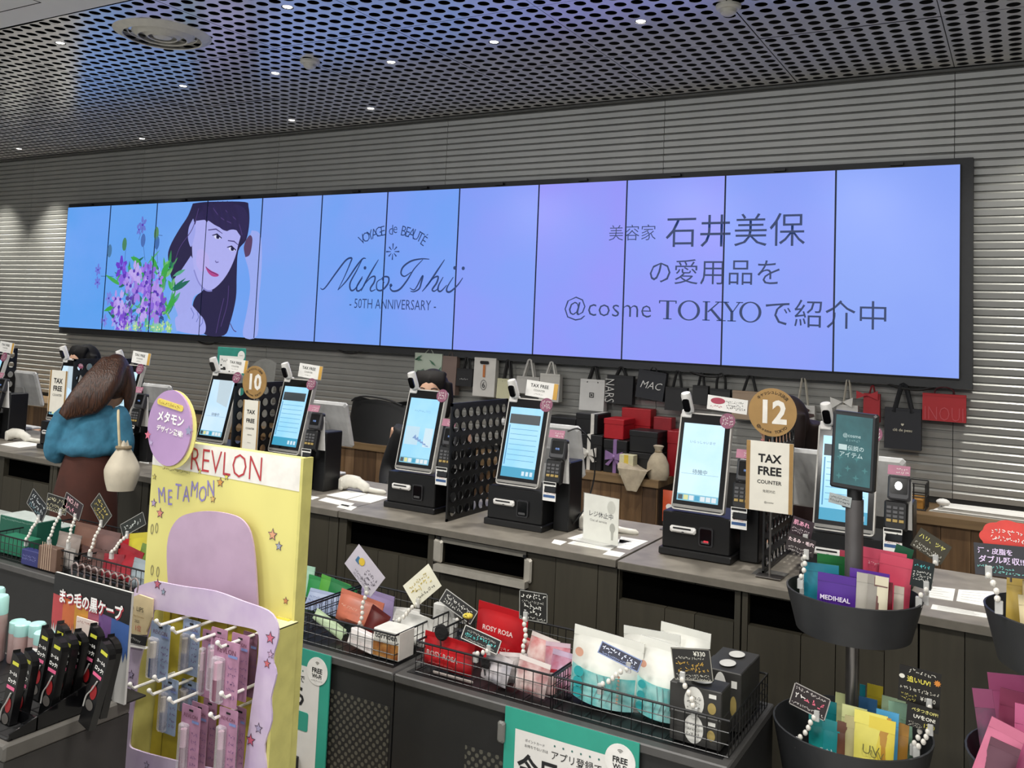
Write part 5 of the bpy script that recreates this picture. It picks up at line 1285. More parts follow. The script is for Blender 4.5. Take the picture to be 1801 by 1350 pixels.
for k in range(8): mb.ball((.008*math.cos(k*PI/4), .008*math.sin(k*PI/4), .012), .006, 8, 6)
mb.build('petals', mat('puff_yellow', '#d9c54a', .7), t, smooth=True); MB().tube([(0, 0, -.05), (0, 0, .012)], .0025, 6).build('stick', BLK, t); MB().disc(0, 0, .004, 0, n=8, y1=.001).build('dark_centre', INK, t, (0, -.012, .014))
pop((846, 1124), 66, 25, 2.02, '#17181a', 'black card with turquoise lettering lying over the red pouches', roll=math.radians(10), foot=(836, 1150), border='#c9c7c2', lean=-.35, lines=[(None, 0, .2, .8, '#d7d7d2', .12), (None, 0, -.05, .85, '#5fc6c4', .26), (None, 0, -.33, .8, '#d7d7d2', .1)])
pop((938, 1066), 50, 52, 2.06, '#1a1a1a', 'black card with white handwriting on a bead chain above the red basket', roll=math.radians(-2), foot=(921, 1180), border='#8f8f8a', lines=[(None, 0, .34, .8, '#f0efe8', .14), (None, 0, .14, .8, '#c9c8c2', .08), (None, 0, -.02, .7, '#f0efe8', .13, 2), (None, 0, -.4, .9, '#d0cfc8', .08)])
pop((806, 1066), 62, 26, 2.24, '#1c1c1c', 'black card with white handwriting leaning behind the round black puff', roll=math.radians(22), foot=(800, 1090), border='#b9b9b4', lean=-.4, lines=[(None, 0, .15, .8, '#e8e7e0', .22), (None, 0, -.2, .8, '#e8e7e0', .2)])
carton((762, 800, 1064), 2.26, BZ, .02, '#dddcd6', 'white pack standing behind the round black puff', name='white_pack', lines=[(None, 0, .8, .7, '#9a9a94', .04, 3)])
carton((760, 832, 1188), 2.012, BZ, .004, '#c9bdb6', 'clear label strip on the front of the red basket', name='label_strip', lines=[(None, 0, .5, .8, '#6a5450', .3, 1)], cat='label')

# ================================================================== BASKET 3 : white and aqua bags, grey boxes
def aqua_bag(x0, x1, yt, Y, lab, r_):
    t = pouch((x0, x1, yt), Y, BZ, '#e6e6de', lab, name='cotton_bag', th=.045, roll=r_, rough=.3, group='white aqua cotton bags', cat='bag')
    a, b = P(x0, yt, Y), P(x1, yt, Y); W = b.x-a.x; H = (a.z+b.z)/2-BZ
    aq = mat('aqua_print', '#58b9b8', .4, c2='#a9dcd8', scale=30); aq2 = mat('aqua_deep', '#2fa7ab', .4)
    mb = MB(); mb.grid(lambda u, v: ((u-.5)*W*.9, -.0465*math.sin(PI*(.05+u*.9))**.6-.0012, H*(.02+v*.44)), 10, 4); mb.build('aqua_band', aq, t, smooth=True)
    for k in range(3):
        MB().disc(-W*.28, H*(.42-.14*k), W*.07, -.0475, n=14).build('round_emblem', aq2, t)
    MB().disc(-W*.3, H*.68, W*.06, -.0440, n=14).build('peach_emblem', mat('peach_print', '#d9a48c', .5), t)
    for k in range(4):
        mb = MB(); stroke(mb, [(W*(-.05+.09*k), H*.1), (W*(.02+.09*k), H*.28), (W*(-.02+.1*k), H*.45)], .0022); mb.build('printed_line', mat('line_teal', '#7fa5a6', .6), t, (0, -.0485, 0))
    for k in range(8): MB().disc(W*.28, H*(.5-.05*k), W*.018, -.046, n=8).build('printed_dot', mat('peach_print', '#d9a48c', .5), t)
    return t
aqua_bag(1005, 1128, 1112, 2.10, 'white cotton bag with aqua print at the left of the third basket', .06)
aqua_bag(1118, 1218, 1128, 2.11, 'white cotton bag with aqua print beside the grey boxes', .08)
aqua_bag(1100, 1200, 1108, 2.25, 'white cotton bag at the back, only its folded top visible', -.03)
aqua_bag(1158, 1246, 1102, 2.29, 'white cotton bag at the back right, top corner sticking up', .05)
gb = '#2e2d2b'
def grey_box(x0, x1, yt, Y, zb, dep, lab):
    t = carton((x0, x1, yt), Y, zb, dep, gb, lab, name='grey_box', group='grey boxes with white labels')
    a, b = P(x0, yt, Y), P(x1, yt, Y); W = b.x-a.x; H = (a.z+b.z)/2-zb
    wl = mat('label_white', '#d4d3cd', .5)
    e = MB().disc(-W*.02, H*.5, W*.19, -.0008, H*.45, 24).build('oval_label', wl, t); scribble(e, -W*.15, W*.12, H*.62, .006, mat('grey_ink', '#66645f', .8), -.0012, 'label_print', 3, .01)
    MB().disc(W*.32, H*.42, W*.08, -.0008, H*.17, 16).build('gold_seal', mat('seal_gold', '#a9955a', .4, metal=.3), t)
    MB().flat([(W*.26, H*.72), (W*.4, H*.72), (W*.4, H*.84), (W*.26, H*.84)], -.0008).build('small_label', wl, t)
    for xx in (-.1, .25):
        pass
    mb = MB(); n = 20
    mb.add([(W*.02+W*.2*math.cos(2*PI*i/n), dep*.5+dep*.28*math.sin(2*PI*i/n), H+.001) for i in range(n)], [tuple(range(n))]); mb.build('top_label', wl, t)
    return t
grey_box(1178, 1268, 1256, 2.012, BZ, .07, 'dark grey box with white oval label at the bottom of the basket') 
grey_box(1178, 1270, 1207, 2.02, BZ+.053, .07, 'dark grey box with white oval label stacked under the 330 card')
grey_box(1234, 1304, 1178, 2.13, BZ, .09, 'dark grey box with round top label at the back right corner')
grey_box(1252, 1320, 1162, 2.235, BZ, .09, 'dark grey box at the very back right of the basket')
pop((1090, 1154), 74, 22, 2.015, '#161b33', 'dark blue card with white lettering lying on the cotton bag', roll=math.radians(13), foot=(1056, 1205), lean=-.5, border='#7f8fb8', lines=[(None, 0, .1, .85, '#dfe6ff', .34), (None, 0, -.3, .8, '#9fb0e0', .14)])
pop((1217, 1168), 70, 56, 2.012, '#232220', 'charcoal card with gold lettering and the price 330', roll=math.radians(-9), foot=(1222, 1246), border='#8a887f', lines=[('¥330', .22, .34, .3, '#e8e6da', .01), (None, -.05, .2, .7, '#cfcdc2', .07), (None, 0, .0, .8, '#c9a24a', .13), (None, 0, -.17, .8, '#c9a24a', .12), (None, 0, -.34, .85, '#d6d4c8', .07, 2)])

# ================================================================== LEFT BASKETS
carton((0, 66, 912), 2.12, BZ, .1, '#1d5a48', 'dark green carton at the left edge of the picture', name='green_carton', lines=[(None, 0, .9, .9, '#9fc4b4', .05)], lid='#c9d2cc')
carton((40, 95, 925), 2.2, BZ, .1, '#1c5f4d', 'dark green carton beside the first bead chain', name='green_carton', lid='#c9d2cc')
carton((0, 46, 946), 2.03, BZ, .06, '#2a7a5c', 'mid green pack at the front of the left basket', name='green_carton')
carton((-30, 45, 905), 2.28, BZ, .05, '#b9bfb9', 'white cartons along the back of the left basket', name='white_carton', lines=[(None, 0, .85, .9, '#444', .04)] if False else ())
for x0, x1, yt, Y, c, lb in ((100, 140, 938, 2.15, '#8f837c', 'clear plastic bottle in the basket above the eyelash sign'), (128, 172, 922, 2.2, '#7a5a4e', 'brown pouch behind the third bead chain'), (165, 205, 934, 2.1, '#6e5450', 'mauve brown pouch beside the yellow diamond card'), (95, 130, 962, 2.04, '#a39d98', 'clear pack in front of the third bead chain'), (140, 190, 965, 2.05, '#5c413c', 'dark brown pouch in front of the yellow diamond card')):
    pouch((x0, x1, yt), Y, BZ, c, lb, th=.03, lean=-.15, rough=.25, group='brown and clear packs at the left')
for x0, x1, yt, Y, c, r_, lb in ((206, 246, 942, 2.18, '#b3202a', .1, 'red snack-like pack left of the yellow board'), (226, 262, 938, 2.13, '#c2b63c', -.2, 'yellow and green pack beside the yellow board'), (200, 240, 962, 2.05, '#9c1f2b', .15, 'dark red pack at the front beside the yellow board'), (236, 268, 960, 2.06, '#6f8a3e', .1, 'green pack tucked behind the yellow board'), (180, 216, 975, 2.04, '#8c2a34', -.1, 'wine red pack above the eyelash sign'), (228, 262, 985, 2.03, '#8f9aa0', .05, 'silver pack at the bottom beside the yellow board')):
    pouch((x0, x1, yt), Y, BZ, c, lb, th=.02, lean=-.2, roll=r_, rough=.3, group='red and yellow packs at the left')
carton((38, 68, 968), 1.985, BZ, .03, '#2b2f66', 'dark blue carton standing at the table edge', name='blue_carton', lines=[(None, 0, .6, .8, '#8f93c8', .12, 2)])
t = carton((68, 100, 962), 1.985, BZ, .03, '#6a5346', 'brown striped carton next to the dark blue one', name='striped_carton')
for k in range(5): MB().flat([(-.03+.012*k, .002), (-.026+.012*k, .002), (-.026+.012*k, .095), (-.03+.012*k, .095)], -.0008).build('stripe', mat('stripe_cream', '#b39b86', .6), t)
for c_px, w_, h_, r_, bg, ft, lines, lb in (((66, 888), 34, 34, 30, '#1c2024', (46, 950), [(None, 0, .2, .8, '#cfd6d8', .2, 2), (None, 0, -.3, .7, '#8fb7c0', .15)], 'black diamond card with pale blue handwriting at the left'),
        ((100, 886), 36, 30, 4, '#20201d', (86, 950), [(None, 0, .2, .9, '#d9d3b0', .2), (None, 0, -.15, .9, '#d9d3b0', .16, 2)], 'black card with cream handwriting, second from the left'),
        ((128, 890), 34, 32, 18, '#2a1f24', (120, 955), [('NO.1!!', -.05, .22, .6, '#e6b9c0', .01), (None, 0, -.2, .8, '#e8a3b4', .26)], 'dark plum card reading NO.1'),
        ((178, 897), 34, 34, 42, '#2b2a22', (158, 972), [(None, 0, .25, .8, '#d8c46a', .2), (None, 0, -.1, .8, '#d8c46a', .2), (None, 0, -.35, .6, '#d8c46a', .1)], 'black diamond card with yellow handwriting'),
        ((234, 922), 44, 24, -28, '#1f2320', (196, 972), [(None, 0, 0, .7, '#c9cfc9', .3)], 'small black card with white handwriting left of the yellow board')):
    pop(c_px, w_, h_, 2.01, bg, lb, lines, roll=math.radians(r_), foot=ft, border='#8f8f8a')

# ================================================================== TEAL POSTERS ON THE TABLE FRONTS
teal = mat('poster_teal', '#2f9a86', .5, noise=.06, scale=9)
def teal_poster(x0, label):
    t = thing('teal_poster', label, 'poster', (x0+.172, 1.962, .42), group='teal membership posters')
    W, H = .344, .325
    b_ = MB().prism([(-W/2, -.12), (W/2, -.12), (W/2, H), (-W/2, H)], 0, .004).build('board', teal, t)
    MB().flat([(-W/2+.03, -.12), (W/2-.034, -.12), (W/2-.034, H-.044), (-W/2+.03, H-.044)], -.0006).build('paper_field', mat('poster_paper', '#d9d7d3', .6, noise=.02), b_)
    text('ポイントカード', .02, INK, b_, -.088, H-.064, -.0012, w=.052); text('お持ちでない方は', .02, INK, b_, -.084, H-.076, -.0012, w=.062)
    text('アプリ登録で', .03, INK, b_, .02, H-.079, -.0012, w=.128, bold=.005)
    for k in range(6): MB().disc(-.036+.0225*k, H-.058, .0025, -.0012, n=8).build('emphasis_dot', mat('dot_teal', '#3f6f68', .6), b_)
    text('今日から', .06, INK, b_, -.02, H-.125, -.0012, w=.22, bold=.03, tall=1.1)
    bd = MB().disc(.128, H-.048, .037, -.0018, n=32, y1=-.0008).build('wifi_badge', mat('badge_white', '#e6e4e0', .5), b_)
    text('FREE', .02, INK, bd, .128, H-.046, -.0022, w=.036, bold=.03); text('Wi-Fi', .02, INK, bd, .128, H-.061, -.0022, w=.034, bold=.03)
    mb = MB()
    for k in range(3): stroke(mb, [(.128+(.003+.003*k)*math.cos(PI/2+a), H-.032+(.003+.003*k)*math.sin(PI/2+a)) for a in (-.8, -.4, 0, .4, .8)], .0016)
    mb.build('wifi_waves', mat('grey_ink', '#66645f', .8), bd, (0, -.0022, 0)); scribble(bd, .108, .15, H-.073, .003, INK, -.0022, 'small_print')
    MB().prism(rrect(.05, .105, .11, .16, .006), -.0014, -.0006).build('teal_block', teal, b_)
    return t
teal_poster(-1.094, 'teal framed membership poster on the table below the red basket')
teal_poster(-1.986, 'teal framed poster mostly hidden by the yellow board')
MB().bbox(-.01, .01, -.012, 0, .0, .05, .004).build('poster_holder', mat('holder_grey', '#6d6c68', .4), [o for o in bpy.data.objects if o.name.startswith('teal_poster') and 'below the red' in o['label']][0], (-.178, .002, .24))
# low crate poking up in the gap in front of the table
a = PZ(546, 1312, .46)
t = thing('floor_crate', 'black-rimmed crate with beige goods at the bottom edge', 'crate', (a.x+.22, a.y-.12, 0))
mb = MB(); mb.box(-.22, .22, -.1, -.085, .02, .46); mb.box(-.22, .22, .085, .1, .02, .46); mb.box(-.22, -.205, -.085, .085, .02, .46); mb.box(.205, .22, -.085, .085, .02, .46); mb.box(-.205, .205, -.085, .085, .02, .04)
mb.build('crate_box', mat('crate_black', '#1b1c22', .5), t)
MB().bbox(-.19, .19, -.075, .075, .04, .40, .004).build('beige_bundle', mat('kraft_beige', '#b59b7f', .8, bump=.4, scale=50), t)

# ================================================================== TIERED STANDS WITH ROUND BINS
bin_m = mat('bin_grey', '#2f3032', .45, noise=.05)
def stand(x, y, bins, top, label, sign=False):
    t = thing('tiered_stand', label, 'display stand', (x, y, 0), group='tiered stands with round bins')
    MB().lathe([(.15, 0), (.15, .012), (.03, .02), (0, .02)], 32).build('base_plate', BLK, t)
    MB().tube([(0, 0, .01), (0, 0, bins[-1][1]-.02)], .0155, 14).build('steel_pole', CHROME, t, smooth=True)
    MB().tube([(0, 0, bins[-1][1]-.05), (0, 0, bins[-1][1])], .02, 14).build('collar', BLK, t, smooth=True)
    if sign:
        MB().tube([(0, 0, bins[-1][1]), (0, 0, top)], .021, 16).build('upper_pole', mat('pole_grey', '#5b5858', .4, metal=.3), t, smooth=True)
    else: MB().tube([(0, 0, bins[-1][1]), (0, 0, top)], .0155, 14).build('steel_pole', CHROME, t, smooth=True)
    for r_, zr, h in bins:
        MB().lathe([(0.0, zr-h), (r_*.84, zr-h), (r_, zr), (r_-.004, zr+.001), (r_*.84-.004, zr-h+.006), (0, zr-h+.006)], 40).build('bin', bin_m, t, smooth=True)
        MB().box(-.02, .1, -.02, .02, zr-h-.012, zr-h).build('bin_arm', BLK, t)
    return t
SXp, SYp = -.366, 2.35
t = stand(SXp, SYp, [(.18, .745, .14), (.155, 1.058, .094)], 1.275, 'pole stand with two round charcoal bins and a teal sign on top', True)
MB().tube([(0, 0, 1.27), (0, 0, 1.36)], .018, 12).build('sign_neck', BLK, t, smooth=True)
MB().ball((-.022, -.008, 1.262), .009, 8, 6).build('clamp_knob', BLK, t)
sg = MB().bbox(-.052, .052, -.012, .012, 0, .185, .004).build('sign_frame', mat('sign_black', '#232426', .4), t, (-.002, -.02, 1.300), (0, math.radians(2), math.radians(-8)))
MB().flat([(-.043, .012), (.043, .012), (.043, .176), (-.043, .176)], -.0128).build('sign_screen', mat('sign_teal', '#2d6f74', .3, emit=.55, c2='#3a858a', scale=26), sg)
lt = em('#d7f0ee', .8)
text('@cosme', .02, lt, sg, -.004, .128, -.0134, w=.042); scribble(sg, -.016, .014, .118, .0055, em('#9fd0d0', .7), -.0134)
MB().flat([(-.034, .093), (-.014, .093), (-.014, .106), (-.034, .106)], -.0134).build('sign_tag', lt, sg)
text('伝説の', .02, lt, sg, .007, .0995, -.0134, w=.038, bold=.01); text('アイテム', .02, lt, sg, -.004, .083, -.0134, w=.054, bold=.01)
for k in range(7): MB().flat(star(-.03+.02*(k % 4), .03+.045*(k//4)+.02*(k % 2), .008, .35, 4), -.0131).build('sign_sparkle', em('#4f9c9e', .6), sg)
c_ = MB().prism([(-.026, -.012), (.026, -.012), (.026, .012), (-.026, .012)], 0, .001).build('small_notice', mat('notice_grey', '#9aa0a0', .6), t, (-.03, -.022, 1.272), (0, math.radians(8), 0))
scribble(c_, -.022, .022, .004, .004, INK, -.0006, 'small_print', 2, .008)
stand(.078, 2.1, [(.19, .865, .14), (.158, 1.145, .1)], 1.30, 'pole stand with round charcoal bins at the right edge of the picture')
# upper bin
ub = 1.058-.094+.008
G1 = 'face mask packs in the upper bin'
for x0, x1, yt, Y, c, r_, lines, lb in ((1416, 1480, 974, 2.42, '#1f6a34', -.03, (), 'green mask pack at the back left of the upper bin'), (1543, 1574, 950, 2.46, '#17583a', .5, (), 'dark green pack corner at the back of the upper bin'), (1474, 1520, 970, 2.44, '#c2465c', .05, (), 'rose pink pack left of the pole'),
        (1512, 1600, 968, 2.41, '#cf5068', .08, [(None, -.1, .8, .3, '#eab6bd', .04)], 'large rose pink mask pack right of the pole'), (1548, 1606, 978, 2.38, '#c9485f', .14, (), 'second rose pink pack at the right of the upper bin'),
        (1416, 1478, 992, 2.31, '#1d7285', -.06, [(None, .2, .35, .4, '#d8e6e8', .09)], 'teal blue mask pack at the left of the upper bin'), (1492, 1562, 1004, 2.30, '#56308f', .04, (), 'purple mask pack behind the silver sachets'),
        (1434, 1502, 1014, 2.245, '#4d2686', .02, [('MEDIHEAL', -.02, .60, .78, '#e6def0', .02)], 'purple mask pack with white lettering in front'),
        (1500, 1520, 1012, 2.235, '#a9a49a', .05, (), 'silver foil sachet next to the purple pack'), (1516, 1538, 1014, 2.24, '#8f8a82', .12, (), 'second silver foil sachet'), (1546, 1570, 1020, 2.24, '#cfc7ae', .08, (), 'cream sachet in the upper bin'), (1566, 1590, 1024, 2.25, '#6a4a46', .05, (), 'brown sachet in the upper bin'), (1586, 1612, 1030, 2.275, '#6a1a22', .04, (), 'dark red sachet in the upper bin'), (1600, 1618, 1036, 2.31, '#b9aea0', .06, (), 'clear sachet at the right rim of the upper bin')):
    o = pouch((x0, x1, yt), Y, ub, c, lb, th=.006, roll=r_*.5, lines=lines, rough=.3, group=G1, lean=-.04); in_bin(o, SXp, SYp, .120)
R2 = 1.06
pop((1410, 930), 38, 36, 2.33, '#2a1a22', 'dark plum card with pink handwriting left of the teal sign', [('肌あれ', -.05, .25, .75, '#e49fb8', .02), (None, 0, -.05, .85, '#d8c8cc', .1, 2)], roll=math.radians(12), foot=(1412, 1030))
pop((1408, 958), 50, 30, 2.30, '#241b1c', 'dark card with white handwriting below the plum card', [('たるみ・毛穴', 0, .2, .9, '#f0d8dc', .02), (None, 0, -.25, .8, '#d0c8c6', .12, 2)], roll=math.radians(10), foot=(1408, 1020))
pop((1637, 960), 62, 38, 2.36, '#3a362a', 'olive card with yellow handwriting right of the teal sign', [('ハリ、ツヤ', -.02, .2, .8, '#e6e07a', .01), (None, 0, -.2, .85, '#e6e4d6', .11, 2)], roll=math.radians(28), foot=(1628, 1048))
pop((1622, 1010), 38, 48, 2.33, '#101a1a', 'black card with turquoise heading at the rim of the upper bin', [(None, 0, .3, .8, '#57c3c6', .14), (None, 0, .08, .8, '#e8e8e2', .09, 3)], roll=math.radians(8), foot=(1616, 1052))
# lower bin
lb_ = .745-.14+.008
G2 = 'sunscreen packs in the lower bin'
for x0, x1, yt, Y, c, r_, lines, lb in ((1423, 1452, 1262, 2.24, '#1f8a88', -.05, (), 'turquoise jar-like pack at the left of the lower bin'), (1452, 1470, 1236, 2.3, '#176e72', .0, (), 'tall teal pack behind the pink-lettered card'), (1434, 1466, 1276, 2.215, '#2a8f93', .1, [(None, 0, .6, .8, '#c8e0e0', .06, 2)], 'teal bag with white letters in the lower bin'),
        (1466, 1500, 1222, 2.36, '#b9c08a', .03, (), 'pale yellow sachet with blue label at the back left'), (1476, 1520, 1244, 2.27, '#c9cd92', .05, (), 'pale yellow sachet with blue label in the middle'), (1500, 1540, 1228, 2.40, '#3f6fa0', .03, (), 'blue pack in the middle of the lower bin'), (1512, 1522, 1204, 2.46, '#1a7480', .0, (), 'narrow teal box at the back of the lower bin'), (1522, 1550, 1206, 2.45, '#b8a42c', .03, (), 'mustard yellow box at the back of the lower bin'),
        (1544, 1586, 1228, 2.38, '#a9bf9c', .08, (), 'pale green sachet at the back right'), (1536, 1576, 1252, 2.27, '#4f9cc8', .05, (), 'sky blue pouch in the lower bin'), (1492, 1552, 1268, 2.20, '#e2d86a', .04, [('UV', .05, .62, .5, '#5a5a34', -.01)], 'bright yellow pouch with large UV letters'), (1552, 1600, 1280, 2.22, '#dcc84e', .1, [('UV', -.1, .6, .5, '#6a6436', -.01)], 'second yellow pouch beside the first'),
        (1580, 1612, 1276, 2.24, '#b98a3a', .0, (), 'gold foil sachet in the lower bin'), (1606, 1632, 1282, 2.28, '#a87a34', .1, (), 'gold and clear sachet at the right rim'), (1478, 1496, 1274, 2.2, '#b0a878', .0, (), 'clear sachet left of the yellow pouch'), (1462, 1480, 1282, 2.205, '#6a4638', .05, (), 'brown sachet in front of the lower bin'), (1570, 1612, 1240, 2.32, '#8fb49a', -.05, (), 'mint sachet behind the black sunscreen card')):
    o = pouch((x0, x1, yt), Y, lb_, c, lb, th=.01, roll=r_*.5, lines=lines, rough=.22, group=G2, lean=-.06); in_bin(o, SXp, SYp, .142)
    if 'blue label' in lb: MB().box(-.02, .02, -.0125, -.0105, .105, .122).build('blue_label', mat('label_blue', '#4a76a8', .4), o)
pop((1424, 1233), 66, 42, 2.21, '#2b2325', 'dark card with pink and white handwriting over the lower bin', [(None, 0, .33, .85, '#e8e2de', .12), ('やん', -.3, .0, .16, '#f0ece6', .02) if False else (None, -.3, .02, .25, '#f0ece6', .24), (None, .12, -.02, .45, '#e8738a', .28), (None, 0, -.33, .85, '#e8e2de', .11)], roll=math.radians(15), foot=(1404, 1300), border='#a9a5a0')
pop((1617, 1208), 74, 64, 2.29, '#16130f', 'black sunscreen card with yellow heading and a sun drawing', [('追いUV!', -.02, .17, .56, '#e9dc5a', .02), (None, .05, .4, .6, '#f0ede0', .1), (None, 0, -.1, .9, '#e8e4d4', .08), (None, -.22, -.28, .4, '#cfc46a', .07, 2), ('¥1210', .22, -.3, .36, '#f0ede0', .0)], foot=(1606, 1312), roll=math.radians(3))
pop((1623, 1262), 58, 42, 2.275, '#15130f', 'black sunscreen card with OFF and ON lettering below the sun card', [('ベタつきOFF!', .05, .28, .8, '#ece48a', .01), ('UVをON!', .05, .0, .66, '#f0ede0', .02), ('1210', .2, -.3, .32, '#e9dc5a', .0), (None, -.22, -.3, .4, '#cfcabc', .08, 2)], foot=(1612, 1316), roll=math.radians(4))
o = [c for c in bpy.data.objects if c.name.startswith('card') and c.parent and 'sun drawing' in c.parent.get('label', '')][0]
MB().flat(star(.036, .018, .008, .6, 9), -.0013).build('sun_drawing', mat('ink_d98a3a', '#d98a3a', .7), o); MB().disc(-.037, .016, .006, -.0013, .005, 12).build('cloud_drawing', mat('ink_f0ede0', '#f0ede0', .7), o)
# right stand contents
ru = 1.145-.1+.008
for k, (x0, x1, yt, Y, c, lb) in enumerate(((1742, 1790, 1016, 2.02, '#b89a4e', 'gold sachet at the left of the right-hand upper bin'), (1762, 1815, 1010, 2.06, '#c9ac55', 'gold sachet behind the first one'), (1770, 1830, 1030, 1.97, '#cdb887', 'cream gold sachet in front'), (1790, 1850, 1012, 2.1, '#b08f45', 'gold sachet cut by the picture edge'), (1752, 1796, 1046, 1.99, '#d2c39a', 'pale gold sachet near the clip'))):
    o = pouch((x0, x1, yt), Y, ru, c, lb, th=.008, roll=.05-.03*k, rough=.22, group='gold sachets in the right bin', lean=-.05); in_bin(o, .078, 2.1, .125)
pop((1763, 986), 100, 56, 1.99, '#35353a', 'large grey chalk-style card with lilac handwriting at the right edge', [('汗・皮脂を', -.12, .28, .62, '#dcc9ea', .02), ('ダブル吸収!!', -.02, .02, .8, '#dcc9ea', .02), (None, -.1, -.22, .7, '#7fc9c2', .1), (None, .15, -.38, .6, '#7fc9c2', .1)], foot=(1757, 1060), roll=math.radians(-3))
p = P(1778, 948, 2.0); t = thing('red_badge', 'red scalloped badge above the grey chalk-style card', 'sign', (p.x, p.y, p.z-.03))
n = 60; MB().prism([((.05+.004*abs(math.sin(i*PI/n*9)))*math.cos(2*PI*i/n), .03+(.032+.003*abs(math.sin(i*PI/n*9)))*math.sin(2*PI*i/n)) for i in range(n)], 0, .002).build('badge', mat('badge_red', '#d0463f', .5), t)
scribble(t, -.034, .034, .042, .007, PAPER, -.001, 'badge_print', 2, .013); MB().tube([(0, .003, -.05), (0, .003, .02)], .002, 6).build('stick', CHROME, t)
rl = .865-.14+.008
for k, (x0, x1, yt, Y, c, c2, r_, lb) in enumerate(((1712, 1800, 1184, 2.18, '#a34a75', None, -.16, 'pink tissue pack sticking up at the back of the lower right bin'), (1716, 1752, 1215, 2.05, '#7f3a5c', '#2e3a42', -.2, 'plum and slate pack in the lower right bin'), (1746, 1815, 1218, 2.12, '#94405f', None, .08, 'raspberry pack behind the plum one'), (1768, 1850, 1250, 1.98, '#b5587f', None, .02, 'pink topped pack in front at the right edge'), (1700, 1764, 1262, 1.96, '#c06a86', None, .45, 'pink pack leaning out over the bin rim'), (1738, 1775, 1262, 2.0, '#28333a', None, .1, 'slate grey pack between the pink ones'), (1716, 1770, 1300, 1.955, '#5f3a48', None, .35, 'dark mauve pack at the front rim'))):
    o = pouch((x0, x1, yt), Y, rl if k not in (4, 6) else rl+.09, c, lb, th=.012, roll=r_*.7, rough=.35, group='pink packs in the lower right bin', c2=c2, lean=-.08); in_bin(o, .078, 2.1, .15) if k not in (4, 6) else None

# ================================================================== EYELASH DISPLAY (front left)
fx = -1.528; FZ = .9
t = thing('shelf_fixture', 'charcoal shelf fixture carrying the eyelash packs at the lower left', 'shelf', (fx-.4, 1.1, 0))
MB().box(-.4, .4, -.12, .13, .0, FZ-.03).build('cabinet', mat('fixture_grey', '#2f2d2b', .6), t)
MB().bbox(-.402, .402, -.122, .132, FZ-.03, FZ, .004).build('shelf_top', mat('fixture_edge', '#55524d', .5), t)
MB().box(-.39, .385, -.11, .12, FZ-.001, FZ+.002).build('shelf_liner', BLK, t)
t = thing('sign_board', 'black card board with rainbow brush strokes and white Japanese heading', 'sign', (-1.627, 1.2, FZ))
W, H = .24, .21
b_ = MB().prism([(-W/2, 0), (W/2, 0), (W/2, H), (-W/2, H)], 0, .005).build('board', mat('board_silver', '#bdbcb9', .5, noise=.04, scale=4), t)
MB().flat([(-W/2, H*.74), (W/2, H*.74), (W/2, H), (-W/2, H)], -.0005).build('black_header', mat('board_black', '#1c1b1b', .5), b_)
rb = [('#b8474a', -.5, -.36), ('#c86a3c', -.36, -.2), ('#c98e32', -.2, -.02), ('#a3566a', -.02, .12), ('#6e4d86', .12, .28), ('#3f5f9c', .28, .5)]
for c, a_, e_ in rb:
    n = 9; top = [(W*(a_+(e_-a_)*i/n), H*.86) for i in range(n+1)]
    bot = [(W*(e_-(e_-a_)*i/n), H*(.50+.10*rnd.random() if i % 2 else .40+.08*rnd.random())-(.06*H if a_ > .1 else 0)) for i in range(n+1)]
    if a_ > .1: pass
    pts = bot[::-1]; mb = MB()
    mb.flat([p for p in ([(W*a_, H*.84)]+[(W*(a_+(e_-a_)*i/n), bot[n-i][1]) for i in range(n+1)]+[(W*e_, H*.84)])], -.0009); mb.build('brush_stroke', mat('stroke_'+c.lstrip('#'), c, .5), b_)
for k, (x0, z0, x1) in enumerate(((-.5, .80, -.1), (-.1, .77, .2), (.2, .74, .5))):
    MB().flat([(W*x0, H*(z0-.0)), (W*x1, H*(z0-.03)), (W*x1, H*.97), (W*x0, H*.97)], -.0012).build('black_drip', mat('board_black', '#1c1b1b', .5), b_)
text('まつ毛の黒ケープ', .03, mat('ink_f4f2ee', '#f4f2ee', .6), b_, .0, H*.80, -.0030, w=W*.82, bold=.03, tall=1.2)
text('まつ毛の黒ケープ', .03, mat('ink_b03a44', '#b03a44', .6), b_, .002, H*.785, -.0020, w=W*.82, bold=.03, tall=1.2)
pc = MB().prism([(-.033, -.028), (.033, -.028), (.033, .034), (-.033, .034)], -.006, -.004).build('price_note', mat('note_pink', '#e3d2c8', .6), t, (.0, 0, H*.50))
text('¥1,390', .02, INK, pc, .006, -.014, -.0068, w=.036, bold=.0); scribble(pc, -.028, .02, .026, .004, mat('ink_a9726a', '#a9726a', .7), -.0068, 'small_print'); scribble(pc, -.03, -.012, -.012, .004, INK, -.0068, 'small_print')
MB().box(-W/2, W/2, .005, .05, 0, .003).build('board_foot', BLK, t)
# row of clear hoop dividers behind the sign top
t = thing('hoop_tray', 'black tray edge with a row of small clear hoops above the eyelash sign', 'tray', (-1.627, 1.235, FZ))
MB().box(-.125, .075, 0, .006, .0, H-.006).build('tray_wall', BLK, t)
for k in range(10):
    MB().tube(spline([(-.115+.021*k, .0, H-.012), (-.118+.021*k, .0, H+.006), (-.105+.021*k, 0, H+.014), (-.096+.021*k, 0, H+.005), (-.098+.021*k, 0, H-.012)], 4), .0016, 5).build('hoop', mat('hoop_smoke', '#8d7d7a', .2), t)
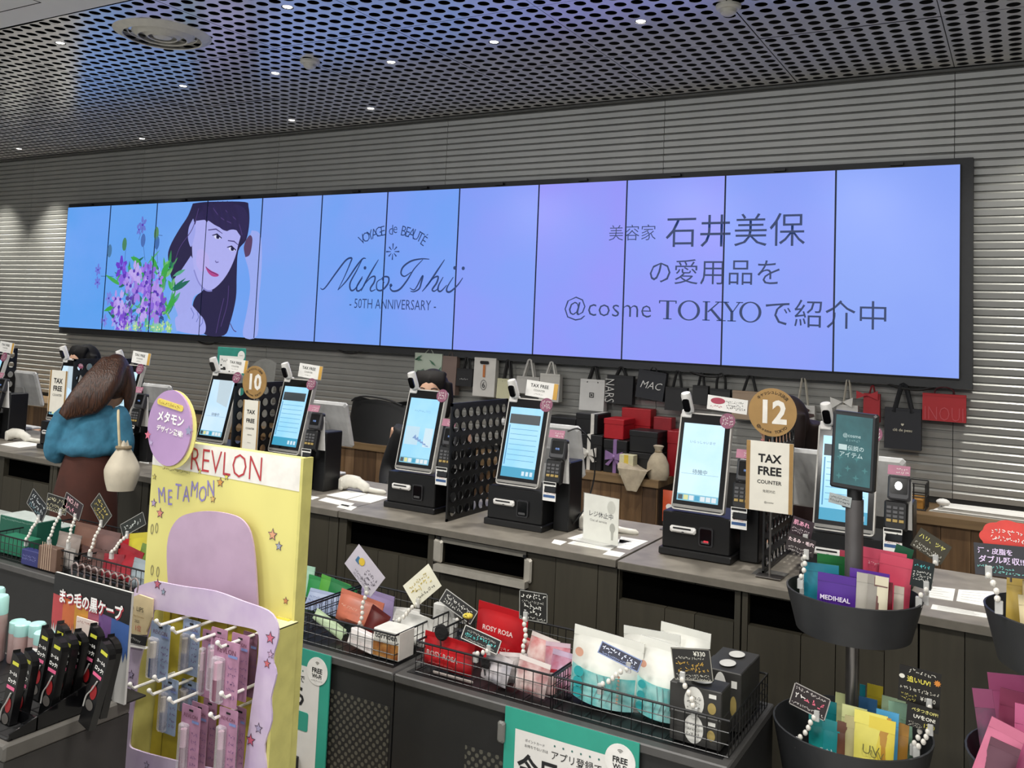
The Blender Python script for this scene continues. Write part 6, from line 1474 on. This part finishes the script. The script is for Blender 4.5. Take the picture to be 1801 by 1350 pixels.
# eyelash packs
pk_black = mat('pack_black', '#0f0f10', .25)
def lash_pack(px, py, Y, roll, label, hpx=108):
    p = P(px, py, Y); t = thing('eyelash_pack', label, 'pack', (p.x, Y, FZ+.004), (math.radians(-6), roll, math.radians(-6)), group='black eyelash packs')
    H = max(.07, p.z-FZ-.004); W = .036
    out = [(-W/2, 0), (W/2, 0), (W/2, H-.022)]+[(W/2-.034*(1-math.cos(a)), H-.022+.020*math.sin(a)) for a in (.4, .8, 1.2, PI/2)]+[(-W/2, H+.002)]
    MB().prism(out, -.007, .007).build('pack_card', pk_black, t)
    z = H
    MB().flat([(-W*.28, z-.020), (W*.34, z-.020), (W*.34, z-.014), (-W*.28, z-.014)], -.0076).build('lime_tab', mat('tab_lime', '#c4c43c', .5), t)
    MB().flat([(-W*.42, z-.062), (W*.36, z-.062), (W*.36, z-.056), (-W*.42, z-.056)], -.0076).build('pink_rule', mat('rule_pink', '#d65f86', .5), t)
    text('カールも', .01, PAPER, t, 0, z-.034, -.0078, w=W*.74, bold=.02); text('ロック!', .01, PAPER, t, .0, z-.047, -.0078, w=W*.74, bold=.03)
    MB().disc(.002, z-.088, .010, -.0078, .013, 14).build('red_window', mat('window_red', '#8e1a1e', .3), t)
    MB().disc(.0, z-.112, .012, -.0077, .009, 14).build('silver_window', mat('window_silver', '#57534f', .25), t)
    MB().tube(spline([(-.014, -.009, z-.12), (-.012, -.010, z-.1), (-.002, -.010, z-.085), (.006, -.009, z-.066)], 4), .0014, 5).build('wand', mat('wand_silver', '#a9a7a3', .25), t)
for i, (px, py, Y, r_, lb) in enumerate(((24, 1150, 1.03, .03, 'black eyelash pack standing alone at the front left'), (46, 1146, 1.065, .03, 'black eyelash pack right behind the front left one'), (74, 1106, 1.12, .03, 'leftmost black eyelash pack of the middle row'), (93, 1121, 1.08, .05, 'black eyelash pack in the middle of the front group'),
        (101, 1098, 1.15, .03, 'black eyelash pack at the back below the orange stroke'), (112, 1116, 1.11, .05, 'black eyelash pack between the middle and the back row'), (130, 1112, 1.13, .05, 'black eyelash pack below the pink price note'), (157, 1102, 1.15, .05, 'black eyelash pack at the back right of the price note'), (164, 1124, 1.10, .20, 'black eyelash pack leaning far to the right'), (183, 1120, 1.14, .12, 'rightmost black eyelash pack against the silver board'))):
    lash_pack(px, py, Y, r_, lb)
t = thing('pack_tray', 'black wire tray holding the eyelash packs', 'tray', (-1.66, 1.09, FZ+.002))
mb = MB()
for k in range(5): mb.tube([(-.16, -.095+.045*k, .0), (.125, -.095+.045*k, .0)], .0018, 5)
for k in range(8): mb.tube([(-.16+.04*k, -.1, .0), (-.16+.04*k, .09, .0)], .0018, 5)
mb.build('floor_grid', WIRE, t)
MB().hexa([(-.08, -.05, 0), (.125, -.05, 0), (.125, -.047, 0), (-.08, -.047, 0), (-.08, -.05, .022), (.125, -.05, .022), (.125, -.047, .022), (-.08, -.047, .022)]).build('tray_front', BLKG, t)
MB().hexa([(.122, -.1, 0), (.125, -.1, 0), (.125, .09, 0), (.122, .09, 0), (.122, -.1, .01), (.125, -.1, .01), (.125, .09, .06), (.122, .09, .06)]).build('tray_side', BLKG, t)
c_ = thing('shelf_ticket', 'white price ticket at the lower left corner', 'price card', PZ(8, 1292, .86))
MB().prism([(-.05, -.02), (.02, -.02), (.02, .02), (-.05, .02)], 0, .001).build('ticket', PAPER, c_, (0, 0, 0), (-.6, -.5, 0)); 
# mint-capped tubes
def mint_tube(x, y, h, r_, label, frosted=True):
    t = thing('mint_tube', label, 'bottle', (x, y, FZ+.003), group='mint-capped tubes')
    MB().lathe([(0, 0), (r_*.9, 0), (r_, .004), (r_, h*.72), (0, h*.72)], 20).build('tube_body', mat('tube_pink', '#b9a09c', .3, c2='#8f706c', scale=12, alpha=.9), t, smooth=True)
    MB().lathe([(r_, h*.72), (r_*1.02, h*.73), (r_*1.0, h*.97), (r_*.85, h), (0, h)], 20).build('cap', mat('mint_cap', '#a9d8d2', .35), t, smooth=True)
mint_tube(-1.905, 1.185, .135, .017, 'tall tube with mint cap, second from the left edge'); mint_tube(-1.945, 1.20, .14, .017, 'tall tube with mint cap at the left edge'); mint_tube(-1.92, 1.15, .138, .017, 'tall tube with mint cap in front at the left edge')
for k in range(5): mint_tube(-1.868+.034*k, 1.205-.01*(k % 2), .085+.004*(k % 3), .0165, 'short mint-capped jar number %s from the left behind the eyelash packs' % ('one', 'two', 'three', 'four', 'five')[k])
c_ = thing('outlined_card', 'white cut-out card with black outline beside the mint jars', 'sign', P(52, 1150, 1.13)-Vector((0, 0, .03)))
MB().prism([(-.03, 0), (.035, .012), (.03, .045), (-.005, .04), (-.028, .02)], 0, .002).build('cut_out', PAPER, c_); mb = MB(); stroke(mb, [(-.02, .008), (-.022, .018), (-.004, .034), (.024, .038)], .003); mb.build('outline', INK, c_, (0, -.001, 0))

# ================================================================== YELLOW DISPLAY BOARD WITH LIP PACKS
RY = 1.45
def rv(x, y, Y=RY): q = P(x, y, Y); return (q.x, q.z)
X0, X1 = P(262, 900, RY).x, P(527, 900, RY).x; ZT = P(395, 787, RY).z
yel = mat('board_yellow', '#dfd783', .55, noise=.03, scale=5); yel2 = mat('board_yellow_side', '#cfc877', .55); lil = mat('board_lilac', '#b89eb6', .55, noise=.06, scale=12); lilp = mat('frame_lilac', '#cdbdd4', .55, c2='#bfabcb', scale=14)
t = thing('yellow_display', 'yellow and lilac cardboard display board with red brand lettering', 'display', ((X0+X1)/2, RY, 0)); W = X1-X0; cx0 = (X0+X1)/2
b_ = MB().box(-W/2, W/2, 0, .022, .45, ZT).build('back_board', [yel], t)
MB().box(W/2-.001, W/2+.006, -.004, .026, .45, ZT+.002).build('side_edge', yel2, t)
MB().flat([(-W/2, ZT-.062), (W/2, ZT-.068), (W/2, ZT), (-W/2, ZT)], -.0006).build('white_header', mat('header_white', '#e9e6df', .55), b_)
rd = mat('ink_b5383f', '#b5383f', .5)
a = P(398, 806, RY)
text('REVLON', .06, rd, b_, a.x-cx0, ZT-.034, -.0014, w=P(460, 812, RY).x-P(336, 800, RY).x, bold=-.012, tall=1.25)
# bubble lettering
pu = mat('bubble_lilac', '#8f84c4', .5)
for k, ch in enumerate('METAMON'):
    q = P(285+14.4*k, 868+(6, 10, 0, 4, -4, 4, -6)[k]-4, RY); text(ch, .034, pu, b_, q.x-cx0, q.z, -.0014, bold=.0, roll=(.2, .1, 0, .05, 0, -.1, .1)[k], tall=1.5)
q = P(318, 828, RY); scribble(b_, q.x-cx0-.06, q.x-cx0+.03, q.z, .006, mat('ink_8a8560', '#8a8560', .7), -.0014, 'small_print')
# plain lilac shape in place of the printed mascot
def R2(pts, Y): return [(lambda v: (v.x-cx0, v.z))(P(x, y, Y)) for x, y in pts]
arch = R2([(300, 1060), (296, 960), (312, 915), (345, 900), (390, 900), (430, 915), (448, 960), (456, 1075)], RY-.02)
arch = [tuple(p) for p in spline([Vector(p) for p in arch], 5)]
MB().prism(arch[::-1], -.024, -.020).build('lilac_panel', lil, t)
for x, y, r_, c in ((388, 848, .011, '#d99a4a'), (399, 838, .008, '#d8d05c'), (375, 877, .009, '#d8b56a'), (271, 884, .010, '#b9a3c8'), (282, 902, .012, '#d98a78'), (480, 940, .013, '#d9a07a'), (491, 960, .010, '#9aa0b0'), (272, 838, .007, '#c9bf60'), (352, 828, .007, '#c9bf60'), (503, 1056, .008, '#c98a5a')):
    q = P(x, y, RY); MB().flat(star(q.x-cx0, q.z, r_*1.12), -.0010).build('star_outline', mat('ink_5a4658', '#5a4658', .6), b_); MB().flat(star(q.x-cx0, q.z, r_*.85), -.0014).build('star_print', mat('star_'+c.lstrip('#'), c, .5), b_)
for x, y in ((268, 930), (276, 928), (268, 1002), (278, 1005)):
    q = P(x, y, RY); mb = MB(); mb.add([((.005 if j == 0 else .003)*math.cos(2*PI*i/12)+q.x-cx0, -.001, q.z+(.012 if j == 0 else .009)*math.sin(2*PI*i/12)) for j in range(2) for i in range(12)], [(i, (i+1) % 12, 12+(i+1) % 12, 12+i) for i in range(12)]); mb.build('motion_mark', mat('ink_8a8560', '#8a8560', .7), b_)
# oval topper
q = P(301, 752, RY-.03); ov = MB().disc(q.x-cx0, q.z, .072, -.036, .118*.72, 36, y1=-.031).build('oval_topper', mat('topper_lilac', '#a083ad', .5, c2='#b08fbb', scale=6), t)
MB().disc(q.x-cx0+.006, q.z-.003, .077, -.031, .119*.74, 36, y1=-.029).build('topper_rim', yel, t)
wht = mat('ink_f4f2ee', '#f4f2ee', .6)
text('メタモン', .03, wht, ov, q.x-cx0+.004, q.z+.022, -.0370, w=.088, bold=.03, tall=1.2, roll=-.10)
text('デザイン登場!', .02, wht, ov, q.x-cx0+.004, q.z-.006, -.0370, w=.088, bold=.02, roll=-.10)
pb = MB().prism(rrect(-.044, .044, -.007, .007, .0065), 0, .001).build('yellow_ribbon', mat('ribbon_yellow', '#d8c45c', .5), ov, (q.x-cx0, -.0375, q.z+.052), (0, math.radians(8), 0)); scribble(pb, -.036, .036, 0, .006, mat('ink_a58a3a', '#a58a3a', .7), -.0006, 'small_print')
for dx, dz, r_, c in ((-.068, -.022, .011, '#c96a80'), (.066, .0, .012, '#8f93b0'), (-.055, -.038, .007, '#b9a9cc')): MB().flat(star(q.x-cx0+dx, q.z+dz, r_), -.0375).build('star_print', mat('star_'+c.lstrip('#'), c, .5), ov)
MB().box(q.x-cx0-.02, q.x-cx0+.02, -.029, -.001, q.z-.06, q.z-.04).build('topper_stem', yel, t)
# wavy front frame and its box
FYr = 1.385
def c6(pts): return [(lambda v: (v.x-cx0, v.z))(P(180+x/3.647, 980+y/3.647, FYr)) for x, y in pts]
outer = [(340,150),(280,165),(215,195),(175,260),(165,400),(165,560),(132,640),(112,800),(95,930),(75,1050),(62,1200),(75,1290),(60,1400),(70,1520),(120,1640),(300,1690),(520,1740),(760,1790),(960,1820),(1040,1760),(1055,1600),(1030,1440),(1050,1350),(1040,1200),(1085,1050),(1080,900),(1115,750),(1092,650),(1125,520),(1120,420),(1060,340),(900,280),(720,215),(520,185)]
inner = [(400,345),(345,335),(325,350),(318,400),(295,480),(262,580),(235,680),(222,780),(215,860),(198,960),(185,1060),(175,1150),(172,1200),(185,1220),(220,1235),(300,1260),(420,1290),(520,1315),(640,1340),(760,1365),(860,1385),(900,1370),(915,1290),(930,1150),(940,1080),(955,960),(970,860),(985,740),(998,640),(1003,540),(995,480),(950,455),(800,425),(600,385)]
o6 = c6(outer); i6 = c6(inner); n = len(o6)
o6 = [tuple(p) for p in spline([Vector(p) for p in o6+[o6[0]]], 3)][:-1]; i6 = [tuple(p) for p in spline([Vector(p) for p in i6+[i6[0]]], 3)][:-1]; n = len(o6)
dy = FYr-RY; vs = [(p[0], dy, p[1]) for p in o6]+[(p[0], dy, p[1]) for p in i6]+[(p[0], dy+.004, p[1]) for p in o6]+[(p[0], dy+.004, p[1]) for p in i6]
fs = []
for i in range(n):
    j = (i+1) % n
    fs += [(i, j, n+j, n+i), (2*n+j, 2*n+i, 3*n+i, 3*n+j), (j, i, 2*n+i, 2*n+j), (n+i, n+j, 3*n+j, 3*n+i)]
fr = MB().add(vs, fs).build('wavy_frame', lilp, t)
for x, y, r_, c in ((355,170,.012,'#c96a80'),(393,220,.008,'#9fb0c4'),(1078,515,.013,'#c96a80'),(1080,620,.009,'#c9a8c8'),(1058,680,.010,'#c96a70'),(1003,1095,.011,'#a9a0c0'),(952,1170,.013,'#c9607a'),(187,750,.010,'#b0a4c4'),(197,830,.009,'#a890bc'),(155,928,.008,'#b0a4c4'),(103,1118,.011,'#c96a80'),(285,1330,.009,'#b0a4c4')):
    q = c6([(x, y)])[0]; MB().flat(star(q[0], q[1], r_*1.1), dy-.0005).build('star_outline', mat('ink_5a4658', '#5a4658', .6), fr); MB().flat(star(q[0], q[1], r_*.8), dy-.0009).build('star_print', mat('star_'+c.lstrip('#'), c, .5), fr)
# box behind the frame
xl, xr = c6([(190, 700)])[0][0], c6([(1105, 700)])[0][0]; zt_ = c6([(1100, 465)])[0][1]+.03
MB().box(xr-.012, xr-.004, dy+.004, 0, .5, zt_-.03).build('box_side', yel2, t); MB().box(xl+.006, xl+.012, dy+.004, 0, .5, zt_-.05).build('box_side', yel2, t)
MB().prism([(xl+.006, .5), (xr-.02, .5), (xr-.02, c6([(1000, 430)])[0][1]), (xl+.03, c6([(330, 280)])[0][1])], -.012, -.0015).build('inner_back', mat('inner_yellow', '#c2b13f', .6), t)
MB().box(xr-.06, xr-.004, dy+.004, 0, zt_-.032, zt_-.029).build('box_top', mat('box_cream', '#dcd6a4', .6), t)
for k in range(3): MB().box(xl+.05+.09*k, xl+.052+.09*k, -.0135, -.012, .5, zt_+.02).build('fold_line', mat('fold_dark', '#8f832e', .6), t)
# award badge
sh = c6([(172,262),(255,232),(342,262),(335,380),(300,470),(300,490),(210,490),(205,470),(178,390)])
sb = MB().prism(sh if area2(sh) > 0 else sh[::-1], dy-.008, dy-.004).build('award_shield', mat('shield_gold', '#d8c49a', .45), t)
g_ = c6([(240, 320)])[0]; text('LIPS', .012, INK, sb, g_[0]+.012, g_[1], dy-.0090, w=.022); text('Best Cosmetics', .01, mat('ink_8a6a3a', '#8a6a3a', .7), sb, c6([(255, 372)])[0][0], c6([(255, 372)])[0][1], dy-.0090, w=.034)
text('2025', .01, INK, sb, c6([(245, 402)])[0][0], c6([(245, 402)])[0][1], dy-.0090, w=.016); text('1位', .014, rd, sb, c6([(250, 445)])[0][0], c6([(250, 445)])[0][1], dy-.0090, w=.018)
MB().disc(c6([(210, 312)])[0][0], c6([(210, 312)])[0][1], .0055, dy-.0090, n=14).build('badge_mark', INK, sb)
rbn = c6([(165,475),(310,500),(300,560),(160,530)]); rbo = MB().prism(rbn if area2(rbn) > 0 else rbn[::-1], dy-.0105, dy-.008).build('award_ribbon', INK, t)
text('リップスクラブ', .01, PAPER, rbo, c6([(236, 515)])[0][0], c6([(236, 515)])[0][1], dy-.0114, w=.036, roll=-.16)
bs_ = c6([(180,545),(300,570),(300,580),(175,560)]); MB().prism(bs_ if area2(bs_) > 0 else bs_[::-1], dy-.01, dy-.002).build('award_base', PAPER, t)
# white hooks
hooks = [((352,440),(540,405)),((455,490),(690,432)),((585,540),(705,510)),((745,580),(885,535)),((182,845),(335,805)),((305,885),(560,815)),((435,940),(640,880)),((700,1040),(820,1005)),((340,800),(420,770)),((770,905),(790,880))]
hw_ = mat('hook_white', '#e6e4de', .3)
for (ax, ay), (bx_, by) in hooks:
    tip = P(180+ax/3.647, 980+ay/3.647, RY-.125)
    MB().tube([(tip.x-cx0, 0, tip.z), (tip.x-cx0, -.118, tip.z), (tip.x-cx0, -.128, tip.z+.010)], .0032, 6).build('hook', hw_, t)
    MB().ball((tip.x-cx0, -.128, tip.z+.011), .005, 8, 6).build('hook_tip', hw_, t)
# lip packs hanging on the hooks
def lip_pack(px, Y, c, label):
    x0, y0, x1, y1 = [v/3.647 for v in px]; a, b = P(180+x0, 980+y0, Y), P(180+x1, 980+y0, Y); e = P(180+(x0+x1)/2, 980+y1, Y)
    Wp = b.x-a.x; zt2 = (a.z+b.z)/2; Hp = zt2-e.z
    o = thing('lip_pack', label, 'pack', ((a.x+b.x)/2, Y, e.z), group='lip packs on the display hooks')
    card_m = mat('lipcard_'+c.lstrip('#'), c, .4, noise=.12, scale=30)
    MB().prism(rrect(-Wp/2, Wp/2, 0, Hp, .003), 0, .001).build('back_card', card_m, o)
    MB().flat([(-.006, Hp-.011), (.006, Hp-.011), (.006, Hp-.007), (-.006, Hp-.007)], -.0005).build('hang_hole', INK, o)
    text('REVLON', .01, mat('ink_6a3a50', '#6a3a50', .6), o, 0, Hp-.02, -.0008, w=Wp*.72)
    bl = MB().bbox(-Wp*.42, Wp*.02, -.013, 0, Hp*.04, Hp*.74, .003).build('blister', mat('blister_clear', '#e6e2ea', .08, alpha=.32), o)
    MB().tube([(-Wp*.2, -.006, Hp*.08), (-Wp*.2, -.006, Hp*.40)], Wp*.13, 10).build('lip_stick', mat('stick_'+c.lstrip('#'), '#7e5566' if c != '#9fb0cc' else '#55607a', .3), o, smooth=True)
    MB().tube([(-Wp*.2, -.006, Hp*.40), (-Wp*.2, -.006, Hp*.66)], Wp*.12, 10).build('stick_cap', mat('cap_'+c.lstrip('#'), '#c9a2b4' if c != '#9fb0cc' else '#c8bfae', .3), o, smooth=True)
    MB().flat([(Wp*.08, Hp*.76), (Wp*.44, Hp*.76), (Wp*.44, Hp*.80), (Wp*.08, Hp*.80)], -.0008).build('blue_flag', mat('flag_blue', '#7f8fc4', .5), o)
    scribble(o, Wp*.1, Wp*.44, Hp*.6, .006, mat('ink_7a5a8a', '#7a5a8a', .7), -.0008, 'small_print', 5, Hp*.11)
    return o
BL, PK = '#9fb0cc', '#b98aa6'
for px, Y, c, lb in (((315,420,440,800),1.35,BL,'blue-grey lip pack at the upper left hook'), ((385,775,490,1140),1.38,BL,'blue-grey lip pack at the lower left hook'), ((520,400,632,760),1.42,BL,'blue-grey lip pack hanging deep behind the upper hooks'), ((510,790,618,1000),1.425,BL,'blue-grey lip pack deep in the middle row'),
        ((645,465,720,905),1.40,PK,'pink lip pack behind the front one in the upper row'), ((700,455,805,880),1.38,PK,'pink lip pack second behind the front one in the upper row'), ((720,535,885,960),1.345,PK,'pink lip pack foremost in the upper right row'), ((832,492,946,922),1.38,PK,'pink lip pack at the upper right end'), ((905,480,1000,900),1.42,'#8a6478','pink lip pack at the right with shade in its colour'),  # last pack: shade is put into its darker card colour
        ((512,952,635,1400),1.345,PK,'pink lip pack foremost in the lower row'), ((575,935,682,1380),1.375,PK,'pink lip pack second in the lower row'), ((650,910,738,1360),1.405,PK,'pink lip pack third in the lower row'), ((752,970,872,1410),1.345,PK,'pink lip pack foremost at the lower right'), ((850,960,925,1390),1.39,PK,'pink lip pack behind the lower right one')):
    lip_pack(px, Y, c, lb)
t2 = thing('display_plinth', 'charcoal plinth below the yellow display board', 'plinth', (cx0, RY-.06, 0))
MB().box(-.26, .26, -.1, .12, 0, .44).build('plinth_box', tbl_m, t2); MB().bbox(-.265, .265, -.105, .125, .44, .45, .003).build('plinth_top', edge_m, t2)
flush_text()
